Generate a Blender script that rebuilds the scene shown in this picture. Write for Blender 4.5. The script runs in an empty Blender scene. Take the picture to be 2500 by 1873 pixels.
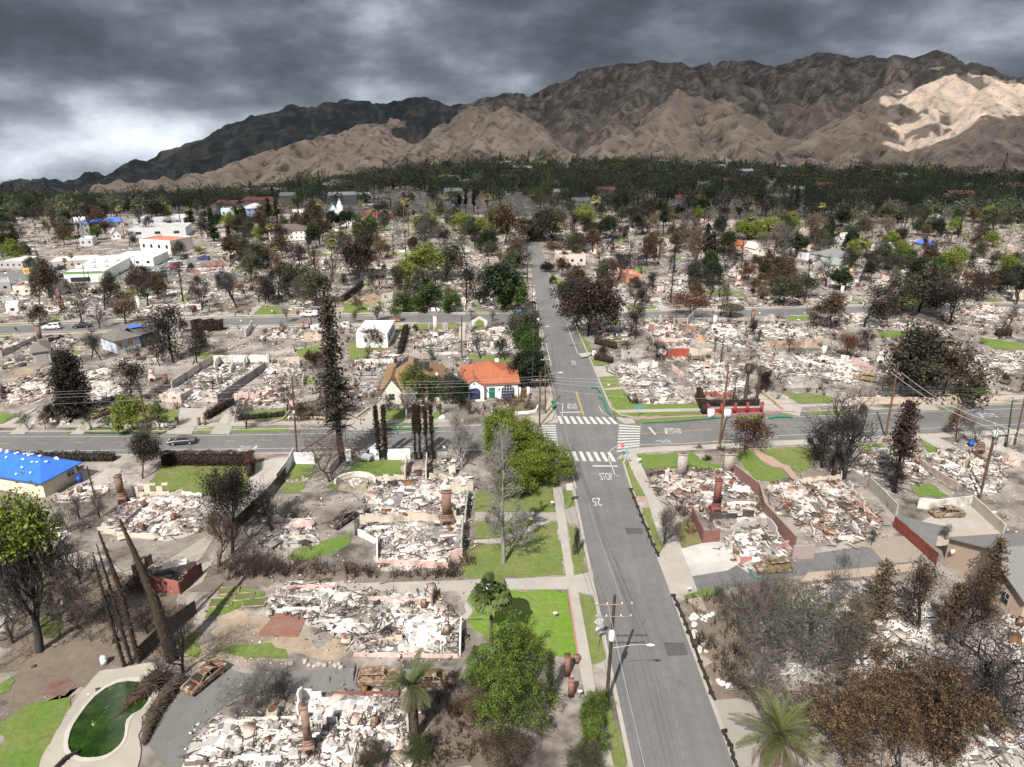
import bpy,math
import numpy as np
from math import radians as R_,sin,cos,pi,tan,atan2,sqrt

# ------------------------------------------------------------------ camera, sky, sun, exposure
scene = bpy.context.scene
F = 1733.0; CX = 1250.0; CY = 936.5; H = 55.0           # focal length / centre in photo pixels, camera height
PIT = math.atan((936.5 - 293)/F)
cam_d = bpy.data.cameras.new('camera'); cam = bpy.data.objects.new('camera',cam_d)
scene.collection.objects.link(cam); scene.camera = cam
cam.location = (0,0,H); cam.rotation_euler = (pi/2 - PIT,0,0)
cam_d.sensor_width = 36; cam_d.lens = F/2500*36; cam_d.clip_start = 1; cam_d.clip_end = 20000

SUN_EL = R_(48); SHX,SHY = 0.36,0.933                   # horizontal direction the shadows fall in
sd = bpy.data.lights.new('sun','SUN'); so = bpy.data.objects.new('sun',sd); scene.collection.objects.link(so)
sd.energy = 5.0; sd.angle = R_(0.5); sd.color = (1.0,0.95,0.875)
so.rotation_euler = (pi/2 - SUN_EL,0,atan2(-SHX,SHY))

scene.view_settings.view_transform = 'Standard'; scene.view_settings.look = 'None'
scene.view_settings.exposure = 0.52; scene.view_settings.gamma = 1
scene.cycles.max_bounces = 5; scene.cycles.diffuse_bounces = 3; scene.cycles.transparent_max_bounces = 4
scene.cycles.use_denoising = True

W = bpy.data.worlds.new('World'); scene.world = W; W.use_nodes = True
def build_world():
    nt = W.node_tree; nt.nodes.clear(); N = nt.nodes.new; L = nt.links.new
    out = N('ShaderNodeOutputWorld'); bg = N('ShaderNodeBackground'); bg.inputs[1].default_value = 0.085
    L(bg.outputs[0],out.inputs[0])
    sky = N('ShaderNodeTexSky'); sky.sky_type = 'NISHITA'; sky.sun_disc = False
    sky.sun_elevation = SUN_EL; sky.sun_rotation = atan2(-SHX,-SHY); sky.altitude = 300; sky.dust_density = 1.5
    tc = N('ShaderNodeTexCoord'); sep = N('ShaderNodeSeparateXYZ'); L(tc.outputs['Generated'],sep.inputs[0])
    def m(op,a,b=None,c=None,clamp=False):
        n = N('ShaderNodeMath'); n.operation = op; n.use_clamp = clamp
        for i,v in enumerate((a,b,c)):
            if v is None: continue
            if isinstance(v,(int,float)): n.inputs[i].default_value = v
            else: L(v,n.inputs[i])
        return n.outputs[0]
    az = m('MULTIPLY',m('ARCTAN2',sep.outputs[0],sep.outputs[1]),57.2958)      # degrees right of north
    el = m('MULTIPLY',m('ARCSINE',sep.outputs[2]),57.2958)
    cmb = N('ShaderNodeCombineXYZ')
    L(m('MULTIPLY',az,0.055),cmb.inputs[0]); L(m('MULTIPLY',el,0.115),cmb.inputs[1])
    def noise(scale,det,rough,dist,off):
        v = N('ShaderNodeVectorMath'); v.operation = 'ADD'; L(cmb.outputs[0],v.inputs[0]); v.inputs[1].default_value = off
        n = N('ShaderNodeTexNoise'); n.inputs['Scale'].default_value = scale; n.inputs['Detail'].default_value = det
        n.inputs['Roughness'].default_value = rough; n.inputs['Distortion'].default_value = dist
        L(v.outputs[0],n.inputs['Vector']); return n.outputs[0]
    n1 = noise(1.35,9,0.5,0.15,(3.1,0.4,0.7)); n2 = noise(3.4,8,0.55,0.1,(7.7,1.3,2.2))
    # hills of brightness: where the cloud deck is thin (direction, size, strength)
    tot = m('ADD',m('MULTIPLY',m('SUBTRACT',n1,0.5),3.4),m('MULTIPLY',m('SUBTRACT',n2,0.5),2.1))
    blobs = [(-34,-2.2,17,2.4,1.05),(-22,-0.6,7,1.6,0.7),(-3.5,3.4,4.5,2.0,.38),(1,2.2,3,.9,.5),(-20,6.4,6,1.9,0.55),(-6.5,6.0,6,1.6,0.3),
             (-30,1.8,9,0.9,0.65),(35,5.6,6,2.4,0.6),(10,6.2,4,1.3,0.45),(-33,4.6,9,1.7,-0.42),(-11,3.6,6,1.6,-0.35),(20,6.5,10,1.6,-0.35),(3,8.3,7,1.2,-0.5),(-20,0.9,9,0.8,-0.35),(-40,8.6,12,1.6,-0.2)]
    for a0,e0,sa,se,st in blobs:
        d = m('ADD',m('POWER',m('DIVIDE',m('SUBTRACT',az,a0),sa),2),m('POWER',m('DIVIDE',m('SUBTRACT',el,e0),se),2))
        g = m('POWER',2.71828,m('MULTIPLY',d,-0.8))
        tot = m('ADD',tot,m('MULTIPLY',g,st))
    ramp = N('ShaderNodeValToRGB'); cr = ramp.color_ramp; cr.interpolation = 'B_SPLINE'
    L(m('MULTIPLY_ADD',tot,0.33,0.29,clamp=True),ramp.inputs[0])
    st = [(0.0,(.072,.08,.094)),(.2,(.118,.13,.148)),(.42,(.22,.245,.28)),(.62,(.46,.50,.54)),(.82,(.86,.89,.92)),(1,(1.15,1.15,1.13))]
    while len(cr.elements) < len(st): cr.elements.new(0.5)
    for e,(p,c) in zip(cr.elements,st): e.position = p; e.color = (*c,1)
    sc = N('ShaderNodeMix'); sc.data_type = 'RGBA'; sc.blend_type = 'MULTIPLY'; sc.inputs[0].default_value = 1
    L(ramp.outputs[0],sc.inputs[6]); sc.inputs[7].default_value = (8.6,8.9,9.3,1)       # radiance relative to the physical sky
    # overhead and behind the camera the deck breaks up and the blue sky takes over
    hi = m('MULTIPLY',m('SUBTRACT',el,14),0.04,clamp=True); 
    mx = N('ShaderNodeMix'); mx.data_type = 'RGBA'; L(m('MULTIPLY',hi,0.95),mx.inputs[0]); L(sc.outputs[2],mx.inputs[6]); L(sky.outputs[0],mx.inputs[7])
    L(mx.outputs[2],bg.inputs[0])
build_world()

# ------------------------------------------------------------------ picture point -> ground point
def gpx(px,py,z=0.0):
    x = (px - CX)/F; y = -(py - CY)/F
    d = np.array([x,cos(PIT) + y*sin(PIT),-sin(PIT) + y*cos(PIT)])
    t = (z - H)/d[2]; return np.array([d[0]*t,d[1]*t])
def sP(k,x,y): return (600*(k - 1) + x/2.1443,1100 + y/2.1443)
def sQ(k,x,y): return (600*(k - 1) + x/3.16,700 + y/3.16)
def sR(k,x,y): return (600*(k - 1) + x/3.16,380 + y/3.16)
SRC = dict(P=sP,Q=sQ,R=sR)
def G(c,x,y,z=0.0): return gpx(*SRC[c[0]](int(c[1]),x,y),z)
def PL(c,pts): return [G(c,x,y) for x,y in pts]
def htop(base,srcy):
    u = (CY - srcy)/F
    return H - base[1]*(sin(PIT) - u*cos(PIT))/(cos(PIT) + u*sin(PIT))
def HT(c,base,y): return htop(base,SRC[c[0]](int(c[1]),0,y)[1])
def MPX(px,py,Y):                                        # point on the view ray at ground distance Y
    x = (px - CX)/F; y = -(py - CY)/F
    d = np.array([x,cos(PIT) + y*sin(PIT),-sin(PIT) + y*cos(PIT)]); t = Y/d[1]
    return np.array([d[0]*t,Y,H + d[2]*t])

rng = np.random.default_rng(7)
C = scene.collection

# ------------------------------------------------------------------ mesh builder
def A(x): return np.asarray(x,float)
class MB:
    def __init__(s): s.v = []; s.f4 = []; s.f3 = []; s.fn = []; s.c4 = []; s.c3 = []; s.cn = []; s.n = 0
    def add(s,v,f,col):
        v = A(v).reshape(-1,3); f = np.asarray(f,np.int64); c = np.broadcast_to(A(col),(len(f),3))
        s.v.append(v)
        if f.shape[1] == 4: s.f4.append(f + s.n); s.c4.append(c)
        else: s.f3.append(f + s.n); s.c3.append(c)
        s.n += len(v); return s
    def ngon(s,pts,col):
        s.v.append(A(pts)); s.fn.append(np.arange(len(pts)) + s.n); s.cn.append(A(col)); s.n += len(pts); return s
    def quads(s,P,col):
        P = A(P).reshape(-1,4,3); n = len(P)
        c = np.broadcast_to(A(col),(n,3)); return s.add(P.reshape(-1,3),np.arange(4*n).reshape(n,4),c)
    def boxes(s,Cn,hf,Rm=None,col=(1,1,1)):
        Cn = A(Cn).reshape(-1,3); n = len(Cn); hf = np.broadcast_to(A(hf),(n,3))
        sg = A([(-1,-1,-1),(1,-1,-1),(1,1,-1),(-1,1,-1),(-1,-1,1),(1,-1,1),(1,1,1),(-1,1,1)])
        V = sg[None]*hf[:,None]
        if Rm is not None: V = np.einsum('nij,nkj->nki',np.broadcast_to(A(Rm),(n,3,3)),V)
        V = V + Cn[:,None]
        q = np.array([(0,3,2,1),(4,5,6,7),(0,1,5,4),(1,2,6,5),(2,3,7,6),(3,0,4,7)])
        Fq = (np.arange(n)[:,None,None]*8 + q[None]).reshape(-1,4)
        return s.add(V.reshape(-1,3),Fq,np.repeat(np.broadcast_to(A(col),(n,3)),6,0))
    def box(s,c,size,rz=0.0,col=(1,1,1)): return s.boxes([c],[A(size)/2],rotz(rz)[None],[col])
    def segs(s,p0,p1,r0,r1,ns=4,col=(1,1,1)):
        p0 = A(p0).reshape(-1,3); p1 = A(p1).reshape(-1,3); n = len(p0)
        r0 = np.broadcast_to(A(r0),(n,)); r1 = np.broadcast_to(A(r1),(n,))
        d = p1 - p0; d = d/(np.linalg.norm(d,axis=1,keepdims=True) + 1e-9)
        ref = np.where(np.abs(d[:,2:3]) > 0.9,A([[1,0,0]]),A([[0,0,1]]))
        a = np.cross(d,ref); a /= np.linalg.norm(a,axis=1,keepdims=True) + 1e-9; b = np.cross(d,a)
        t = np.arange(ns)*2*pi/ns
        ring = a[:,None]*np.cos(t)[None,:,None] + b[:,None]*np.sin(t)[None,:,None]
        V = np.concatenate([p0[:,None] + ring*r0[:,None,None],p1[:,None] + ring*r1[:,None,None]],1)
        i = np.arange(ns); j = (i + 1) % ns
        q = np.stack([i,j,j + ns,i + ns],1)
        Fq = (np.arange(n)[:,None,None]*2*ns + q[None]).reshape(-1,4)
        return s.add(V.reshape(-1,3),Fq,np.repeat(np.broadcast_to(A(col),(n,3)),ns,0))
    def path(s,pts,rad,ns=8,col=(1,1,1),caps=True):
        pts = A(pts); n = len(pts); rad = np.broadcast_to(A(rad),(n,))
        d = np.gradient(pts,axis=0); d /= np.linalg.norm(d,axis=1,keepdims=True) + 1e-9
        ref = A([0,0,1]) if abs(d[:,2]).mean() < .8 else A([1,0,0])
        a = np.cross(d,ref); a /= np.linalg.norm(a,axis=1,keepdims=True) + 1e-9; b = np.cross(d,a)
        t = np.arange(ns)*2*pi/ns
        V = pts[:,None] + (a[:,None]*np.cos(t)[None,:,None] + b[:,None]*np.sin(t)[None,:,None])*rad[:,None,None]
        f = []
        for k in range(n - 1):
            for i in range(ns):
                j = (i + 1) % ns; f.append((k*ns + i,k*ns + j,(k + 1)*ns + j,(k + 1)*ns + i))
        s.add(V.reshape(-1,3),f,col)
        if caps: s.ngon(V[0],col); s.ngon(V[-1][::-1],col)
        return s
    def prism(s,poly,z0,z1,col=(1,1,1),top=None):
        p = A(poly)[:,:2]; n = len(p)
        ar = 0.5*np.sum(p[:,0]*np.roll(p[:,1],-1) - np.roll(p[:,0],-1)*p[:,1])
        if ar < 0: p = p[::-1]
        lo = np.c_[p,np.full(n,z0)]; hi = np.c_[p,np.full(n,z1)]
        for i in range(n):
            j = (i + 1) % n; s.quads([lo[i],lo[j],hi[j],hi[i]],col)
        s.ngon(hi,top if top is not None else col); return s
    def build(s,name,mat,parent=None,smooth=False,data_only=False):
        me = bpy.data.meshes.new(name)
        V = np.concatenate(s.v); me.vertices.add(len(V)); me.vertices.foreach_set('co',V.astype(np.float32).ravel())
        idx = []; tot = []; col = []
        if s.f4: f = np.concatenate(s.f4); idx.append(f.ravel()); tot.append(np.full(len(f),4)); col.append(np.concatenate(s.c4))
        if s.f3: f = np.concatenate(s.f3); idx.append(f.ravel()); tot.append(np.full(len(f),3)); col.append(np.concatenate(s.c3))
        for f,c in zip(s.fn,s.cn): idx.append(f); tot.append(np.array([len(f)])); col.append(c[None])
        idx = np.concatenate(idx); tot = np.concatenate(tot); col = np.concatenate(col)
        me.loops.add(len(idx)); me.loops.foreach_set('vertex_index',idx.astype(np.int32))
        me.polygons.add(len(tot)); st = np.r_[0,np.cumsum(tot)[:-1]]
        me.polygons.foreach_set('loop_start',st.astype(np.int32)); me.polygons.foreach_set('loop_total',tot.astype(np.int32))
        at = me.attributes.new('Col','FLOAT_COLOR','FACE')
        at.data.foreach_set('color',np.c_[col,np.ones(len(col))].astype(np.float32).ravel())
        if smooth: me.polygons.foreach_set('use_smooth',np.ones(len(tot),bool))
        me.update(calc_edges=True); me.materials.append(mat)
        if data_only: return me
        return obj(name,me,parent)
def rotz(a): c,s_ = cos(a),sin(a); return A([[c,-s_,0],[s_,c,0],[0,0,1]])
def rots(yaw,tx,ty):
    cy,sy = np.cos(yaw),np.sin(yaw); ca,sa = np.cos(tx),np.sin(tx); cb,sb = np.cos(ty),np.sin(ty); o = np.zeros_like(cy); l = o + 1
    Z = np.stack([np.stack([cy,-sy,o],-1),np.stack([sy,cy,o],-1),np.stack([o,o,l],-1)],1)
    X = np.stack([np.stack([l,o,o],-1),np.stack([o,ca,-sa],-1),np.stack([o,sa,ca],-1)],1)
    Y = np.stack([np.stack([cb,o,sb],-1),np.stack([o,l,o],-1),np.stack([-sb,o,cb],-1)],1)
    return Z @ X @ Y
def obj(name,me,parent=None):
    o = bpy.data.objects.new(name,me); C.objects.link(o)
    if parent is not None: o.parent = parent
    return o
def thing(name,label,cat,loc=(0,0,0),rz=0.0,group=None,scale=1.0):
    o = bpy.data.objects.new(name,None); C.objects.link(o); o.empty_display_size = 0.3
    o.location = (loc[0],loc[1],loc[2] if len(loc) > 2 else 0.0); o.rotation_euler = (0,0,rz)
    if scale != 1.0: o.scale = (scale,)*3 if np.isscalar(scale) else scale
    o['label'] = label; o['category'] = cat
    if group: o['group'] = group
    return o
def tag(o,label,cat,group=None,kind=None):
    o['label'] = label; o['category'] = cat
    if group: o['group'] = group
    if kind: o['kind'] = kind
    return o
def struct(o,label=None):
    o['kind'] = 'structure'
    if label: o['label'] = label
    return o
def inpoly(p,poly):
    poly = A(poly)[:,:2]; x,y = p[:,0],p[:,1]; r = np.zeros(len(p),bool); j = len(poly) - 1
    for i in range(len(poly)):
        xi,yi = poly[i]; xj,yj = poly[j]
        r ^= ((yi > y) != (yj > y)) & (x < (xj - xi)*(y - yi)/(yj - yi + 1e-12) + xi); j = i
    return r
def sample(poly,n):
    poly = A(poly)[:,:2]; lo,hi = poly.min(0),poly.max(0); out = np.zeros((0,2))
    while len(out) < n:
        q = rng.uniform(lo,hi,(n*2 + 10,2)); out = np.r_[out,q[inpoly(q,poly)]]
    return out[:n]
def area(poly):
    p = A(poly); return abs(0.5*np.sum(p[:,0]*np.roll(p[:,1],-1) - np.roll(p[:,0],-1)*p[:,1]))
_lat = np.random.default_rng(3).random((256,256))
def vnoise(x,y):
    xi = np.floor(x).astype(int); yi = np.floor(y).astype(int); fx = x - xi; fy = y - yi
    fx = fx*fx*(3 - 2*fx); fy = fy*fy*(3 - 2*fy); g = lambda a,b: _lat[a & 255,b & 255]
    return (g(xi,yi)*(1 - fx) + g(xi + 1,yi)*fx)*(1 - fy) + (g(xi,yi + 1)*(1 - fx) + g(xi + 1,yi + 1)*fx)*fy
def fbm(x,y,o=5,g=0.5):
    s_ = 0; a = 1; t = 0
    for k in range(o): s_ = s_ + a*vnoise(x*2**k + 17.3*k,y*2**k + 9.1*k); t += a; a *= g
    return s_/t

# ------------------------------------------------------------------ materials
MATS = {}
def mat(name,base=None,rough=0.85,metal=0.0,var=0.25,vscale=3.0,attr=True,second=None,s_scale=0.5,s_amt=0.5,bump=0.0,bscale=10.0,trans=0.0,rand=0.0,spec=0.3,brick=None,third=None,t_scale=3.0,t_pos=0.62,s_pos=0.5,s_w=.12,t_w=.06,stretch=False):
    if name in MATS: return MATS[name]
    ma = bpy.data.materials.new(name); ma.use_nodes = True; nt = ma.node_tree; N = nt.nodes.new; L = nt.links.new
    b = nt.nodes['Principled BSDF']; out = nt.nodes['Material Output']
    b.inputs['Roughness'].default_value = rough; b.inputs['Metallic'].default_value = metal
    b.inputs['Specular IOR Level'].default_value = spec
    geo = N('ShaderNodeNewGeometry'); tc = N('ShaderNodeTexCoord')
    pos = tc.outputs['Object'] if brick or rand else geo.outputs['Position']
    def noise(sc,det=5,r=0.6):
        n = N('ShaderNodeTexNoise'); n.inputs['Scale'].default_value = sc; n.inputs['Detail'].default_value = det; n.inputs['Roughness'].default_value = r
        L(pos,n.inputs['Vector']); return n.outputs[0]
    def mix(bt,f,a,c):
        x = N('ShaderNodeMix'); x.data_type = 'RGBA'; x.blend_type = bt
        for s_,v in ((0,f),(6,a),(7,c)):
            if isinstance(v,(int,float)): x.inputs[s_].default_value = v
            elif isinstance(v,tuple): x.inputs[s_].default_value = (*v,1)
            else: L(v,x.inputs[s_])
        return x.outputs[2]
    def rng_(v,lo,hi,a=0.0,c=1.0):
        x = N('ShaderNodeMapRange'); L(v,x.inputs[0]); x.inputs[1].default_value = lo; x.inputs[2].default_value = hi; x.inputs[3].default_value = a; x.inputs[4].default_value = c; return x.outputs[0]
    col = None
    if attr:
        at = N('ShaderNodeAttribute'); at.attribute_name = 'Col'; col = at.outputs['Color']
    if base is not None: col = mix('MULTIPLY',1.0,col,base) if col is not None else mix('MIX',0.0,base,base)
    if brick:
        bt = N('ShaderNodeTexBrick'); bt.inputs['Scale'].default_value = brick[0]; bt.inputs['Color1'].default_value = (1,1,1,1); bt.inputs['Color2'].default_value = (.7,.68,.66,1)
        bt.inputs['Mortar'].default_value = (*brick[1],1); bt.inputs['Mortar Size'].default_value = .02; bt.inputs['Brick Width'].default_value = .5; bt.inputs['Row Height'].default_value = .17
        mp = N('ShaderNodeMapping'); mp.inputs['Rotation'].default_value = brick[2] if len(brick) > 2 else (pi/2,0,0); L(tc.outputs['Object'],mp.inputs[0]); L(mp.outputs[0],bt.inputs['Vector'])
        col = mix('MULTIPLY',1.0,col,bt.outputs[0])
    if second is not None: col = mix('MIX',rng_(noise(s_scale),s_pos - s_w,s_pos + s_w,0,s_amt),col,second)
    if third is not None: col = mix('MIX',rng_(noise(t_scale,6,.65),t_pos - t_w,t_pos + t_w,0,1),col,third)
    if stretch:                                              # tyre-worn lanes: streaks along the direction of travel
        mp = N('ShaderNodeMapping'); mp.inputs['Scale'].default_value = (1.1,.035,1); L(geo.outputs['Position'],mp.inputs[0]); ns = N('ShaderNodeTexNoise'); ns.inputs['Scale'].default_value = 1.0; ns.inputs['Detail'].default_value = 5; L(mp.outputs[0],ns.inputs['Vector']); col = mix('MULTIPLY',1.0,col,mix('MIX',ns.outputs[0],(.78,.78,.785),(1.2,1.195,1.185)))
    if var: col = mix('MULTIPLY',1.0,col,mix('MIX',noise(vscale,6,0.65),(1 - var*1.6,)*3,(1 + var*1.2,)*3))
    if rand:
        oi = N('ShaderNodeObjectInfo'); col = mix('MULTIPLY',1.0,col,mix('MIX',oi.outputs['Random'],(1 - rand,)*3,(1 + rand,)*3))
    L(col,b.inputs['Base Color'])
    if bump:
        bp = N('ShaderNodeBump'); bp.inputs['Strength'].default_value = bump; bp.inputs['Distance'].default_value = 0.08; L(noise(bscale,6),bp.inputs['Height']); L(bp.outputs[0],b.inputs['Normal'])
    if trans:
        tr = N('ShaderNodeBsdfTranslucent'); L(col,tr.inputs[0]); ms = N('ShaderNodeMixShader'); ms.inputs[0].default_value = trans
        L(b.outputs[0],ms.inputs[1]); L(tr.outputs[0],ms.inputs[2]); L(ms.outputs[0],out.inputs[0])
    MATS[name] = ma; return ma
M_leaf = mat('leaf',rough=.6,var=.18,vscale=.6,trans=.36,rand=.14)
M_char = mat('charred_bark',rough=.95,var=.3,vscale=2.0,rand=.15)
M_rub = mat('rubble',rough=.95,var=.16,vscale=1.6,bump=.4,bscale=5)
M_wall = mat('sooty_stucco',rough=.9,var=.12,vscale=1.2,second=(.1,.09,.085),s_scale=.45,s_amt=.75,s_pos=.60,s_w=.1,bump=.2)
M_paint = mat('plaster',rough=.85,var=.07,vscale=.8)
M_conc = mat('concrete',(.37,.345,.31),rough=.9,var=.12,vscale=.7,second=(.25,.235,.21),s_scale=.12,s_amt=.5,bump=.1)
M_asph = mat('asphalt',(.132,.132,.131),rough=.9,var=.16,vscale=.9,stretch=True,second=(.165,.163,.158),s_scale=.11,s_amt=.75,third=(.10,.10,.10),t_scale=.32,t_pos=.68,t_w=.05,attr=True,bump=.1,bscale=30)
M_mark = mat('road_paint',(.50,.50,.485),rough=.8,var=.22,vscale=2.2,second=(.25,.25,.25),s_scale=1.3,s_amt=.5,s_pos=.62)
M_grass = mat('grass',rough=.95,var=.34,vscale=1.6,second=(.22,.20,.085),s_scale=.22,s_amt=.6,s_pos=.55,s_w=.16,bump=.9,bscale=7,third=(.20,.165,.12),t_scale=.5,t_pos=.68,t_w=.05)
M_dirt = mat('dirt',rough=1,var=.25,vscale=1.3,second=(.11,.095,.08),s_scale=.22,s_amt=.6,bump=.5,bscale=4)
M_ground = mat('ground',(.185,.158,.136),rough=1,var=.28,vscale=.5,second=(.40,.36,.33),s_scale=.09,s_amt=.8,third=(.075,.066,.058),t_scale=.16,t_pos=.55,t_w=.09,bump=.6,bscale=3)
M_brick = mat('brick',(.34,.205,.165),rough=.9,var=.25,vscale=2,brick=(2.2,(.36,.33,.3)),second=(.05,.045,.042),s_scale=.7,s_amt=.8,s_pos=.6)
M_brickfl = mat('brick_paving',(.33,.15,.11),rough=.9,var=.2,vscale=2,brick=(1.6,(.3,.27,.24),(0,0,0)),second=(.2,.17,.15),s_scale=.4,s_amt=.6)
M_rust = mat('rusted_steel',rough=.75,metal=.25,var=.4,vscale=2.4,second=(.10,.068,.05),s_scale=1.6,s_amt=.85,third=(.40,.36,.31),t_scale=1.7,t_pos=.56)
M_metal = mat('grey_metal',rough=.45,metal=.6,var=.1)
M_carp = mat('car_paint',rough=.25,metal=.2,var=.02,spec=.6)
M_glass = mat('dark_glass',(.025,.03,.035),rough=.06,var=0.0,spec=.9,attr=False)
M_rubber = mat('rubber',(.02,.02,.02),rough=.8,var=.1,attr=False)
M_wood = mat('weathered_wood',rough=.9,var=.3,vscale=3,second=(.05,.035,.025),s_scale=1.2,s_amt=.6)
M_tile = mat('clay_tile',rough=.8,var=.3,vscale=3,brick=(1.3,(.45,.36,.32),(0,0,0)),bump=.3,bscale=9,second=(.30,.10,.05),s_scale=.8,s_amt=.5)
M_shing = mat('shingle',rough=.95,var=.25,vscale=5,bump=.4,bscale=12)
M_tarp = mat('blue_tarp',rough=.45,var=.22,vscale=.9,bump=.8,bscale=2.2,spec=.5)
M_stone = mat('stone',rough=.9,var=.45,vscale=3.2,bump=.8,bscale=4)
M_plain = mat('painted',rough=.6,var=.06)
M_thatch = mat('shaggy_bark',rough=1,var=.4,vscale=5,bump=1,bscale=6,rand=.1)
# ------------------------------------------------------------------ ground and mountains
def sm(x): x = np.clip(x,0,1); return x*x*(3 - 2*x)
def base_z(x,y):
    x = np.asarray(x,float); y = np.asarray(y,float)
    return -0.085*np.maximum(0,y - 430)*sm((-x - 40)/330)
def gray(px,py):                                           # picture point -> point on the terrain in front of the mountains
    p = gpx(px,py)
    for _ in range(25):
        z = float(base_z(p[0],p[1])); q = gpx(px,py,z)
        if np.hypot(*(q - p)) < .05: break
        p = p*.5 + q*.5
    return np.r_[p,float(base_z(p[0],p[1]))]
def grid_mesh(X,Y,Z,col):
    n,m_ = X.shape; idx = np.arange(n*m_).reshape(n,m_)
    f = np.stack([idx[:-1,:-1],idx[:-1,1:],idx[1:,1:],idx[1:,:-1]],-1).reshape(-1,4)
    b = MB(); c = col if np.ndim(col) == 1 else (col[:-1,:-1] + col[1:,1:]).reshape(-1,3)*.5
    b.add(np.stack([X,Y,Z],-1).reshape(-1,3),f,c); return b
xs = np.linspace(-1700,1700,120); ys = np.r_[np.linspace(-60,430,20),np.linspace(455,1200,34)]
Xg,Yg = np.meshgrid(xs,ys); Zg = base_z(Xg,Yg)
struct(grid_mesh(Xg,Yg,Zg,A([1,1,1])).build('ground',M_ground,smooth=True),'ash-grey and brown bare ground of the burned town')

def s1(x,y,d): return MPX(x/1.7696,y/1.7696,d)
def s2(x,y,d): return MPX(1250 + x/1.7696,y/1.7696,d)
SKY1 = [(-200,850,980),(0,815,1000),(100,785,1010),(240,787,1040),(340,765,1060),(440,770,1080),(580,708,1110),(660,708,1130),(760,700,1160),(840,660,1200),(980,600,1260),(1080,530,1330),(1170,475,1380),(1300,467,1430),(1450,450,1490),(1520,440,1510),(1640,455,1560),(1740,440,1590),(1860,418,1620),(1960,455,1640),(2070,447,1660),(2180,397,1690)]
SKY2 = [(0,402,1700),(100,395,1720),(300,325,1770),(500,272,1800),(600,258,1800),(700,268,1800),(800,275,1800),(850,285,1800),(960,260,1800),(1010,262,1790),(1100,268,1780),(1250,268,1770),(1340,235,1740),(1440,240,1720),(1540,255,1710),(1680,235,1690),(1740,252,1680),(1830,228,1660),(1960,260,1640),(2060,310,1620),(2150,325,1600),(2212,335,1580),(2500,420,1500)]
SP1 = [[(1700,520,1480),(1440,600,1260),(1230,655,1120),(1000,720,1000),(700,775,880),(400,815,780),(250,872,700)],
       [(1440,600,1260),(1420,700,1000)],[(1230,655,1120),(1200,740,930)],[(1000,720,1000),(960,780,860)],[(700,775,880),(690,815,780)],
       [(2070,455,1560),(1950,590,1260),(1800,655,1080),(1750,712,960)],[(1950,590,1260),(1960,690,1000)],[(1640,560,1300),(1600,690,1000)],
       [(2190,470,1420),(2140,560,1200),(2050,650,1030),(1960,695,960)],[(2140,560,1200),(2190,690,980)],
       [(1300,480,1430),(1250,560,1300),(1000,690,1120),(500,790,1000)],[(580,715,1110),(450,800,980),(200,880,800)],[(240,790,1040),(60,870,860)]]
SP2 = [[(0,520,1300),(100,570,1170),(200,625,1070),(270,682,980)],[(0,520,1300),(20,680,980)],
       [(330,330,1760),(250,470,1500),(300,560,1300)],[(600,262,1790),(560,380,1600),(420,540,1320)],
       [(720,388,1580),(655,525,1240),(640,620,1080),(630,695,950)],[(655,525,1240),(450,605,1080),(270,700,940)],[(655,525,1240),(830,630,1050),(990,730,880)],[(640,600,1100),(520,690,950)],[(830,630,1050),(780,720,900)],
       [(720,388,1580),(900,430,1500),(1100,545,1350),(1240,615,1200)],[(900,430,1500),(1000,600,1150),(1010,690,960)],[(720,388,1580),(540,480,1400),(440,560,1250)],
       [(960,265,1790),(1000,400,1560),(1120,500,1420)],[(1250,272,1760),(1200,400,1560),(1180,500,1420)],[(1340,240,1740),(1380,380,1540),(1330,470,1400)],
       [(1680,240,1690),(1660,380,1480),(1480,525,1150),(1320,610,1020),(1150,680,920),(960,755,820)],[(1480,525,1150),(1500,640,960),(1440,800,760)],[(1480,525,1150),(1620,630,960),(1720,745,830)],[(1320,610,1020),(1250,760,820)],[(1500,600,1010),(1400,740,830)],
       [(1920,312,1500),(1820,470,1220),(1770,640,1000)],[(1920,312,1500),(1700,440,1300),(1560,520,1150)],[(1920,312,1500),(2080,350,1420),(2212,392,1350),(2400,420,1300)],[(2080,350,1420),(2000,480,1150)],
       [(2400,470,1080),(2212,480,1060),(2080,500,1000),(1950,600,880),(1850,690,790),(1700,785,710)],[(2212,480,1060),(2150,580,900),(1950,670,790),(1900,810,690)],[(1950,670,790),(2080,750,720),(2200,830,660)],[(2300,600,900),(2300,830,660)],[(2080,500,1000),(1980,560,930)]]
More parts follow.
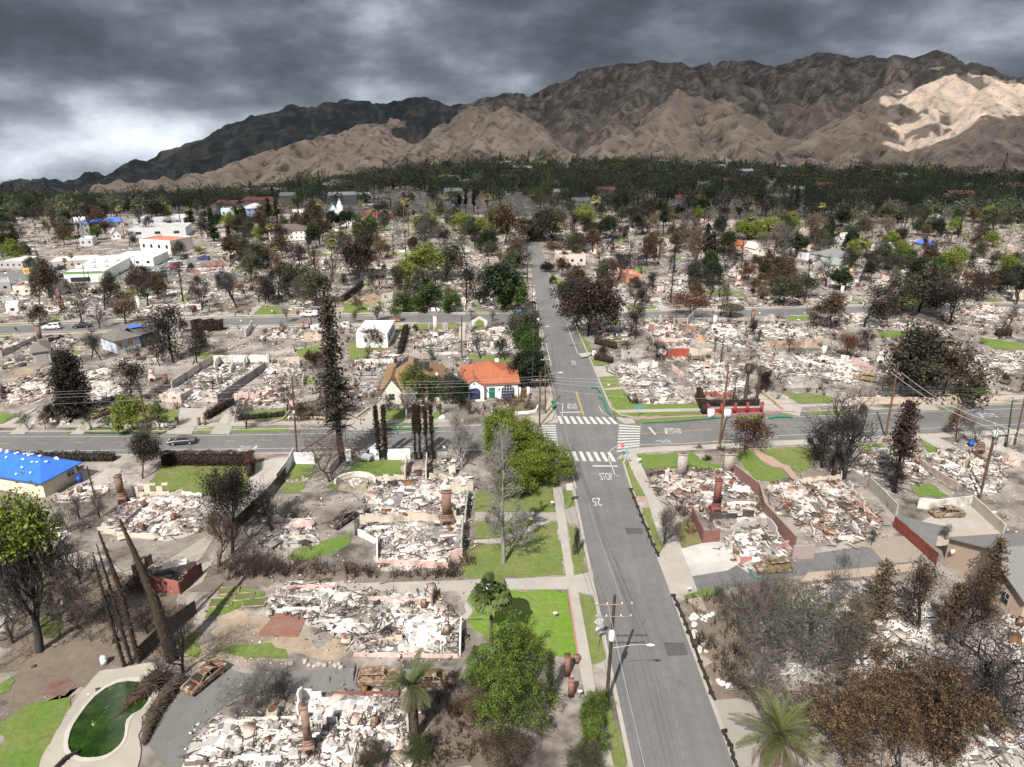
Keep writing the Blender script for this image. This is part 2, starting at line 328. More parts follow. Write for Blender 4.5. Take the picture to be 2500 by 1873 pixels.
def build_mountains():
    az = np.radians(np.linspace(-41,41,620)); yy = 560 + (2050 - 560)*np.linspace(0,1,330)**1.15
    AZ,YY = np.meshgrid(az,yy); XX = YY*np.tan(AZ)
    wx = (fbm(XX/90,YY/90,4) - .5)*60; wy = (fbm(XX/90 + 50,YY/90 + 9,4) - .5)*60
    Z = base_z(XX,YY) - 4.0; kind = np.zeros_like(Z)
    def put(line,k,kd):
        nonlocal Z,kind
        L = [A(p) for p in line]
        for a,b in zip(L[:-1],L[1:]):
            d = b[:2] - a[:2]; ll = d @ d
            px,py = XX + wx*.55,YY + wy*.55
            t = np.clip(((px - a[0])*d[0] + (py - a[1])*d[1])/ll,0,1)
            ds = np.hypot(px - a[0] - t*d[0],py - a[1] - t*d[1])
            zz = a[2] + (b[2] - a[2])*t - k*ds
            up = zz > Z; Z = np.where(up,zz,Z); kind = np.where(up,kd,kind)
    put([s1(*p) for p in SKY1] + [s2(*p) for p in SKY2],.42,1)
    for l in SP1[:-3]: put([s1(*p) for p in l],.5,2)
    for l in SP1[-3:]: put([s1(*p) for p in l],.4,1)
    for i,l in enumerate(SP2): put([s2(*p) for p in l],.55,1.25 if i in (2,3,11,12,13,14) else 2)
    mount = sm((Z - base_z(XX,YY))/12)
    rd = lambda s_,o: 1 - np.abs(2*fbm((XX + wx)/s_ + o,(YY + wy)/s_ - o,4) - 1)
    r1 = rd(95.,3.); r2 = rd(38.,21.); r3 = rd(15.,40.)
    Z = Z + mount*((r1 - .75)*28 + (r2 - .75)*11 + (r3 - .75)*2.5 + (fbm(XX/6,YY/6,2) - .5)*2.2)
    # ground colour: burned tan soil low down, scorched chaparral above, unburned dark scrub in the west
    n = fbm(XX/60,YY/60,5); nf = fbm(XX/9,YY/9,4)
    tan_ = A([.29,.232,.187]); scorch = A([.098,.084,.073]); chap = A([.022,.030,.037]); rock = A([.25,.215,.18])  # western scrub tone is tinted blue, standing in for distant haze
    west = sm((-XX/YY - .0 + (n - .5)*.15)/.12)
    f = sm((kind - 1.0)/1.0 + (n - .5)*1.1 + (nf - .5)*.5)[...,None]
    up = scorch*(1 - west[...,None]) + chap*west[...,None]
    col = up*(1 - f) + tan_*f
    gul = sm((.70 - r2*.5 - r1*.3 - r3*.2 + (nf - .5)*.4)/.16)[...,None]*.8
    col = col*(1 - gul) + A([.045,.043,.034])*gul  # gully scrub colour, deepened to stand in for missing shading
    spots = sm((nf - .585 + .2*(n - .5))/.05)[...,None]                 # single scorched bushes
    col = col*(1 - .65*spots) + A([.04,.042,.03])*.65*spots
    rk = (sm((fbm(XX/8 + 30,YY/14,5) - .555)/.05)[...,None]*.7*(1 - west[...,None]*.8)); col = col*(1 - rk) + rock*rk
    col *= (.62 + .76*fbm(XX/18,YY/60,5))[...,None]
    m_ = mat('burned_hillside',rough=1,var=.16,vscale=.06,bump=.5,bscale=.2)
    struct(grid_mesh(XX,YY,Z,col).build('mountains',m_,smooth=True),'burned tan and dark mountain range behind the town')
    # far hill at the left edge
    X2,Y2 = np.meshgrid(np.linspace(-2900,-1500,60),np.linspace(2300,2900,20))
    top = MPX(20,437,2600); Z2 = top[2] - np.hypot((X2 - top[0])*.22,(Y2 - 2600)*.3) + (fbm(X2/90,Y2/90,4) - .5)*60
    struct(grid_mesh(X2,Y2,Z2,A([.12,.13,.11])).build('far_hill',m_,smooth=True),'pale far hill at the edge of the range')
build_mountains()

# unseen cloud deck placed to lay its shadow on the woods and the mountains (its gaps let the sun reach the town and one hill)
def build_clouds():
    hz = 520.0; k = 1/tan(SUN_EL)
    def up(p,z=0.0): return (p[0] - SHX*k*(hz - z),p[1] - SHY*k*(hz - z))
    xs = np.linspace(-1900,1900,310); ys = np.linspace(-60,1560,200); X,Y = np.meshgrid(xs,ys)
    gx = X + SHX*k*hz; gy = Y + SHY*k*hz               # the ground point each patch of cloud shades
    edge = 446 + 70*(fbm(gx/90,gy/90,4) - .5)*2 + np.where(gx > 60,-.02*(gx - 60),0)
    keep = gy > edge
    # gap over the sunlit hill
    a = s2(1900,420,1330); c = up(a,a[2])
    q = ((X - c[0] - 20 - .55*(Y - c[1]))/150)**2 + ((Y - c[1] + 70)/340)**2 + (fbm(X/60,Y/60,5) - .5)*2.2 + (fbm(X/16,Y/16,3) - .5)*1.5
    keep &= q > 1
    # a thinner, broken stretch over the foothills
    v = MB(); th = 22*(0.6 + fbm(X/60,Y/60,3)); n,m_ = X.shape
    zt = hz + th; zb = hz - th*.5
    idx = np.arange(n*m_).reshape(n,m_); ck = keep[:-1,:-1]
    quad = lambda o: np.stack([idx[:-1,:-1],idx[:-1,1:],idx[1:,1:],idx[1:,:-1]],-1)[ck] + o
    V = np.concatenate([np.stack([X,Y,zb],-1).reshape(-1,3),np.stack([X,Y,zt],-1).reshape(-1,3)])
    fs = [quad(0)[:,::-1],quad(n*m_)]
    pad = np.pad(ck,1); o = n*m_
    for di,dj,(p0,p1) in ((0,-1,((0,0),(1,0))),(0,1,((1,1),(0,1))),(-1,0,((0,1),(0,0))),(1,0,((1,0),(1,1)))):
        e = ck & ~pad[1 + di:n + di,1 + dj:m_ + dj]
        ii,jj = np.nonzero(e); a_ = idx[ii + p0[0],jj + p0[1]]; b_ = idx[ii + p1[0],jj + p1[1]]
        fs.append(np.stack([a_,a_ + o,b_ + o,b_],-1))
    v.add(V,np.concatenate(fs),A([.82,.83,.86]))
    ma = bpy.data.materials.new('cloud'); ma.use_nodes = True; nt = ma.node_tree
    t = nt.nodes.new('ShaderNodeBsdfTranslucent'); t.inputs[0].default_value = (.86,.87,.9,1); d = nt.nodes.new('ShaderNodeBsdfDiffuse'); d.inputs[0].default_value = (.8,.8,.82,1)
    ms = nt.nodes.new('ShaderNodeAddShader'); g_ = nt.nodes.new('ShaderNodeNewGeometry'); sp = nt.nodes.new('ShaderNodeSeparateXYZ'); mr = nt.nodes.new('ShaderNodeMapRange'); nt.links.new(g_.outputs['Position'],sp.inputs[0]); nt.links.new(sp.outputs[1],mr.inputs[0]); mr.inputs[1].default_value = 250; mr.inputs[2].default_value = 480; mr.inputs[3].default_value = .26; mr.inputs[4].default_value = 1.0; nt.links.new(mr.outputs[0],t.inputs[0]);  # passes less light towards its near edge, trimming fill on the town
    nt.links.new(t.outputs[0],ms.inputs[0]); ms2 = nt.nodes.new('ShaderNodeMixShader'); ms2.inputs[0].default_value = .82
    nt.links.new(d.outputs[0],ms2.inputs[1]); nt.links.new(t.outputs[0],ms2.inputs[2]); nt.links.new(ms2.outputs[0],nt.nodes['Material Output'].inputs[0])
    tag(v.build('clouds',ma),'unseen grey clouds placed to shade the woods and mountains','cloud',kind='stuff')
build_clouds()

# ------------------------------------------------------------------ streets
def sheet(name,poly,z,m_,col=(1,1,1),label=None,thick=0.0):
    b = MB()
    p = A(poly)[:,:2]
    ar = 0.5*np.sum(p[:,0]*np.roll(p[:,1],-1) - np.roll(p[:,0],-1)*p[:,1])
    if ar < 0: p = p[::-1]
    if thick: b.prism(p,z - thick,z,col)
    else: b.ngon(np.c_[p,np.full(len(p),z)],col)
    return struct(b.build(name,m_),label)
def band(L,Rr): return [tuple(p) for p in L] + [tuple(p) for p in Rr][::-1]
def offset(line,d):
    line = A(line); t = np.gradient(line,axis=0); t /= np.linalg.norm(t,axis=1,keepdims=True); return line + np.c_[t[:,1],-t[:,0]]*d   # + = right of travel
MAIN_L = A([(11.2,20),(11.0,48),(10.4,77),(10.0,100),(9.6,112),(8.9,128),(8.5,165),(8.2,200),(8.0,227),(7.2,290),(6.1,324),(4.6,400),(3.6,434),(1,560)])
MAIN_R = A([(20.4,20),(20.1,48),(19.5,77),(18.8,99),(18.6,112),(20.0,130.8),(19.0,164),(18.0,195),(16.2,215),(14.9,246),(14.2,290),(13.2,324),(11.2,400),(9.6,434),(6,560)])
CR_S = A([(-190,107),(-135,110.5),(-89,111.8),(-41,113.1),(-8.7,114.2),(20,115),(40,117.2),(68,120.4),(97,123.6),(160,131)])
CR_N = A([(-190,117),(-135,120),(-96,121.6),(-63,121.9),(-9.4,124.2),(20,127.2),(40,129.6),(68,132.2),(105,135.6),(160,142)])
ST2 = A([(-240,174),(-190,182),(-142,191),(-82,199.5),(-28,203.0),(8,204.4),(31,206.4),(62,208),(98,212),(150,216),(230,218)])
ST3 = A([(-230,250),(-140,261),(-60,266),(6,270)]); ST3b = A([(14,283),(40,288),(75,296),(115,294),(170,285),(240,280)]); ST4 = A([(-190,330),(-60,338),(5,342)]); ST5 = A([(12,345),(60,352),(120,352),(200,340)])
sheet('main_street',band(MAIN_L,MAIN_R),.034,M_asph,label='long grey asphalt street running away to the mountains')
sheet('crossing_street',band(CR_N,CR_S),.030,M_asph,label='wide asphalt street crossing at the marked intersection')
for nm,l,w,lb in (('second_street',ST2,4.2,'narrow asphalt street two blocks away'),('third_street',ST3,3.6,'asphalt side street left of the long street'),('third_street',ST3b,3.4,'asphalt side street right of the long street'),('fourth_street',ST4,3.4,'far side street left of the long street'),('fourth_street',ST5,3.2,'far side street right of the long street')):
    sheet(nm,band(offset(l,w),offset(l,-w)),.026,M_asph,label=lb)
def curb(name,line,w=.32,h=.16,col=(1,1,1),label='pale concrete kerb'):
    line = A(line); a,b_ = line,offset(line,w); b = MB()
    for i in range(len(line) - 1): b.prism([a[i],a[i + 1],b_[i + 1],b_[i]],0,h,col)
    return struct(b.build(name,M_conc),label)
i_s = MAIN_L[:,1] < 108; curb('kerb',offset(MAIN_L[:4],-.45),.42); curb('kerb',offset(MAIN_R[:4],0),.42)
CUL = A([(10.0,100),(9.7,107),(8.7,111.2),(5.6,113.4)]); 
curb('kerb',[(18.8,99),(18.9,109),(20.3,112.8),(23.5,114.9)]); curb('kerb',[(23.5,114.9),(40,116.7),(68,119.9),(97,123.1),(160,130.5)]); curb('kerb',[(10.0,100)] + [tuple(p) for p in CUL[1:]] + [(-8.7,113.7),(-41,112.6),(-89,111.3),(-135,110)][0:4])
NK = [(-190,117.3),(-135,120.3),(-96,121.9),(-63,122.2),(-9.4,124.5),(4,125.6),(7.4,127),(8.6,131),(8.2,165),(7.8,198)]
curb('kerb',offset(A(NK),-.3),.3); NKR = [(18.0,193),(19.0,164),(19.9,134),(21.4,130),(24.5,128.3),(40,129.9)]
curb('kerb',offset(A(NKR),-.35),.35); curb('kerb',offset(A([(24.5,128.4),(40,130.0),(57,131.6)]),-.25),.25,.18,(1.0,.28,.26),'red painted no-parking kerb'); curb('kerb',offset(A([(57,131.6),(68,132.5),(105,135.9),(160,142.3)]),-.3),.3)
for l,w in ((ST2[:5],4.2),(ST2[6:],4.2),(ST2[:5],-4.5),(ST2[6:],-4.5)): curb('kerb',offset(l,w if w > 0 else w),.3)

ZL,ZD,ZS = .075,.095,.125
NS = [0]
def side(poly,label='pale concrete sidewalk',nm='sidewalk',z=ZS,col=(1,1,1),m_=None): NS[0] += 1; return sheet(nm,poly,z + .0009*NS[0],m_ or M_conc,col,label,.1)
def ragged(poly,amp,step=.7):
    P = A(poly)[:,:2]; out = []
    for a,q in zip(P,np.roll(P,-1,0)):
        L = np.linalg.norm(q - a); n = max(1,min(60,int(L/step))); d = (q - a)/max(L,1e-6); nn = A([-d[1],d[0]])
        for i in range(n): p = a + (q - a)*i/n; out.append(p + nn*amp*2.4*(fbm(p[0:1]*.8 + 3,p[1:2]*.8,3)[0] - .5))
    return out

# sidewalks of the near block
side(PL('P3',[(320,195),(345,370),(390,660),(400,740),(450,1090),(490,1290),(560,1657),(640,1657),(550,1290),(520,1100),(455,745),(430,640),(390,370),(370,195)]),'pale sidewalk left of the long street')
side(PL('P3',[(718,20),(745,130),(812,250),(870,440),(905,520),(1000,520),(930,385),(860,245),(800,110),(757,20)]),'pale sidewalk right of the long street')
side(PL('P3',[(870,562),(905,500),(1000,520),(1078,738),(985,752),(940,768)]),'wide concrete driveway apron','driveway',ZD)
side(PL('P3',[(1040,800),(985,752),(1080,735),(1140,860)]),'dusty verge','dirt_verge',.05,(.4,.36,.3),M_dirt)
side(PL('P3',[(1160,1310),(1290,1300),(1440,1350),(1400,1657),(1290,1657)]),'grey concrete walk by the palm','sidewalk',.06,(.75,.75,.75))
side([G('P2',490,700),G('P2',1140,682),G('P3',60,675),G('P3',388,664),G('P3',440,655),G('P3',530,638),G('P3',545,762),G('P3',455,742),G('P3',400,728),G('P3',60,728),G('P2',1140,737),G('P2',700,745),G('P2',500,748)],'long straight concrete driveway','driveway',ZD)
side([G('P2',1200,325),G('P3',0,325),G('P3',340,328),G('P3',440,300),G('P3',455,392),G('P3',390,372),G('P3',345,368),G('P3',0,366),G('P2',1200,368)],'grey concrete driveway under the bare tree','driveway',ZD,(.8,.8,.8))
side([G('P2',1190,480),G('P2',1290,490),G('P3',60,480),G('P3',150,445),G('P3',310,372),G('P3',270,366),G('P3',130,430),G('P3',40,462),G('P2',1290,465),G('P2',1195,470)],'curved garden path','footpath',.085)
side(PL('P2',[(1120,880),(1160,885),(1187,850),(1180,810),(1150,795),(1145,820),(1155,850)]),'short curved garden path by the palm','footpath',.085)
side(PL('P1',[(870,580),(1000,500),(1100,440),(1135,430),(1060,560),(960,640),(1120,570),(1110,590),(1060,690),(940,760),(640,640)]),'light concrete drive behind the brick shed','driveway',.05,(.9,.86,.78))
side([G('P1',1250,300),G('P1',1340,70),G('P1',1440,40),G('P2',260,40),G('P2',180,170),G('P1',1380,330)],'pale driveway behind the dry hedge','driveway',ZD)
side(PL('P2',[(430,150),(360,70),(480,60),(450,175),(360,222),(280,217)]),'grey concrete driveway between the white walls','driveway',ZD,(.72,.72,.74))
side(PL('P2',[(480,205),(510,160),(640,150),(700,200),(640,235),(520,215)]),'tan stone patio by the round fire pit','patio',ZD,(.95,.85,.72))
side(PL('P1',[(450,180),(560,95),(640,100),(590,175)]),'pale driveway by the blue tarped house','driveway',ZD)
side(PL('P3',[(990,520),(1105,490),(1190,480),(1240,520),(1290,600),(1240,630),(1050,662)]),'white ash-dusted concrete driveway','driveway',.14,(1.35,1.4,1.45))
side([G('P3',1050,665),G('P3',1290,605),G('P4',80,640),G('P4',260,560),G('P4',690,500),G('P4',780,600),G('P4',380,645),G('P3',1250,715),G('P3',1078,742)],'grey asphalt driveway with the burned wagon','driveway',.05,(1,1,1),M_asph)
side(PL('P4',[(370,640),(780,605),(960,590),(960,625),(780,650),(330,690)]),'tan concrete strip','footpath',.06,(.95,.8,.68))
side(PL('P4',[(600,500),(720,455),(900,450),(1000,570),(780,600),(700,510)]),'tan concrete pad by the red fence','patio',.055,(.75,.66,.58))
side(PL('P4',[(820,330),(950,370),(1100,400),(1050,440),(1040,500),(990,490)]),'dark asphalt yard','driveway',.05,(1.1,1.1,1.12),M_asph)
side(PL('P4',[(1040,500),(1050,450),(1150,420),(1300,400),(1390,445),(1200,450),(1060,510)]),'tan concrete terrace','patio',.06,(1.05,.95,.84))
side(PL('P4',[(960,375),(1120,290),(1230,280),(1390,440),(1290,420),(1100,420)]),'ash-dusted concrete court with a burned car','patio',.045,(1.05,1.05,1.05))
# lower left: asphalt yard with cracks
side([G('P1',880,1657),G('P1',735,1500),G('P1',920,1320),G('P1',990,1180),G('P1',1180,1140),G('P2',0,1170),G('P2',580,1140),G('P2',820,1150),G('P2',1090,1130),G('P2',1100,1250),G('P2',780,1265),G('P2',0,1270),G('P1',1200,1320),G('P1',1080,1420),G('P1',1020,1657)],'cracked grey asphalt yard','driveway',.05,(1.15,1.12,1.08),M_asph)
side(PL('P2',[(60,972),(155,855),(335,850),(272,977)]),'red brick patio','patio',.07,(1,1,1),M_brickfl)
side(PL('P1',[(210,1280),(250,1200),(350,1185),(395,1230),(340,1285)]),'old brick circle in the leaf litter','patio',.05,(.6,.62,.62),M_brickfl)
# sidewalks of the crossing street and beyond
def ribbon(line,d0,d1,label,nm='sidewalk',z=ZS,col=(1,1,1)): return side(band(offset(line,d0),offset(line,d1)),label,nm,z,col)
ribbon(CR_N[:5],-2.2,-3.9,'pale sidewalk north of the crossing street, left side'); ribbon(A([(21,130.4),(40,131.5),(68,134.2),(105,137.6),(160,144)]),-.6,-2.0,'pale sidewalk north of the crossing street, right side')
ribbon(CR_S[5:],.6,2.4,'pale sidewalk south of the crossing street, right side'); ribbon(ST2[:5],-6,-7.3,'far sidewalk of the second street'); ribbon(ST2[:5],5.8,7.2,'near sidewalk of the second street'); ribbon(ST2[6:],-5.5,-7,'far sidewalk of the second street, right')
side(PL('Q3',[(390,1070),(250,1020),(300,1000),(410,985),(440,850),(470,850),(490,985),(470,1030)]),'tan concrete corner with ramp','sidewalk',ZS,(1,.9,.75))
side(PL('Q3',[(960,1010),(1090,1025),(1110,1058),(1030,1062),(975,1030)]),'concrete corner ramp right','sidewalk',ZS)
side(PL('Q3',[(965,1340),(1000,1300),(1080,1270),(1300,1250),(1300,1275),(1115,1295),(1070,1330),(1110,1420),(1080,1420),(1040,1320)]),'concrete corner with ramp','sidewalk',ZS)
side(PL('Q3',[(780,615),(890,620),(965,690),(820,700)]),'pale driveway of the corner ruin','driveway',ZD); side(PL('Q3',[(862,790),(1010,778),(1012,788),(868,800)]),'thin front walk','footpath',ZD)
side(PL('Q3',[(670,530),(760,515),(775,530),(740,550),(690,558)]),'collapsed concrete slab at the kerb','driveway',.4)
side(PL('Q4',[(120,800),(230,800),(340,960),(190,965)]),'pale driveway by the red fence','driveway',ZD); side(PL('Q4',[(250,820),(340,830),(500,940),(480,1000),(340,975)]),'pale driveway by the low wall','driveway',ZD); side(PL('Q4',[(1310,960),(1360,905),(1500,910),(1560,955)]),'pale drive beside the block wall','driveway',ZD)
side(PL('Q4',[(1420,1180),(1540,1160),(1850,1330),(1700,1340)]),'pale drive right of the tall burned conifer','driveway',ZD); side(PL('Q4',[(1870,1160),(2212,1300),(2212,1350),(1760,1170)]),'pale drive at the edge','driveway',ZD); side(PL('Q4',[(100,1250),(140,1250),(230,1308),(270,1318),(340,1368),(400,1388),(470,1485),(420,1485),(350,1402),(270,1392),(180,1342)]),'stepped pink garden path','footpath',.10,(1,.72,.62))
for c,pts in (('Q1',[(540,1140),(680,1035),(860,920),(960,885),(640,1140)]),('Q1',[(1365,1070),(1390,940),(1640,945),(1590,1072)]),('Q1',[(1260,1140),(1370,1088),(1510,1088),(1480,1140)]),('Q1',[(1620,1140),(1735,985),(1830,925),(1805,1060),(1770,1140)]),('Q1',[(70,1140),(350,940),(450,895),(190,1140)]),('Q1',[(0,1080),(170,985),(300,930),(60,1090)]),('Q1',[(650,760),(840,680),(910,670),(700,780)]),('Q2',[(770,1110),(940,990),(1050,870),(1065,900),(1060,1010),(960,1115)]),('Q2',[(1230,345),(1265,285),(1310,285),(1290,345)]),('Q2',[(1640,420),(1650,285),(1700,285),(1690,420)]),('Q2',[(1040,190),(1050,60),(1140,40),(1110,190)]),('Q2',[(1690,190),(1730,100),(1750,190)]),('Q1',[(600,240),(760,170),(860,160),(640,250)]),('Q1',[(1880,230),(2010,130),(2050,130),(1930,235)]),('Q3',[(950,160),(1010,130),(1060,200),(1000,205)]),('Q3',[(1660,100),(1700,110),(1800,190),(1720,195)]),('Q3',[(1200,80),(1260,80),(1400,195),(1310,190)]),('P1',[(280,580),(420,530),(560,560),(640,640),(420,620)])):
    side(PL(c,pts),'pale concrete driveway','driveway',ZD)
# parking lot and plaza on the far left
side(PL('R1',[(0,905),(300,870),(520,850),(830,760),(1000,930),(840,985),(500,1010),(0,990)]),'grey parking lot in front of the long white store','parking_lot',.04,(1.15,1.15,1.15),M_asph)
side(PL('R1',[(1040,900),(1270,790),(1340,775),(1640,800),(1480,900),(1200,930)]),'grey parking lot behind the white store','parking_lot',.04,(1.15,1.15,1.15),M_asph)

# lawns
GR = (.105,.18,.03); OL = (.125,.172,.042); BRI = (.125,.23,.024)
LAWN = [('P1',[(760,205),(850,70),(1290,72),(1335,135),(1280,240),(1050,235)],OL),('P1',[(0,1430),(150,1330),(410,1275),(365,1340),(215,1657),(0,1657)],GR),('P1',[(0,1215),(60,1190),(50,1260),(0,1280)],GR),('P1',[(210,860),(330,850),(320,980),(230,985)],(.05,.07,.02)),
        ('P1',[(1060,880),(1180,740),(1300,725),(1390,735),(1390,760),(1290,800),(1180,850)],GR),('P1',[(930,1000),(1060,950),(1040,1080),(960,1060)],GR),('P1',[(1120,1050),(1250,1020),(1380,1010),(1500,1040),(1500,1090),(1300,1085)],GR),
        ('P2',[(470,150),(590,60),(820,50),(815,125),(700,140),(640,120),(570,115),(500,135)],GR),('P2',[(210,140),(260,72),(360,72),(345,140),(260,155)],GR),('P2',[(190,200),(205,170),(320,165),(290,225),(200,225)],OL),('P2',[(395,195),(445,150),(490,160),(480,205)],OL),('P2',[(220,570),(250,520),(400,470),(560,430),(540,500),(330,580)],GR),
        ('P3',[(0,372),(300,372),(160,425),(40,458),(-90,462),(-90,372)],OL),('P3',[(-130,505),(60,488),(170,448),(320,376),(343,378),(385,655),(60,668),(-130,670),(-170,600)],OL),('P3',[(-90,325),(-80,220),(100,190),(318,200),(338,325)],OL),
        ('P3',[(-110,735),(392,736),(448,1085),(300,1085),(0,1010),(-130,900),(-110,880),(-95,830)],BRI),('P3',[(390,380),(458,412),(500,630),(436,652)],OL),('P3',[(456,748),(533,772),(598,1085),(570,1120),(525,1125)],OL),('P3',[(374,200),(415,200),(434,290),(375,316)],GR),('P3',[(570,1290),(640,1330),(700,1657),(650,1657)],OL),
        ('P3',[(678,45),(718,40),(808,238),(735,238)],OL),('P3',[(780,300),(828,300),(868,440),(905,545),(880,555),(835,440)],OL),('P3',[(757,25),(1060,10),(1090,45),(1200,85),(1190,105),(800,97)],GR),('P3',[(1000,755),(1250,712),(1250,735),(1010,785)],OL),('P3',[(960,400),(1040,330),(1100,480),(1000,515)],(.15,.14,.06)),
        ('Q4',[(0,1262),(110,1262),(180,1345),(270,1395),(350,1405),(380,1480),(340,1500),(160,1495),(0,1340)],GR),('Q4',[(145,1262),(500,1235),(580,1260),(570,1400),(470,1440),(395,1385),(340,1365),(270,1315),(230,1305)],OL),('Q4',[(930,1215),(1120,1220),(1160,1250),(1000,1290)],GR),('Q4',[(1420,1185),(1540,1180),(1620,1260),(1480,1300),(1430,1230)],GR),('P4',[(905,180),(1010,175),(1110,240),(950,245)],GR),
        ('Q4',[(360,827),(560,822),(760,860),(740,900),(480,905)],OL),('Q4',[(560,962),(880,945),(880,983),(560,987)],GR),('Q4',[(0,997),(215,990),(210,1022),(0,1027)],OL),('Q4',[(350,985),(400,980),(420,998),(390,1006)],GR),('Q4',[(1500,930),(1660,920),(1700,942),(1560,950)],OL),('Q4',[(1870,390),(2200,440),(2212,490),(2000,490),(1900,440)],GR),('Q4',[(1080,350),(1330,340),(1280,400),(1120,400)],GR),('Q4',[(390,230),(550,230),(550,265),(390,262)],GR),('Q4',[(1280,110),(1500,150),(1560,180),(1300,170)],GR),('Q4',[(1680,770),(1900,760),(1960,830),(1760,850)],GR),
        ('Q3',[(822,700),(960,692),(988,780),(862,787)],OL),('Q3',[(868,802),(1010,797),(1070,900),(1590,912),(1612,985),(970,1006)],GR),('Q3',[(1095,1030),(1640,1000),(1640,1030),(1110,1054)],OL),('Q3',[(1840,1000),(2110,990),(2110,1012),(1900,1026)],OL),('Q3',[(762,570),(900,567),(920,600),(770,612)],GR),('Q3',[(1040,140),(1250,117),(1300,185),(1050,185)],GR),('Q3',[(630,290),(690,330),(770,490),(722,508)],OL),('Q3',[(890,420),(1100,420),(1110,435),(900,440)],GR),('Q3',[(920,250),(1010,260),(960,300)],GR),
        ('Q2',[(1070,950),(1230,940),(1240,1030),(1080,1035)],GR),('Q2',[(1450,970),(1510,962),(1490,1030),(1450,1030)],GR),('Q2',[(1080,1070),(1480,1060),(1470,1090),(1080,1103)],GR),('Q2',[(30,960),(330,945),(320,1020),(30,1030)],GR),('Q2',[(0,1100),(330,1087),(330,1118),(0,1123)],GR),('Q2',[(450,700),(530,700),(530,750),(460,755)],GR),('Q2',[(390,490),(560,450),(560,540),(400,545)],GR),('Q2',[(790,440),(850,420),(870,475),(1085,475),(1070,505),(820,570),(790,520)],OL),('Q2',[(1190,290),(1260,287),(1230,345),(1180,345)],GR),('Q2',[(1312,290),(1640,287),(1630,325),(1312,335)],OL),('Q2',[(760,150),(950,140),(960,195),(745,198)],GR),('Q2',[(1120,140),(1400,130),(1400,188),(1120,193)],GR),('Q2',[(60,200),(130,150),(360,160),(330,205),(50,220)],GR),('Q2',[(1780,270),(1850,266),(1850,320),(1770,325)],GR),('Q2',[(1780,140),(2090,140),(2070,175),(1800,175)],GR),('Q2',[(1700,500),(2090,560),(2070,620),(1720,560)],OL),
        ('Q1',[(730,1070),(950,930),(1040,890),(1380,960),(1370,1040),(1050,1050)],OL),('Q1',[(590,1060),(690,1020),(650,1070)],GR),('Q1',[(650,1130),(690,1100),(1330,1097),(1280,1130)],OL),('Q1',[(0,975),(120,982),(0,1060)],GR),('Q1',[(70,1070),(200,1000),(190,1050)],OL),('Q1',[(480,1130),(580,1097),(520,1133)],GR),('Q1',[(1500,1130),(1520,1097),(1660,1092),(1600,1133)],GR),('Q1',[(1770,1097),(2212,1087),(2212,1123),(1775,1128)],GR),('Q1',[(1940,960),(2190,940),(2180,1010),(1830,1040)],GR),('Q1',[(480,500),(660,492),(600,520)],GR),('Q1',[(1540,510),(1680,502),(1680,550),(1540,560)],OL),('Q1',[(0,290),(220,266),(210,288),(0,304)],OL),('Q1',[(380,240),(500,222),(420,265)],GR),('Q1',[(600,230),(860,195),(870,230),(640,245)],GR),('Q1',[(1030,230),(1080,187),(1300,175),(1280,223)],OL),('Q1',[(1950,215),(2010,167),(2212,172),(2212,213)],GR),('Q1',[(460,350),(640,342),(600,363)],GR),('Q1',[(0,370),(100,350),(60,390),(0,395)],GR),
        ('R1',[(1350,1100),(1450,1085),(1440,1110),(1360,1115)],GR),('R1',[(860,1010),(1100,1040),(1060,1090),(880,1060)],OL),('R2',[(400,800),(530,795),(540,820),(410,822)],GR),('R2',[(890,795),(980,790),(990,815),(900,820)],GR),('R2',[(1040,570),(1100,565),(1100,590),(1040,595)],GR),('R2',[(1620,680),(1900,680),(1890,700),(1640,700)],GR),('R2',[(1620,850),(1740,850),(1730,870),(1630,872)],GR),('R2',[(1690,985),(1780,985),(1770,1008),(1690,1010)],GR),('R2',[(690,930),(740,925),(740,945),(690,945)],GR),
        ('R3',[(910,635),(1040,640),(1050,665),(930,665)],GR),('R3',[(870,965),(990,965),(985,995),(890,990)],GR),('R3',[(480,940),(540,950),(550,1000),(490,990)],GR),('R3',[(1200,580),(1340,575),(1340,605),(1220,605)],OL),('R3',[(900,765),(990,765),(980,785),(910,785)],GR),('R3',[(1460,950),(1560,950),(1560,1010),(1480,1010)],GR),('R3',[(1760,950),(1850,950),(1980,1020),(1900,1025)],GR),('R3',[(1680,1100),(1740,1100),(1750,1135),(1700,1130)],GR),('R3',[(1290,770),(1330,770),(1330,795),(1290,795)],GR),('R3',[(1820,655),(1920,650),(1900,680),(1830,680)],GR),('R4',[(0,990),(60,990),(100,1035),(40,1030)],GR),('R4',[(1080,1010),(1220,1020),(1220,1040),(1090,1040)],OL),('R4',[(1130,1110),(1380,1110),(1560,1170),(1400,1180),(1180,1140)],GR),('R4',[(1930,1105),(2050,1110),(2040,1135),(1940,1135)],OL)]
for i,(c,pts,col) in enumerate(LAWN):
    big = area(PL(c,pts)) ; sheet('lawn',ragged(PL(c,pts),.5),ZL - .0006*(i % 20),M_grass,col,'green front lawn that survived the fire')
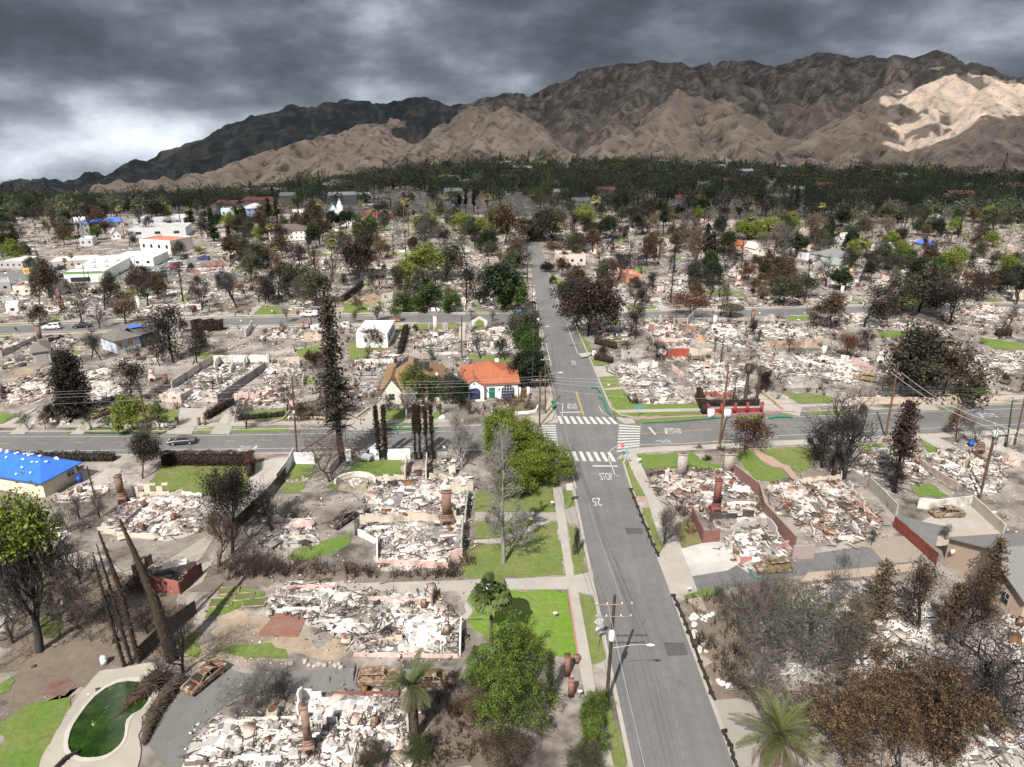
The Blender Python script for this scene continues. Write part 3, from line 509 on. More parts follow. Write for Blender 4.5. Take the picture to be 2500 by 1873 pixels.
TANS = [('P1',[(1000,1090),(1130,885),(1290,830),(1400,860),(1350,970),(1500,980),(1560,1100),(1300,1105)],(.38,.30,.22)),('P2',[(-10,975),(260,978),(500,1010),(540,1085),(240,1080),(-30,1050)],(.38,.30,.22)),('P1',[(0,660),(500,560),(900,760),(1000,900),(860,1080),(620,1150),(420,1290),(0,1420)],(.185,.145,.112)),('P1',[(330,1290),(420,1270),(0,1440),(0,1330)],(.18,.14,.11)),
        ('P2',[(250,690),(-120,730),(-300,700),(-260,600),(300,600),(700,640),(1180,640),(1180,675),(500,695)],(.21,.165,.135)),('P2',[(930,1290),(1100,1250),(1300,1330),(1300,1657),(900,1657),(850,1500)],(.16,.125,.10)),('P3',[(990,770),(1260,740),(1500,900),(1501,1300),(1160,1290)],(.20,.155,.12)),('P4',[(0,640),(350,690),(420,760),(120,900),(0,900)],(.19,.15,.12)),('P3',[(755,240),(805,240),(818,270),(762,272)],(.42,.31,.19)),('P3',[(890,545),(940,535),(960,560),(905,565)],(.40,.30,.19)),
        ('Q2',[(780,132),(880,50),(1050,50),(1050,112),(960,148)],(.34,.25,.15)),('Q2',[(360,165),(620,150),(720,190),(560,235),(360,230)],(.42,.32,.22)),('Q1',[(40,690),(200,622),(330,640),(150,722)],(.34,.27,.19)),('Q2',[(1920,872),(2190,855),(2212,960),(2050,972),(1980,932)],(.17,.12,.07)),('Q4',[(560,1400),(900,1450),(800,1500),(420,1500)],(.24,.20,.16)),('Q3',[(1000,790),(1060,780),(1100,890),(1070,898)],(.2,.17,.12)),('Q2',[(330,900),(760,870),(770,1040),(340,1060)],(.13,.10,.075)),('Q1',[(250,1000),(480,900),(640,990),(500,1080)],(.2,.16,.12)),('Q4',[(780,800),(1150,750),(1180,850),(880,865)],(.19,.165,.15)),('R2',[(380,1170),(600,1130),(640,1210),(420,1220)],(.42,.32,.22)),('R2',[(850,1080),(1050,1040),(1040,1110),(900,1150)],(.34,.25,.15)),('Q4',[(1250,780),(1700,800),(1760,870),(1250,865)],(.27,.22,.17)),('R1',[(1650,1200),(1830,1140),(1960,1160),(1840,1220)],(.16,.13,.11))]
def far_lawns():
    r = np.random.default_rng(62); k = 0
    while k < 70:
        y = r.uniform(212,410); x = r.uniform(-.72,.74)*y; w,d = r.uniform(4,13),r.uniform(3,7)
        if np.interp(y,MAIN_L[:,1],MAIN_L[:,0]) - 14 < x < np.interp(y,MAIN_R[:,1],MAIN_R[:,0]) + 14 or any(l[0,0] < x < l[-1,0] and abs(np.interp(x,l[:,0],l[:,1]) - y) < d/2 + 6 for l in (ST2,ST3,ST3b,ST4,ST5)): continue
        sheet('lawn',ragged(A([(-w/2,-d/2),(w/2,-d/2),(w/2,d/2),(-w/2,d/2)]) + A([x,y]),1.2),ZL - .0006*(k % 20) - .014,M_grass,(GR,OL,BRI,OL)[k % 4],'green patch of surviving lawn between far ruins'); k += 1
far_lawns()
for i,(c,pts,col) in enumerate(TANS): sheet('dirt_yard',ragged(PL(c,pts),2.2,1.0),.02 + .0008*i,M_dirt,col,'bare trampled soil of a burned yard')

# ------------------------------------------------------------------ painted markings
def text_poly(body):
    cu = bpy.data.curves.new('lettering','FONT'); cu.body = body; cu.resolution_u = 3; o = bpy.data.objects.new('lettering',cu); C.objects.link(o)
    me = o.evaluated_get(bpy.context.evaluated_depsgraph_get()).to_mesh(); v = A([p.co[:2] for p in me.vertices]); f = [list(p.vertices) for p in me.polygons]
    o.to_mesh_clear(); bpy.data.objects.remove(o); bpy.data.curves.remove(cu)
    lo,hi = v.min(0),v.max(0); return (v - (lo + hi)/2)/(hi - lo),f
def road_text(body,ctr,right,up,w,h,label,z=.042):
    v,f = text_poly(body); right = A(right)/np.linalg.norm(right); up = A(up)/np.linalg.norm(up)
    p = A(ctr)[None] + v[:,:1]*right*w + v[:,1:]*up*h
    b = MB(); V = np.c_[p,np.full(len(p),z)]; n0 = b.n; b.v.append(V); b.n += len(V)
    for q in f: b.fn.append(np.array(q) + n0); b.cn.append(A([1,1,1]))
    return struct(b.build('road_lettering',M_mark),label)
ax = A([-.028,1.0])
road_text('STOP',G('P3',600,137),(1,.02),ax,2.05,2.5,'white STOP lettering on the near lane of the long street'); road_text('25',G('P3',552,270),(-1,-.02),-ax,1.35,2.4,'white 25 lettering upside down on the left lane')
road_text('STOP',G('Q3',620,922),(-1,-.03),-ax,2.0,2.7,'white STOP lettering upside down beyond the crossing'); road_text('25',G('Q3',632,587),(1,.02),ax,1.1,2.8,'white 25 lettering on the far lane')
road_text('STOP',G('Q3',1400,1113),(.1,1),(-1,-.1),2.6,3.3,'white STOP lettering on the crossing street right of the crosswalk')
road_text('STOP',G('Q1',1905,1252),(-.05,-1),(1,.03),2.4,3.2,'white STOP lettering on the crossing street by the dry hedge'); road_text('STOP',G('Q4',1930,992),(.1,1),(-1,-.1),2.5,3.4,'white STOP lettering at the far right of the crossing street')
def bars(name,pts,label,z=.044):                        # list of four-corner painted bars
    b = MB()
    for q in pts: b.ngon(np.c_[A(q),np.full(4,z)],(1,1,1))
    return struct(b.build(name,M_mark),label)
def stripes(c,a0,a1,b0,b1,n,duty=.55):
    a0,a1,b0,b1 = (G(c,*p) for p in (a0,a1,b0,b1)); out = []
    for i in range(n):
        t0 = i/n; t1 = (i + duty)/n; out.append([a0 + (a1 - a0)*t0,a0 + (a1 - a0)*t1,b0 + (b1 - b0)*t1,b0 + (b1 - b0)*t0])
    return out
bars('crosswalk',stripes('Q3',(505,1000),(945,1010),(530,1060),(1000,1062),9),'white striped crosswalk north of the crossing')
bars('crosswalk',stripes('Q3',(565,1272),(945,1280),(590,1345),(990,1352),7,.5),'white striped crosswalk on the near side of the crossing')
bars('crosswalk',stripes('Q3',(985,1065),(965,1290),(1150,1078),(1140,1262),10,.5),'white striped crosswalk right of the crossing')
bars('crosswalk',stripes('Q3',(385,1070),(420,1230),(495,1068),(515,1240),9,.5),'white striped crosswalk left of the crossing')
def lines(segs,w,label,m_=None,z=.040,col=(1,1,1),name='road_line'):
    b = MB()
    for a,q in segs:
        a,q = A(a),A(q); t = (q - a)/np.linalg.norm(q - a); n = np.array([-t[1],t[0]])*w/2
        b.ngon(np.c_[A([a - n,q - n,q + n,a + n]),np.full(4,z)],col)
    return struct(b.build(name,m_ or M_mark,None),label)
def chain(pts): return list(zip(pts[:-1],pts[1:]))
lines([(G('Q3',780,1384),G('Q3',975,1386)),(G('Q3',525,972),G('Q3',690,968)),(G('Q3',1215,1085),G('Q3',1265,1143))],.42,'white stop bars at the crossing')
lines(chain(PL('Q3',[(985,1467),(950,1450),(925,1380),(905,1330),(912,1270),(950,1240),(1140,1220),(1500,1210),(2212,1165)])) + chain(PL('Q3',[(910,1000),(860,975),(825,920)])) + chain(PL('Q3',[(490,900),(548,905),(545,1000),(500,1040)])) + chain(PL('Q3',[(460,610),(420,440),(370,260),(330,60)])) + chain(PL('Q3',[(668,520),(620,400),(580,290)])) + chain(PL('Q3',[(530,180),(490,60),(462,0)])) + chain(PL('R3',[(465,960),(430,880),(395,815)])),.13,'white edge lines of the streets')
lines(chain(offset(CR_N[:5],1.9)) + chain(offset(CR_N[6:],1.9)) + chain(offset(CR_S[:5],-1.7)) + chain(offset(CR_S[6:],-1.9)),.12,'white parking lane lines along the crossing street')
M_yel = mat('yellow_paint',(.50,.31,.07),rough=.8,var=.25,vscale=3)
lines([(G('Q3',647,808),G('Q3',706,990)),(G('Q3',655,808),G('Q3',714,990))],.13,'double yellow line north of the crossing',M_yel)
mid = (CR_N + CR_S)/2
def dash(a,q,n,duty): a,q = A(a),A(q); return [(a + (q - a)*i/n,a + (q - a)*(i + duty)/n) for i in range(n)]
lines(dash((-120,115.9),(-12,119.2),16,.28) + dash((40,123.4),(104,129.9),9,.4) + [((24,121.2),(38,123.1))],.12,'yellow dashed centre line of the crossing street',M_yel)
lines(dash(G('P3',720,590),G('P3',950,1330),9,.5) + dash(G('P3',950,1330),G('P3',1010,1657),4,.6),.05,'faint worn centre line of the long street',None,.040,(.42,.42,.41))
M_patch = mat('asphalt_patch',(.082,.082,.084),rough=.9,var=.2,vscale=2)
for c,pts,lb in (('P3',[(698,405),(790,408),(796,438),(706,440)],'dark tar patch in the right lane'),('P3',[(898,1004),(1008,1008),(1032,1072),(922,1078)],'darker square tar patch near the kerb'),('Q3',[(565,345),(615,345),(622,355),(572,356)],'small dark tar patch'),('Q3',[(595,448),(665,448),(670,460),(600,462)],'narrow dark tar patch')): sheet('road_patch',PL(c,pts),.0385,M_patch,label=lb)
def cracks():
    b = MB(); r = np.random.default_rng(5)
    for _ in range(46):
        y = r.uniform(46,108); x = r.uniform(11.2,19.0); p = A([x,y]); a = r.choice([0,pi/2]) + r.normal(0,.35)
        for k in range(r.integers(3,9)):
            a += r.normal(0,.45); q = p + A([cos(a),sin(a)])*r.uniform(.3,.8)
            if not 10.9 < q[0] < 19.2: break
            n = A([-sin(a),cos(a)])*.022; b.ngon(np.c_[A([p - n,q - n,q + n,p + n]),np.full(4,.0375)],(.55,.55,.55)); p = q
    struct(b.build('road_crack',M_asph),'hairline cracks in the asphalt')
cracks()
lines([(a + A([r0,0]),b_ + A([r0,0])) for r0 in () for a,b_ in ()] + chain(PL('Q3',[(1265,1195),(1300,1185),(1330,1200),(1300,1200)])) + chain(PL('Q3',[(1340,1180),(1385,1195),(1350,1200),(1330,1185)])),.16,'white surveyor scribble sprayed on the asphalt')
# ------------------------------------------------------------------ trees
def grow(r,h=10.0,r0=.22,levels=4,kids=(5,4,4,3),ang=(35,65),ratio=(.55,.8),up=.12,wob=.16,clear=.3,trunkfrac=.85,minr=.018,fork=False):
    segs = []; tips = []
    def br(p,d,L,rad,lev):
        n = 5 if lev == 0 else (4 if lev < levels - 1 else 2)
        nk = kids[min(lev,len(kids) - 1)] if lev < levels else 0
        at = np.sort(r.uniform(clear if lev == 0 else .25,1.0,nk)) if nk else []
        ki = 0; rc = rad
        for i in range(n):
            d = d + r.normal(0,wob,3) + A([0,0,up]); d /= np.linalg.norm(d); q = p + d*L/n
            r1_ = max(minr,rad*(1 - .62*(i + 1)/n)); segs.append((p,q,rc,r1_,lev)); rc = r1_
            while ki < nk and at[ki] <= (i + 1)/n + 1e-6:
                t = r.uniform(0,1); b = p + (q - p)*t
                a = np.radians(r.uniform(*ang)); az = r.uniform(0,2*pi)
                u = np.cross(d,A([cos(az),sin(az),.3])); u /= np.linalg.norm(u) + 1e-9
                e = d*cos(a) + u*sin(a); e /= np.linalg.norm(e)
                br(b,e,L*r.uniform(*ratio)*(1.05 - .35*at[ki] if lev == 0 else 1),max(minr,rc*.72),lev + 1); ki += 1
            p = q
        if lev >= levels - 1: tips.append(p)
        elif lev == 0: br(p,d,L*.5,max(minr,rc),1)
    br(A([0,0,-.2]),A([r.normal(0,.06),r.normal(0,.06),1]),h*trunkfrac*.62,r0,0)
    p0,p1,ra,rb,lv = map(lambda x: A(x),zip(*segs)); return p0,p1,ra,rb,lv,A(tips)
def norm_skel(sk,h,width):
    p0,p1,ra,rb,lv,tips = sk
    z = np.percentile(p1[:,2],99); w = np.percentile(np.hypot(p1[:,0],p1[:,1]),96)
    s = A([width/2/w,width/2/w,h/z]); return p0*s,p1*s,ra,rb,lv,tips*s
def leafs(b,r,ctr,n,spread,size,cols,flat=0.0,jit=.25):
    m_ = len(ctr)*n; c = np.repeat(ctr,n,0) + r.normal(0,1,(m_,3))*A(spread)
    a = r.normal(0,1,(m_,3)); a[:,2] *= 1 - flat; a /= np.linalg.norm(a,axis=1,keepdims=True)
    o = np.cross(a,r.normal(0,1,(m_,3))); o /= np.linalg.norm(o,axis=1,keepdims=True)
    s = size*r.uniform(.6,1.35,(m_,1)); a = a*s; o = o*s*.55
    P = np.stack([c - a,c - o*.9 + a*.1,c + a,c + o + a*.15],1)
    cl = A(cols); clump = np.repeat(r.integers(0,len(cl),len(ctr)),n); pick = np.where(r.random(m_) < .65,clump,r.integers(0,len(cl),m_))
    col = cl[pick]*r.uniform(1 - jit,1 + jit,(m_,1)); b.quads(P,col)
CHAR = A([.030,.026,.024]); GREY = A([.16,.145,.13]); PALE = A([.36,.34,.315]); BRN = A([.075,.052,.038])
PROTO = {}
def proto(kind,k,f): PROTO.setdefault(kind,[]).append(f(np.random.default_rng(1000 + hash(kind) % 7*0 + sum(map(ord,kind))*13 + k)))
def skel_tree(r,width,col,twigcol,leaf=None,levels=4,kids=(6,5,4,3),h=10.,tipmax=260,twmin=.022,r0=.24,nside=5,**kw):
    sk = norm_skel(grow(r,h,r0,levels,kids,minr=twmin,**kw),h,width); p0,p1,ra,rb,lv,tips = sk
    tb = MB(); m_ = lv <= 1; cv = r.uniform(.75,1.3,(m_.sum(),1)); tb.segs(p0[m_],p1[m_],ra[m_],rb[m_],nside,A(col)*cv)
    cb = MB(); q = ~m_; cb.segs(p0[q],p1[q],ra[q],rb[q],3,A(twigcol)*r.uniform(.7,1.4,(q.sum(),1)))
    if leaf:
        if len(tips) > tipmax: tips = tips[r.permutation(len(tips))[:tipmax]]
        leafs(cb,r,tips,leaf['n'],leaf['spread'],leaf['size'],leaf['cols'],leaf.get('flat',0),leaf.get('jit',.25))
    return tb.build('trunk',M_char,data_only=True),cb.build('crown',M_leaf if leaf else M_char,data_only=True)
def L_(n,sp,sz,cols,**k): return dict(n=n,spread=sp,size=sz,cols=cols,**k)
BL_GREEN = [(.055,.095,.022),(.075,.125,.025),(.04,.07,.02),(.095,.15,.035)]
BL_LIME = [(.17,.22,.035),(.22,.26,.05),(.13,.18,.03),(.26,.27,.08)]
BL_DARK = [(.022,.038,.016),(.03,.05,.02),(.018,.028,.014),(.045,.06,.028)]
BL_OLIVE = [(.075,.085,.05),(.095,.105,.065),(.05,.06,.035),(.12,.12,.08)]
BL_BROWN = [(.085,.052,.032),(.11,.07,.042),(.06,.038,.026),(.14,.095,.06)]
BL_RUST = [(.14,.055,.028),(.10,.042,.024),(.07,.035,.022),(.17,.085,.045)]
BL_BURNT = [(.032,.025,.021),(.045,.034,.027),(.022,.019,.017),(.065,.048,.036)]
BL_TAN = [(.20,.14,.085),(.15,.10,.06),(.25,.18,.11),(.11,.075,.05)]
for k in range(4):
    proto('bare',k,lambda r: skel_tree(r,r.uniform(7.5,9.5),CHAR,CHAR*1.5,None,4,(6,5,4,3),clear=.3,wob=.2))
    proto('black',k,lambda r: skel_tree(r,r.uniform(7.5,10),CHAR*.8,CHAR,L_(5,.45,.20,BL_BURNT),4,(6,5,4,3),tipmax=420))
for k in range(2):
    proto('pale',k,lambda r: skel_tree(r,6.5,PALE*.8,PALE,None,4,(9,5,4,2),clear=.25,ang=(25,50),up=.18,r0=.2,twmin=.03))
    proto('greybare',k,lambda r: skel_tree(r,8,GREY,GREY*.8,None,4,(7,6,5,3),clear=.28,wob=.2))
    proto('pinkbare',k,lambda r: skel_tree(r,7.5,BRN*2,A([.19,.14,.12]),L_(3,.4,.2,[(.2,.15,.125),(.15,.11,.09)]),4,(7,6,5,3),clear=.2,up=.2,tipmax=300))
    proto('brown',k,lambda r: skel_tree(r,8,CHAR*1.3,BRN,L_(9,.42,.26,BL_BROWN),4,(6,5,4,3),tipmax=330))
    proto('tan',k,lambda r: skel_tree(r,7,BRN,BRN*1.6,L_(6,.4,.22,BL_TAN),4,(7,5,4,3),tipmax=260))
    proto('rust',k,lambda r: skel_tree(r,12,CHAR*1.6,BRN,L_(7,.45,.26,BL_RUST),4,(6,5,4,3),tipmax=330,clear=.15))
    proto('oak',k,lambda r: skel_tree(r,12.5,CHAR,BRN*.8,L_(16,.55,.27,[(.05,.045,.03),(.075,.068,.045),(.038,.033,.024),(.10,.09,.062)]),4,(8,5,4,3),tipmax=520,clear=.12))
    proto('darkoak',k,lambda r: skel_tree(r,10.5,CHAR,CHAR,L_(15,.5,.27,[(.04,.03,.024),(.055,.04,.03),(.028,.022,.018),(.075,.052,.036)]),4,(8,5,4,3),tipmax=520,clear=.1))
    proto('green',k,lambda r: skel_tree(r,8.5,BRN,BRN,L_(14,.5,.3,BL_GREEN),4,(7,5,4,3),tipmax=420,clear=.2))
    proto('lime',k,lambda r: skel_tree(r,9,BRN,BRN,L_(13,.5,.3,BL_LIME),4,(7,5,4,3),tipmax=380,clear=.25))
    proto('darkgreen',k,lambda r: skel_tree(r,8,CHAR,BRN,L_(16,.55,.32,BL_DARK),4,(7,5,4,3),tipmax=360,clear=.15))
    proto('olive',k,lambda r: skel_tree(r,8,BRN,BRN*1.5,L_(9,.5,.27,BL_OLIVE),4,(7,6,4,3),tipmax=380,clear=.15))
    proto('young',k,lambda r: skel_tree(r,6,BRN*1.6,BRN*1.6,L_(5,.4,.24,[(.12,.16,.05),(.09,.13,.035),(.16,.19,.07)]),3,(8,5,4),tipmax=240,clear=.25,up=.2))
def conifer(r,h,wid,trunk,cols,clear,n_whorl,dens,size,top_taper=.8,ragged=.35,lowbare=0.0,spr=.28):
    tb = MB(); lean = r.normal(0,.012,2); zz = np.linspace(0,h,9); pts = np.c_[zz*lean[0] + r.normal(0,.03,9),zz*lean[1] + r.normal(0,.03,9),zz - .2]
    tb.path(pts,np.linspace(h*.022,.03,9),7,A(trunk))
    cb = MB(); P0,P1,Ra,Ctr = [],[],[],[]
    for i in range(n_whorl):
        t = r.uniform(lowbare,1); z = h*t
        if t < clear and r.random() < .45: continue
        L = wid/2*((1 - t)**top_taper*.95 + .05)*r.uniform(1 - ragged,1.1)*(.55 if t < clear else 1); az = r.uniform(0,2*pi); dz = r.uniform(-.3,.15)
        a = A([np.interp(z,pts[:,2],pts[:,0]),np.interp(z,pts[:,2],pts[:,1]),z]); d = A([cos(az),sin(az),dz]); q = a + d*L*.6; e = q + A([cos(az),sin(az),dz - .15])*L*.4
        P0 += [a,q]; P1 += [q,e]; Ra += [.06,.04]
        if t >= clear:
            for u in np.linspace(.25,1,max(2,int(L/.45))): Ctr.append(a + d*L*u + r.normal(0,.1,3))
        else:
            for _ in range(3): s_ = a + d*L*r.uniform(.4,1); P0.append(s_); P1.append(s_ + r.normal(0,.5,3)); Ra.append(.025)
    cb.segs(P0,P1,Ra,A(Ra)*.5,3,CHAR*1.3)
    if Ctr: leafs(cb,r,A(Ctr),dens,(spr,spr,spr*.6),size,cols)
    return tb.build('trunk',M_char,data_only=True),cb.build('crown',M_leaf,data_only=True)
for k in range(2):
    proto('conifer',k,lambda r: conifer(r,12,5,BRN,BL_DARK,.1,150,8,.32))
    proto('burntconifer',k,lambda r: conifer(r,14,5.2,CHAR,BL_BURNT + [(.085,.06,.04)],.2,170,7,.26))
    proto('skelconifer',k,lambda r: conifer(r,13,3.6,CHAR*.8,BL_BURNT,.9,110,4,.2,.5,.6,.12))
    proto('pine',k,lambda r: conifer(r,15,4.5,CHAR,BL_DARK + BL_BURNT,.45,120,9,.36,.4))
    proto('cypress',k,lambda r: conifer(r,10,1.5,CHAR,BL_BURNT + [(.06,.05,.03)],.06,260,8,.2,.28,.2))
    proto('burntcypress',k,lambda r: conifer(r,10,1.7,CHAR*.9,[(.075,.048,.03),(.055,.038,.025),(.04,.03,.02)],.42,230,9,.19,.3,.25))
def fan_palm(r,h,crown,skirt,cols,dry,tr=.2,nf=34,blade=1.0,lean=.02):
    tb = MB(); zz = np.linspace(0,h,10); lx,ly = r.normal(0,lean,2); pts = np.c_[lx*zz**1.3,ly*zz**1.3,zz - .1]
    tb.path(pts,np.interp(zz,[0,h*.08,h],[tr*1.5,tr,tr*.8]),8,A([.13,.10,.075])); top = pts[-1]
    cb = MB(); db = MB()
    for i in range(nf + skirt):
        dead = i >= nf; az = r.uniform(0,2*pi); el = r.uniform(-25,75) if not dead else r.uniform(-80,-45); el = np.radians(el)
        d = A([cos(az)*cos(el),sin(az)*cos(el),sin(el)]); L = crown*r.uniform(.75,1.1)*(.5 if not dead else .42); st = top + d*L
        b = db if dead else cb; c = A(dry if dead else cols[r.integers(len(cols))])*r.uniform(.75,1.25)
        b.segs([top],[st],.03,.02,3,c*.9)
        s_ = np.cross(d,A([0,0,1])); s_ /= np.linalg.norm(s_) + 1e-9; u = np.cross(s_,d)
        for a in np.linspace(-1.25,1.25,9):
            e = d*cos(a) + s_*sin(a) + u*r.normal(0,.12); ln = crown*.5*blade*r.uniform(.85,1.1)*(.7 if dead else 1); mid = st + e*ln*.6; tip = st + e*ln + A([0,0,-.28*ln*(1 + (.5 if not dead else 0))]); w = np.cross(e,u); w = w/(np.linalg.norm(w) + 1e-9)*.085*crown
            b.quads([[st,mid - w,tip,mid + w]],c*r.uniform(.85,1.15))
    return tb.build('trunk',M_thatch,data_only=True),cb.build('crown',M_leaf,data_only=True),(db.build('dead_fronds',M_leaf,data_only=True) if skirt else None)
FP = [(.11,.15,.045),(.085,.125,.035),(.15,.18,.07),(.22,.21,.10)]
proto('fanpalm',0,lambda r: fan_palm(r,10,1.7,16,[(.27,.26,.11),(.2,.21,.08),(.33,.29,.15)],(.2,.15,.10),.14)); proto('fanpalm',1,lambda r: fan_palm(r,10,1.5,14,[(.33,.29,.16),(.25,.23,.11)],(.24,.18,.12),.13))
def date_palm(r,h,L,nf,ndead,cols,dry,tr=.35,keep_up=True,curve=1.0,leafl=.42):
    tb = MB(); zz = np.linspace(0,h,8); lx,ly = r.normal(0,.03,2); pts = np.c_[lx*zz,ly*zz,zz - .1]; tb.path(pts,np.interp(zz,[0,h*.7,h],[tr*1.15,tr*.9,tr*1.25]),9,A([.085,.062,.045])); top = pts[-1]
    cb = MB(); db = MB()
    for i in range(nf + ndead):
        dead = i >= nf; az = r.uniform(0,2*pi); el = np.radians(r.uniform(15,85) if not dead else r.uniform(-50,5)); ln = L*r.uniform(.8,1.1)*(1 if not dead else .85); n = 11; p = top.copy(); e_ = el; P = [p]; 
        for k in range(n):
            p = p + A([cos(az)*cos(e_),sin(az)*cos(e_),sin(e_)])*ln/n; P.append(p); e_ -= curve*(.085 if not dead else .13)*(1.2 - .3*sin(el)); e_ = max(e_,-1.45)
        P = A(P); b = db if dead else cb; c = A(dry[r.integers(len(dry))] if dead else cols[r.integers(len(cols))])*r.uniform(.8,1.2)
        b.segs(P[:-1],P[1:],.035,.03,3,c*1.1)
        T = np.gradient(P,axis=0); T /= np.linalg.norm(T,axis=1,keepdims=True); Sd = np.cross(T,A([0,0,1])); Sd /= np.linalg.norm(Sd,axis=1,keepdims=True) + 1e-9; U = np.cross(Sd,T)
        for u in np.linspace(.12,1,26 if not dead else 18):
            f = u*n; k = min(int(f),n - 1); q = P[k] + (P[k + 1] - P[k])*(f - k)
            for sgn in (-1,1):
                l = leafl*L*.5*sin(pi*(.15 + .8*u))*r.uniform(.8,1.15); dd = Sd[k]*sgn*.8 + T[k]*.55 + U[k]*.25 + A([0,0,-.35 if dead else -.05]); dd /= np.linalg.norm(dd); w = T[k]*.045; m_ = q + dd*l*.5
                b.quads([[q,m_ - w,q + dd*l + A([0,0,-.15*l]),m_ + w]],c*r.uniform(.8,1.2))
    return tb.build('trunk',M_thatch,data_only=True),(cb.build('crown',M_leaf,data_only=True) if nf else None),(db.build('dead_fronds',M_leaf,data_only=True) if ndead else None)
proto('datepalm',0,lambda r: date_palm(r,7,2.6,26,14,[(.09,.12,.04),(.12,.15,.05)],[(.16,.12,.075)],.3)); proto('deadpalm',0,lambda r: date_palm(r,7,2.2,0,22,[],[(.17,.135,.10),(.12,.095,.07)],.25,curve=1.6))
def umbrella(r):
    tb = MB(); tb.path([(0,0,-.1),(.05,0,.8),(0,.05,1.6)],[.2,.14,.1],6,CHAR*2); cb = MB()
    for _ in range(26): a = r.uniform(0,2*pi); q = r.uniform(.5,2.1); tb.segs([(0,0,1.5)],[(cos(a)*q,sin(a)*q,1.9 + .25*(2 - q))],.05,.03,3,CHAR*2)
    t = r.uniform(0,2*pi,700); q = np.sqrt(r.uniform(0,1,700))*2.3; leafs(cb,r,np.c_[np.cos(t)*q,np.sin(t)*q,2.0 + .55*np.sqrt(np.maximum(0,1 - (q/2.4)**2))],5,.13,.14,[(.12,.10,.085),(.09,.07,.058),(.15,.12,.10)]); return tb.build('trunk',M_char,data_only=True),cb.build('crown',M_leaf,data_only=True)
proto('umbrella',0,umbrella)
DESC = dict(bare=('charred bare tree with black branches','tree','bare_tree'),black=('blackened tree with burnt twiggy crown','tree','burned_tree'),pale=('pale grey bare tree','tree','bare_tree'),greybare=('grey leafless tree','tree','bare_tree'),pinkbare=('tall leafless tree with pinkish brown twigs','tree','bare_tree'),brown=('scorched tree with brown leaves','tree','scorched_tree'),tan=('tree with dry tan leaves','tree','scorched_tree'),rust=('wide tree with rust-red scorched leaves','tree','scorched_tree'),oak=('broad dark olive oak','tree','oak_tree'),darkoak=('dense dark brown oak','tree','oak_tree'),green=('leafy green tree','tree','green_tree'),lime=('bright yellow-green tree','tree','green_tree'),darkgreen=('dark green leafy tree','tree','green_tree'),olive=('grey-olive bushy tree','tree','olive_tree'),young=('slim young tree with thin green leaves','tree','young_tree'),conifer=('dark green conifer','conifer','conifer_tree'),burntconifer=('scorched brown-black conifer','conifer','burned_conifer'),skelconifer=('bare black conifer skeleton with stub branches','conifer','burned_conifer'),pine=('tall dark pine with high crown','pine tree','pine_tree'),cypress=('dark scorched column cypress','cypress','cypress_tree'),burntcypress=('burnt column cypress with brown top','cypress','cypress_tree'),fanpalm=('tall thin fan palm','palm tree','palm_tree'),datepalm=('date palm with drooping fronds','palm tree','palm_tree'),deadpalm=('dead palm with hanging dry fronds','palm tree','dead_palm'),umbrella=('small umbrella-shaped scorched tree','tree','scorched_tree'))
PH = dict(conifer=12,burntconifer=14,skelconifer=13,pine=15,umbrella=2.6,fanpalm=11,datepalm=9,deadpalm=7.3)
TREES = []                                                  # label is written once all trees stand, from what surrounds them
def tree(kind,xy,h,label=None,wide=1.0,var=None,group=None):
    v = PROTO[kind]; k = int(rng.integers(len(v))) if var is None else var; s_ = h/PH.get(kind,10)
    d,cat,nm = DESC[kind]
    z = float(base_z(xy[0],xy[1])); o = thing(nm,label or d,cat,(xy[0],xy[1],z),rng.uniform(0,6.28),group,(s_*wide,s_*wide,s_))
    for n,me in zip(('trunk','crown','dead_fronds'),v[k]):
        if me is not None: obj(n,me,o)
    if label is None: TREES.append((o,kind,xy,h))
    return o
def tpx(kind,c,x,y,hp,wide=1.0,label=None,var=None):
    b = G(c,x,y); h = HT(c,b,y - hp); return tree(kind,b,max(1.2,h),label,wide*(1.0 if c[0] != 'R' or kind in ('fanpalm','skelconifer','cypress','pine','conifer') else (1.6 if kind == 'lime' else 1.25)),var)
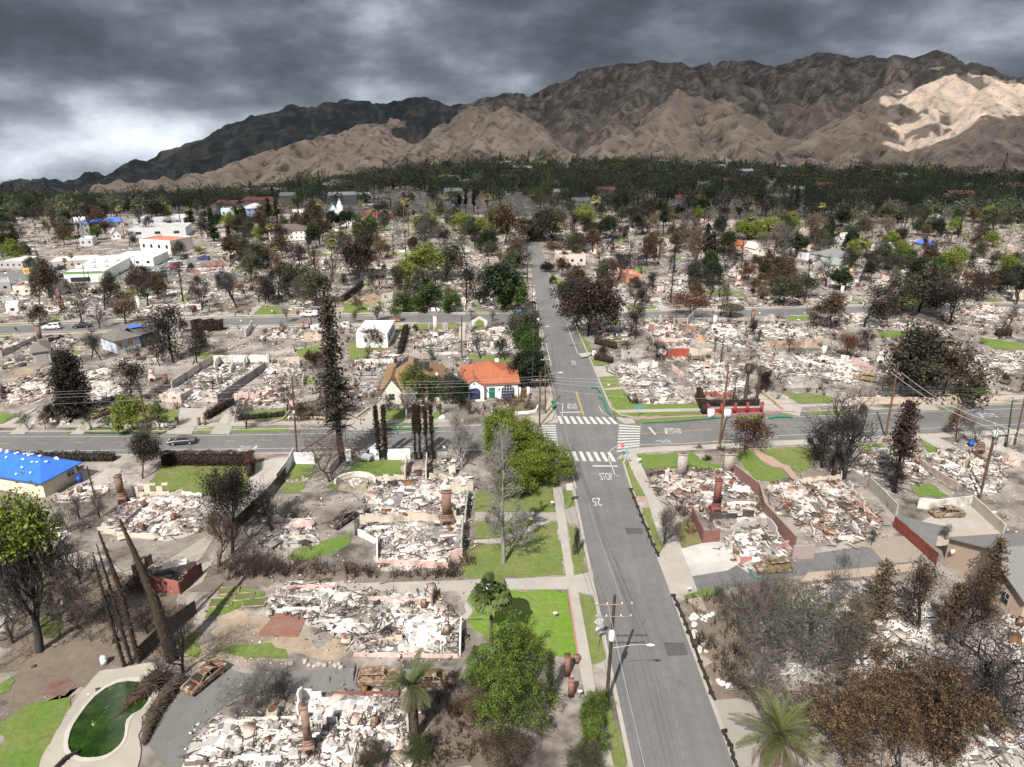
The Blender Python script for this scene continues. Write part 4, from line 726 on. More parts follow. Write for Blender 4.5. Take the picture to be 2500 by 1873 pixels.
MID = [('R1',[(400,1140,120,'bare'),(520,1060,110,'bare'),(640,1110,160,'bare'),(810,1190,190,'black'),(310,1310,150,'brown'),(970,1300,240,'tan'),(1090,950,110,'bare'),(1190,1050,160,'black'),(1380,930,90,'bare'),(1560,1190,210,'bare'),(1740,1000,140,'bare'),(2000,1130,190,'bare'),(2080,1140,190,'black'),(590,940,190,'fanpalm'),(525,960,170,'fanpalm'),(760,650,100,'green'),(1390,770,110,'olive'),(1550,760,50,'lime'),(1840,770,150,'olive'),(1930,790,100,'green'),(2040,880,200,'olive'),(1650,660,260,'conifer'),(1470,530,200,'conifer'),(2010,650,110,'lime'),(385,610,110,'young'),(1780,740,200,'cypress'),(1000,700,110,'black'),(230,880,90,'olive'),(330,860,60,'olive'),(1330,560,60,'black'),(620,1320,250,'bare'),(770,1330,170,'bare'),(1530,990,60,'brown'),(940,1000,100,'skelconifer'),(1300,990,140,'bare'),(1680,1050,120,'black'),(1900,1100,130,'bare'),(100,860,50,'brown'),(1480,900,70,'brown')]),
       ('R2',[(598,560,210,'fanpalm'),(290,560,180,'fanpalm'),(350,540,170,'fanpalm'),(645,560,185,'fanpalm'),(893,520,175,'fanpalm'),(935,540,165,'fanpalm'),(975,545,150,'fanpalm'),(1220,560,240,'fanpalm'),(1255,620,285,'fanpalm'),(1310,600,185,'fanpalm'),(1415,560,200,'fanpalm'),(1450,580,205,'fanpalm'),(1545,540,250,'fanpalm'),(1873,640,345,'fanpalm'),(885,690,215,'green'),(990,610,120,'green'),(1380,600,150,'lime'),(1720,610,160,'lime'),(1830,620,130,'lime'),(1920,610,190,'green'),(2000,690,300,'brown'),(1420,700,210,'greybare'),(1520,700,180,'greybare'),(1190,700,190,'pale'),(570,690,290,'skelconifer'),(690,830,240,'greybare'),(650,1000,220,'bare'),(870,935,240,'darkoak'),(480,1020,160,'bare'),(130,870,190,'olive'),(290,800,180,'brown'),(1425,960,250,'lime'),(1545,960,260,'olive'),(1690,770,170,'bare'),(1820,770,110,'bare'),(1870,990,170,'bare'),(2085,870,190,'brown'),(1030,1030,130,'black'),(970,1060,110,'bare'),(150,1140,180,'black'),(2000,1190,330,'darkgreen'),(2110,1200,260,'green'),(1470,1200,200,'green'),(1620,1205,160,'green'),(1180,1215,150,'green'),(1310,1212,120,'green'),(870,1200,120,'tan'),(1015,1280,150,'young'),(1165,1285,130,'young'),(835,1290,90,'young'),(330,1290,160,'pale'),(1190,520,150,'olive'),(1590,520,110,'darkgreen'),(780,560,130,'darkgreen'),(190,560,230,'pine'),(250,560,230,'pine'),(1760,450,160,'pine'),(1700,450,150,'pine'),(1650,440,140,'pine'),(1500,480,120,'olive'),(1250,880,50,'brown'),(1070,890,50,'brown'),(1160,890,45,'brown'),(1350,850,60,'black'),(760,1000,90,'black'),(2075,1250,120,'fanpalm'),(1900,1280,90,'bare'),(1740,1270,90,'bare'),(1140,760,150,'skelconifer'),(1460,970,60,'brown'),(1700,960,80,'brown'),(100,1130,240,'fanpalm'),(250,860,160,'fanpalm'),(1240,860,290,'skelconifer'),(540,920,220,'skelconifer')]),
       ('R3',[(320,480,200,'fanpalm'),(410,450,110,'fanpalm'),(558,470,130,'fanpalm'),(795,640,330,'fanpalm'),(1115,490,215,'fanpalm'),(1320,625,270,'pine'),(1395,590,150,'datepalm'),(470,660,240,'oak'),(640,590,140,'black'),(880,645,170,'darkgreen'),(270,640,160,'green'),(300,660,150,'darkoak'),(1560,870,340,'pinkbare'),(1640,880,350,'pine'),(1690,890,300,'pine'),(1800,900,200,'black'),(500,780,120,'rust'),(540,940,150,'brown'),(700,770,120,'bare'),(960,890,140,'black'),(1080,890,130,'black'),(850,770,90,'bare'),(1060,780,120,'bare'),(1380,1135,310,'skelconifer'),(1250,1035,130,'black'),(1110,1025,90,'brown'),(1590,1045,190,'skelconifer'),(1760,1100,160,'bare'),(1640,490,140,'green'),(1290,460,100,'green'),(1440,480,100,'olive'),(970,430,130,'green'),(1540,1245,200,'rust'),(1840,1245,85,'umbrella'),(2080,1090,120,'tan'),(1980,570,130,'young'),(2100,650,160,'lime'),(850,470,80,'olive'),(680,480,90,'brown'),(1390,640,100,'brown'),(1240,560,100,'tan'),(700,690,60,'bare'),(980,640,130,'bare'),(2060,870,90,'brown'),(1520,1040,110,'bare'),(1700,960,130,'black'),(560,830,90,'brown'),(2150,900,80,'green'),(1480,640,110,'olive'),(1180,780,160,'deadpalm'),(1290,800,180,'deadpalm'),(1930,820,190,'skelconifer'),(480,990,60,'green'),(240,870,200,'bare'),(430,900,80,'darkoak'),(2070,1000,90,'brown')]),
       ('R4',[(240,830,320,'greybare'),(80,650,140,'lime'),(170,640,130,'lime'),(390,660,110,'green'),(560,650,210,'pinkbare'),(630,560,195,'fanpalm'),(750,820,265,'fanpalm'),(910,785,130,'lime'),(1040,640,170,'pinkbare'),(1150,640,170,'pinkbare'),(1240,690,120,'green'),(1060,885,190,'olive'),(1200,890,170,'green'),(1310,880,150,'green'),(1550,1030,220,'green'),(390,940,150,'olive'),(360,1165,230,'olive'),(500,1100,190,'olive'),(790,1040,150,'darkgreen'),(980,1320,310,'black'),(720,1340,270,'brown'),(1400,1210,320,'oak'),(1640,1310,340,'black'),(1890,1100,210,'rust'),(2010,1070,180,'darkgreen'),(2150,1150,270,'pine'),(1765,540,105,'fanpalm'),(1800,710,135,'fanpalm'),(1745,760,140,'fanpalm'),(1340,890,100,'black'),(1770,880,130,'black'),(1620,870,110,'olive'),(1620,720,90,'fanpalm'),(100,640,190,'fanpalm'),(260,700,170,'fanpalm'),(130,830,60,'brown'),(320,900,100,'green'),(1900,660,110,'olive'),(2040,690,80,'fanpalm'),(1480,790,130,'skelconifer'),(2120,880,130,'olive'),(1990,850,110,'olive'),(1860,790,110,'olive'),(850,640,110,'olive'),(700,680,100,'green'),(950,600,90,'darkgreen'),(1380,620,130,'olive'),(1500,600,130,'olive'),(1240,520,100,'olive'),(130,1060,110,'brown'),(200,1130,130,'tan'),(1260,1180,160,'bare'),(1180,1240,170,'bare'),(1330,1050,110,'brown'),(2130,980,130,'darkgreen'),(1720,1000,120,'tan'),(2060,560,90,'olive')]),
       ('Q4',[(1440,860,500,'oak'),(1590,840,330,'brown'),(1800,870,200,'tan'),(1010,500,160,'black'),(850,545,180,'rust'),(400,515,160,'bare'),(1690,1165,220,'tan'),(1785,1215,200,'greybare'),(60,1258,280,'rust'),(820,1485,640,'bare'),(740,1470,600,'bare'),(650,1400,330,'black'),(870,1300,300,'bare'),(1720,690,280,'bare'),(1250,820,200,'rust'),(2050,760,90,'brown'),(960,990,80,'brown'),(2080,330,190,'bare'),(560,1220,50,'darkgreen'),(150,440,110,'bare'),(230,820,170,'black')]),
       ('Q1',[(1520,590,260,'black'),(1340,590,420,'black'),(1230,610,200,'bare'),(710,555,220,'bare'),(780,570,210,'bare'),(220,1105,150,'bare'),(350,1100,130,'tan'),(410,1015,110,'black'),(710,1110,150,'bare'),(860,1115,160,'bare'),(1040,1110,260,'lime'),(1235,1110,260,'young'),(1010,870,290,'black'),(1900,1100,270,'bare'),(130,350,40,'young'),(1420,350,90,'brown'),(1080,560,130,'bare'),(1100,880,180,'bare')]),
       ('Q2',[(1370,900,310,'young'),(1310,880,220,'lime'),(1590,900,220,'olive'),(1660,910,190,'darkgreen'),(1450,870,170,'green'),(1240,1030,250,'pale'),(1110,960,170,'bare'),(960,470,155,'rust'),(940,560,130,'bare'),(620,1060,440,'greybare'),(1810,555,210,'bare'),(2000,570,170,'bare'),(1960,560,150,'black'),(2140,480,280,'olive'),(2170,560,200,'green'),(2170,790,270,'darkgreen'),(2110,660,130,'brown'),(320,960,220,'bare'),(890,670,120,'bare'),(500,640,140,'brown'),(560,620,120,'brown'),(1440,570,70,'young'),(1310,350,60,'brown'),(430,1030,120,'brown'),(520,1020,130,'bare'),(800,900,160,'bare'),(1500,1000,90,'young'),(1720,990,110,'tan')]),
       ('Q3',[(740,380,400,'darkoak'),(640,200,250,'oak'),(1110,410,250,'black'),(1300,570,150,'black'),(230,400,200,'olive'),(270,500,190,'green'),(310,330,150,'olive'),(320,780,260,'darkgreen'),(250,690,180,'green'),(410,740,120,'brown'),(2110,830,160,'black'),(1720,500,160,'skelconifer'),(1765,600,220,'skelconifer'),(1950,900,330,'deadpalm'),(2040,890,300,'deadpalm'),(1860,920,230,'skelconifer'),(2030,390,130,'black'),(860,560,100,'brown'),(1100,880,60,'tan')])]
for c,l in MID:
    for x,y,hp,kd in l: tpx(kd,c,x,y,hp)

def scatter_trees():
    r = np.random.default_rng(31); kinds = ['bare','black','brown','tan','greybare','skelconifer','olive','darkgreen','lime','fanpalm','rust','oak']; pr = A([.20,.17,.14,.05,.06,.08,.13,.07,.05,.05,.02,.02]); pr /= pr.sum(); k = 0; used = [(o.location[0],o.location[1]) for o,*_ in TREES]
    while k < 320:
        y = r.uniform(215,425); x = r.uniform(-.72,.74)*y
        if any(abs(np.interp(x,l[:,0],l[:,1]) - y) < 7 and l[0,0] < x < l[-1,0] for l in (ST2,ST3,ST3b,ST4,ST5)) or np.interp(y,MAIN_L[:,1],MAIN_L[:,0]) - 5 < x < np.interp(y,MAIN_R[:,1],MAIN_R[:,0]) + 5: continue
        if x < -60 and y > 262 and inpoly(A([(x,y)]),PL('R1',[(0,1080),(0,860),(380,760),(1080,620),(1460,620),(1680,780),(1500,960),(850,1010)]))[0]: continue
        if min((a - x)**2 + (b - y)**2 for a,b in used) < 25: continue
        kd = str(r.choice(kinds,p=pr)); h = r.uniform(5.5,11.5) if kd not in ('fanpalm','skelconifer') else r.uniform(9,15); tree(kd,(x,y),h,None,r.uniform(.9,1.25)); used.append((x,y)); k += 1
scatter_trees()
# ------------------------------------------------------------------ burned-out houses
ASH = [(.74,.71,.68),(.66,.635,.61),(.80,.78,.76),(.56,.53,.50),(.62,.57,.53)]
TONES = dict(white=[(.80,.765,.73)]*5 + [(.66,.625,.585)]*3 + [(.74,.60,.54)]*3 + [(.5,.47,.44)]*2 + [(.12,.11,.10)]*2 + [(.22,.12,.06)],
             pink=[(.72,.55,.50)]*4 + [(.76,.70,.66)]*4 + [(.62,.44,.40)]*2 + [(.5,.47,.44)]*2 + [(.10,.09,.085)]*2 + [(.25,.12,.06)],
             grey=[(.58,.56,.54)]*4 + [(.42,.40,.38)]*3 + [(.70,.68,.65)]*3 + [(.25,.23,.22)]*2 + [(.07,.065,.06)]*3 + [(.24,.13,.07)],
             red=[(.62,.56,.52)]*4 + [(.45,.26,.20)]*3 + [(.72,.68,.64)]*3 + [(.32,.17,.12)]*2 + [(.08,.07,.065)]*2 + [(.28,.12,.05)]*2)
def rubble_mesh(poly,tone,dens,r,o,big=1.0,lift=.45,cell=None):
    b = MB(); lo,hi = poly.min(0),poly.max(0); cell = cell or max(.55,np.sqrt(area(poly))/26)
    nx,ny = max(3,int((hi[0] - lo[0])/cell)),max(3,int((hi[1] - lo[1])/cell))
    X,Y = np.meshgrid(np.linspace(lo[0],hi[0],nx),np.linspace(lo[1],hi[1],ny)); jit = r.uniform(-.3,.3,(2,) + X.shape)*cell; X = X + jit[0]; Y = Y + jit[1]
    ins = inpoly(np.c_[X.ravel(),Y.ravel()],poly).reshape(X.shape)
    k = ins.astype(float)
    for _ in range(2): p = np.pad(k,1); k = (p[1:-1,1:-1]*2 + p[:-2,1:-1] + p[2:,1:-1] + p[1:-1,:-2] + p[1:-1,2:])/6
    Z = .06 + lift*k*(.15 + 1.4*np.maximum(0,fbm(X/2.6 + o[0],Y/2.6 + o[1],3) - .3)) + r.uniform(-.12,.12,X.shape)*k
    idx = np.arange(nx*ny).reshape(ny,nx); q = ins[:-1,:-1] & ins[1:,1:] & ins[:-1,1:] & ins[1:,:-1]
    f = np.stack([idx[:-1,:-1],idx[:-1,1:],idx[1:,1:],idx[1:,:-1]],-1)[q]
    cavity = fbm(X/3.5 + 5 + o[0],Y/3.5 + o[1],4)[:-1,:-1][q][:,None]; t0 = A(TONES[tone]); c = A(dict(white=(.60,.565,.53),pink=(.60,.53,.495),red=(.52,.46,.425)).get(tone,(.5,.5,.5)))*(0.55 + r.uniform(0,.75,(len(f),1))) if tone != 'grey' else A([.42,.40,.385])*(0.5 + r.uniform(0,.8,(len(f),1)))
    sel = (cavity[:,0] > .58); c[sel] = c[sel]*.4; c[r.random(len(f)) < .10] *= .25  # dark patches in the mound colour stand in for shaded cavities
    if len(f): b.add(np.stack([X - o[0],Y - o[1],Z],-1).reshape(-1,3),f,c)
    n = int(area(poly)*dens*3.2); p = sample(poly,n); p += r.normal(0,1,(n,2))*np.where(r.random(n) < .22,1.6,.25)[:,None]; p = p[(fbm(p[:,0]/2.2 + 40,p[:,1]/2.2 + 70,3) > .44) | (r.random(n) < .28)]; n = len(p)
    s_ = np.clip(np.exp(r.normal(-2.4,.62,n)),.045,.55)*big; sh = r.random(n) < .013; s_[sh] = r.uniform(.6,1.8,sh.sum()); kind = r.random(n); kind[sh] *= .5
    hx = s_*r.uniform(.5,1.2,n); hy = s_*r.uniform(.25,.8,n); hz = np.where(kind < .55,.03,s_*.35)
    beam = kind > .92; hx[beam] = r.uniform(.6,1.7,beam.sum()); hy[beam] = .06; hz[beam] = .06
    tilt = np.where(sh,.09,np.where(kind < .55,.2,.38))
    Rm = rots(r.uniform(0,6.28,n),r.normal(0,1,n)*tilt,r.normal(0,1,n)*tilt)
    zc = .10 + lift*r.uniform(0,1.0,n)*.55 + np.minimum(s_,.6)*.15
    col = t0[r.integers(0,len(t0),n)]*A([.95,.905,.86])*r.uniform(.5,1.05,(n,1))*np.where(fbm(p[:,0]/2.4 + 7,p[:,1]/2.4 + 3,4) > .585,.58,1.0)[:,None]; col[beam] = A([.07,.06,.052])*r.uniform(.6,2.2,(beam.sum(),1))
    b.boxes(np.c_[p - o,zc],np.c_[hx,hy,hz]/2*1.3,Rm,col); return b
def wall_mesh(a,q,h,col,r,t=.2,win=0,jag=.35,char=0.0):
    b = MB(); a,q = A(a),A(q); L = np.linalg.norm(q - a); d = (q - a)/L; nrm = np.array([-d[1],d[0]])
    n = max(2,int(L/.8)); xs = np.linspace(0,L,n + 1); g = h
    for i in range(n):
        if win and (i % win) == win - 1: hh = h*.38
        else: hh = h*(1 - jag*r.random()**1.6); 
        h1 = hh*(1 - .12*r.random())
        p = [a + d*xs[i],a + d*xs[i + 1]]; 
        lo = [np.r_[p[0] - nrm*t/2,0],np.r_[p[1] - nrm*t/2,0],np.r_[p[1] + nrm*t/2,0],np.r_[p[0] + nrm*t/2,0]]; hs = [hh,h1,h1,hh]
        hi = [x + A([0,0,z]) for x,z in zip(lo,hs)]; c = A(col)*r.uniform(.88,1.08)
        if r.random() < char: c = c*.35
        for u,v in ((0,1),(1,2),(2,3),(3,0)): b.quads([lo[u],lo[v],hi[v],hi[u]],c)
        b.quads([hi],c*.9)
        if win and (i % win) == win - 1 and r.random() < .6:
            top = [x + A([0,0,h*.84]) for x in lo]; tp = [x + A([0,0,h*.98]) for x in lo]
            for u,v in ((0,1),(1,2),(2,3),(3,0)): b.quads([top[u],top[v],tp[v],tp[u]],c)
            b.quads([top[::-1]],c); b.quads([tp],c)
    return b
def chimney_parts(par,p,h,col,m_,w=.9,d=.65,rz=0.0,hearth=True):
    b = MB(); R3 = rotz(rz); 
    def bx(c,s_,cc): b.boxes([R3 @ A(c) + A([p[0],p[1],0])],[A(s_)/2],R3[None],[cc])
    if hearth: bx((0,0,.65),(w*1.55,d*1.2,1.3),col); bx((0,0,1.44),(w*1.35,d*1.12,.28),A(col)*.95); bx((0,0,1.74),(w*1.15,d*1.05,.32),A(col)*.95)
    bx((0,0,(1.9 if hearth else 0)/2 + h/2),(w,d,h - (1.9 if hearth else 0)),A(col)*.97); bx((0,0,h + .06),(w*1.18,d*1.2,.14),A(col)*.8)
    o = b.build('chimney',m_,par)
    if hearth:
        f = MB(); f.boxes([R3 @ A((0,-d*.635,.5)) + A([p[0],p[1],0])],[A((w*.95,.03,.8))/2],R3[None],[(.025,.022,.02)]); f.build('firebox',M_char,o)
    f = MB(); f.boxes([R3 @ A((0,0,h + .14)) + A([p[0],p[1],0])],[A((w*.45,d*.45,.16))/2],R3[None],[(.10,.06,.045)]); f.build('flue',M_paint,o)
    return o
RUINS = []
def ruin(poly,label=None,tone='white',dens=4.5,walls=(),chims=(),slab=(.50,.48,.45),big=1.0,lift=.5,rust=2,cell=None):
    poly = A(poly)[:,:2]; o = poly.mean(0); r = np.random.default_rng(int(abs(o[0]*31 + o[1]*17)) + 5)
    root = thing('burned_house',label or 'burned house reduced to rubble','burned house',(o[0],o[1],0))
    b = MB(); b.prism(A(ragged(poly,.9,.9)) - o,0,.09,A(slab)*.8); b.build('foundation',M_rub,root)
    rubble_mesh(poly,tone,dens,r,o,big,lift,cell).build('rubble',M_rub,root)
    for wspec in walls:
        a,q,h,col = wspec[:4]; kw = wspec[4] if len(wspec) > 4 else {}
        wall_mesh(A(a) - o,A(q) - o,h,col,r,**kw).build('wall',M_wall,root)
    lo,hi = poly.min(0),poly.max(0)                       # low stubs of the room walls still standing in the ash
    for _ in range(3 if area(poly) < 90 else 6):
        p = sample(poly,1)[0]; d_ = A([1,.05]) if r.random() < .5 else A([-.05,1]); q = p + d_*r.uniform(2,5.5)
        if inpoly(A([q]),poly)[0]: wall_mesh(p - o,q - o,r.uniform(.5,1.25),[WHT,PNK,TANW,GRY,WHT,(.2,.15,.13)][int(r.integers(0,6))],r,.16,0,.7).build('wall',M_wall,root)
    for cspec in chims:
        p,h,col = cspec[:3]; kw = cspec[3] if len(cspec) > 3 else {}
        m_ = kw.pop('m',M_brick if max(col) >= .99 else M_paint) if isinstance(kw,dict) else M_paint
        chimney_parts(root,A(p) - o,h,col,m_,**kw)
    for i in range(rust):                                   # a burned appliance or two in the debris
        p = sample(poly,1)[0] - o; b = MB(); s_ = r.uniform(.4,.62); Rm = rots(r.uniform(0,6,1),r.normal(0,.2,1),r.normal(0,.2,1))
        b.boxes([(p[0],p[1],.75)],[A([s_,s_,r.uniform(.7,1.1)])*.55],Rm,[(.24,.12,.055)]); b.boxes([A([p[0],p[1],.75]) + Rm[0] @ A([0,-s_*.57,.1])],[A([s_*.4,.02,.25])],Rm,[(.10,.06,.035)]); b.build('burned_appliance',M_rust,root)
    if label is None: RUINS.append((root,poly,tone,walls,chims))
    return root
WHT = (.72,.69,.65); PNK = (.66,.47,.42); TANW = (.60,.52,.43); MAR = (.20,.095,.085); GRY = (.45,.43,.41); REDW = (.33,.10,.075)
BRK = (1,1,1)
def W(c,a,q,h,col=WHT,**k): return (G(c,*a),G(c,*q),h,col,k)
def CH(c,p,ytop,col=BRK,**k): b = G(c,*p); return (b,max(2.0,HT(c,b,ytop)),col,k)
# --- the near block, left of the long street
ruin(PL('P2',[(280,1290),(470,1275),(790,1275),(840,1400),(850,1657),(840,1800),(-380,1800),(-330,1650),(-260,1520),(-160,1405),(20,1400),(240,1400)]),'white roofless ruin at the bottom with tall slim brick chimney','white',9,[W('P2',(275,1400),(298,1300),2.3),W('P2',(300,1300),(400,1300),1.3),W('P2',(450,1290),(800,1290),.7,MAR),W('P2',(840,1290),(850,1480),1.2,GRY),W('P2',(0,1425),(270,1415),.7),W('P2',(800,1460),(480,1465),.5)],[(G('P2',335,1590),5.6,(1.25,1.3,1.3),dict(w=.66,d=.6,rz=.25))],big=1.15,rust=2,lift=.55)
ruin([G('P2',110,790),G('P2',210,690),G('P2',490,690),G('P2',510,745),G('P2',640,740),G('P2',985,740),G('P2',1060,830),G('P2',1130,900),G('P2',1120,1085),G('P2',560,1060),G('P2',500,1000),G('P2',300,890),G('P2',165,850)],'white rubble field of a burned house beside the brick patio','white',9,[W('P2',(215,735),(470,728),.9,PNK),W('P2',(160,850),(390,842),.8),W('P2',(640,790),(970,800),.8,PNK),W('P2',(975,830),(990,760),1.9,(.25,.2,.17)),W('P2',(1128,920),(1122,1075),1.6),W('P2',(565,1075),(1110,1085),.5,PNK),W('P2',(400,820),(435,800),2.2)],big=1.15,rust=3,lift=.55)
ruin([G('P2',640,160),G('P2',830,130),G('P2',1190,140),G('P2',1165,330),G('P2',1140,600),G('P2',700,625),G('P2',690,480),G('P2',590,430),G('P2',620,330)],'large burned house with gabled brick chimney wall and rubble interior','white',7,[W('P2',(640,165),(830,160),1.3,TANW),W('P2',(835,165),(845,75),2.6,TANW),W('P2',(945,165),(950,75),2.6,TANW),W('P2',(960,150),(1060,170),1.2,TANW),W('P2',(1070,225),(1190,210),2.4,TANW,win=3),W('P2',(600,385),(1010,380),1.8,TANW),W('P2',(620,385),(625,330),2.4,(.25,.22,.2)),W('P2',(1130,560),(1140,400),2.6,GRY),W('P2',(1075,385),(1130,375),3.0,TANW,win=2),W('P2',(700,600),(1060,615),1.0,PNK),W('P2',(1065,590),(1135,570),2.0,PNK),W('P2',(690,580),(690,490),1.4),W('P2',(1150,380),(1165,250),2.2,GRY),W('P2',(700,500),(590,445),1.2)],[(G('P2',1055,390),5.4,BRK,dict(w=1.3,d=.8,rz=.05)),(G('P2',585,440),2.2,(.1,.09,.085),dict(w=.6,d=.5,hearth=False))],big=1.1,rust=2)
ruin(PL('P2',[(120,370),(150,335),(240,355),(370,350),(365,420),(300,440),(130,420)]),'collapsed pink stucco garage beside the charred sedan','pink',7,[W('P2',(130,400),(240,380),.9,PNK),W('P2',(240,380),(360,395),.8,PNK)],rust=0)
ruin(PL('P2',[(60,470),(100,440),(380,440),(380,500),(200,510),(60,500)]),'heap of black-grey ash and fallen beams behind the shrubs','grey',8,rust=0)
ruin([G('P1',640,280),G('P1',740,240),G('P1',1060,235),G('P1',1065,330),G('P1',1020,440),G('P1',880,470),G('P1',640,450),G('P1',520,430),G('P1',560,380)],'pink and white burned house with red chimney and empty window frames','pink',7,[W('P1',(700,245),(890,240),2.4,TANW,win=2),W('P1',(890,245),(960,225),1.0,TANW),W('P1',(955,235),(1060,245),.8),W('P1',(515,430),(610,440),1.1,TANW),W('P1',(620,420),(750,310),.9,(.3,.28,.26)),W('P1',(610,445),(860,470),.7,TANW),W('P1',(690,255),(660,270),2.2,GRY)],[(G('P1',645,275),4.6,BRK,dict(w=.8,d=.8,rz=.1))],rust=3)
ruin(PL('P1',[(290,260),(330,230),(420,180),(580,185),(570,225),(500,260),(300,275)]),'flattened pink slab ruin beside the blue tarped house','pink',6,[W('P1',(290,260),(570,215),.4,PNK)],rust=1)
ruin(PL('P1',[(130,420),(300,390),(360,440),(300,520),(100,560),(60,480)]),'low pink rubble heap behind the tall leafless tree','pink',6,rust=1)
ruin(PL('P1',[(0,350),(130,330),(200,380),(90,470),(0,480)]),'pink-white ash heap at the left edge','pink',6,rust=0)
ruin(PL('P2',[(990,70),(1060,40),(1100,70),(1110,125),(1000,100)]),'grey tangle of scorched sheet metal by the crossing street','grey',9,[W('P2',(1065,120),(1100,125),1.8,TANW)],rust=1)
# --- right of the long street
r_ = ruin([G('P3',830,150),G('P3',920,100),G('P3',1260,105),G('P3',1380,190),G('P3',1501,330),G('P3',1440,390),G('P3',1210,420),G('P3',1060,300),G('P3',890,250)],'burned house with maroon chimney and stone pillars inside maroon walls','red',8,[W('P3',(1048,350),(1105,480),2.0,MAR,jag=.05),W('P3',(1105,485),(1190,480),2.0,MAR,jag=.05),W('P3',(1130,340),(1180,300),1.6,MAR),W('P3',(1140,370),(1370,355),1.5,(.05,.045,.042),win=3),W('P3',(1250,420),(1440,385),1.3,GRY),W('P3',(1440,385),(1500,470),1.6,GRY),W('P3',(905,165),(925,165),2.6),W('P3',(1260,210),(1350,230),1.3)],[(G('P3',1172,330),5.6,(.20,.075,.07),dict(w=.9,d=.7,m=M_paint)),(G('P3',992,130),3.8,(.40,.36,.33),dict(w=1.5,d=.7,m=M_stone,hearth=False)),(G('P3',1237,110),3.2,(.38,.33,.28),dict(w=1.6,d=.8,m=M_stone,hearth=False))],rust=3)
ruin([G('P3',1200,500),G('P3',1290,420),G('P3',1440,405),G('P4',260,500),G('P4',270,560),G('P4',60,640),G('P3',1290,600)],'white ash-covered garage slab with maroon leaning panel','white',5,[W('P3',(1300,600),(1360,585),1.4,(.45,.22,.2)),W('P3',(1290,590),(1240,490),.7,PNK),W('P4',(200,540),(265,500),1.2,(.5,.3,.27))],rust=2)
ruin(PL('P4',[(160,180),(310,165),(560,160),(600,220),(700,310),(750,390),(700,450),(600,490),(420,480),(330,420),(250,290)]),'rubble of a burned house right of the long maroon wall','red',9,[W('P4',(315,170),(540,150),.9,TANW),W('P4',(540,165),(540,130),1.5,GRY),W('P4',(580,190),(660,300),1.2,(.5,.48,.45),win=3),W('P4',(400,450),(380,400),.9,TANW),W('P4',(600,400),(640,440),1.1)],rust=3)
ruin(PL('P4',[(590,60),(720,20),(900,30),(1010,130),(930,180),(800,170),(690,130),(600,130)]),'white rubble with orange tiles before the grey block wall','white',7,[W('P4',(730,10),(880,20),.8)],rust=2)
ruin(PL('P4',[(960,30),(1100,0),(1330,60),(1420,130),(1350,230),(1250,240),(1080,120)]),'ash-white ruin crossed by the leaning utility pole','white',7,[W('P4',(1180,100),(1230,60),2.2,TANW),W('P4',(1380,60),(1480,80),2.0,PNK)],rust=2)
ruin(PL('P4',[(330,700),(740,690),(900,700),(1050,860),(1000,1100),(800,1190),(420,1220),(60,1180),(230,900)]),'white ash ruin seen through bare tree branches','white',5,[W('P4',(420,1140),(560,1100),.9,(.1,.09,.08)),W('P4',(600,1060),(760,1040),.8,PNK)],rust=3,cell=.8)
ruin(PL('P4',[(1060,1500),(1300,1440),(1501,1430),(1501,1700),(1080,1700)]),'white rubble at the bottom right corner','white',6,rust=1,cell=.8)
ruin(PL('P4',[(1400,880),(1501,850),(1501,1200),(1440,1180)]),'narrow white ash strip beside the tan house','white',6,rust=1)
# --- north of the crossing street
ruin(PL('Q3',[(930,640),(1000,600),(1290,640),(1370,700),(1420,780),(1490,900),(1210,910),(1100,880),(1040,790),(960,690)]),'corner ruin with white rubble behind the round lawn ring','white',6.5,[W('Q3',(1000,560),(1180,540),2.2,GRY,win=3),W('Q3',(1200,905),(1490,895),.5),W('Q3',(1130,640),(1280,620),1.9,WHT,jag=.7)],rust=2)
ruin(PL('Q3',[(1500,640),(1690,560),(1900,600),(1990,760),(1890,870),(1640,830),(1540,800)]),'ruin behind the red pillared fence with charred palm trunks','white',6.5,[W('Q3',(1640,840),(1850,860),1.3,REDW,win=4),W('Q3',(1390,640),(1480,700),1.4,PNK),W('Q3',(1440,720),(1560,810),1.6,(.4,.3,.28))],[CH('Q3',(1655,640),560,(.55,.38,.33))],rust=2)
ruin(PL('Q3',[(1260,480),(1340,440),(1520,440),(1560,520),(1500,590),(1300,560)]),'ruin with bright red wall and round dark pool','red',6,[W('Q3',(1345,550),(1520,545),2.4,(.36,.07,.045),jag=.1),W('Q3',(1520,530),(1700,530),1.9,TANW,jag=.1)],rust=2)
ruin(PL('Q3',[(1190,260),(1380,250),(1480,320),(1560,420),(1300,430),(1210,340)]),'ruin with pink wall stubs and brick chimney right of the black tree','pink',6,[W('Q3',(1210,280),(1350,265),2.2,GRY,win=2),W('Q3',(1280,430),(1440,425),1.2,PNK),W('Q3',(1210,350),(1250,350),2.4,(.3,.17,.13))],[CH('Q3',(1380,290),215,BRK)],rust=3)
ruin(PL('Q3',[(1500,300),(1600,270),(1960,270),(2050,370),(2200,480),(1850,470),(1640,430),(1560,390)]),'wide white ruin with slim white chimney and orange wall stubs','white',5.5,[W('Q3',(1490,310),(1590,380),1.5,(.5,.25,.16)),W('Q3',(1590,420),(1650,430),1.9,(.55,.33,.2)),W('Q3',(1510,290),(1560,250),2.6,GRY)],[CH('Q3',(1715,340),225,(.70,.66,.62))],rust=3)
ruin(PL('Q3',[(820,330),(930,290),(1060,300),(1130,380),(1080,420),(880,420)]),'ruin between the dark oak and the black tree','pink',6.5,[W('Q3',(1010,290),(1090,350),1.7,(.5,.46,.43))],rust=2)
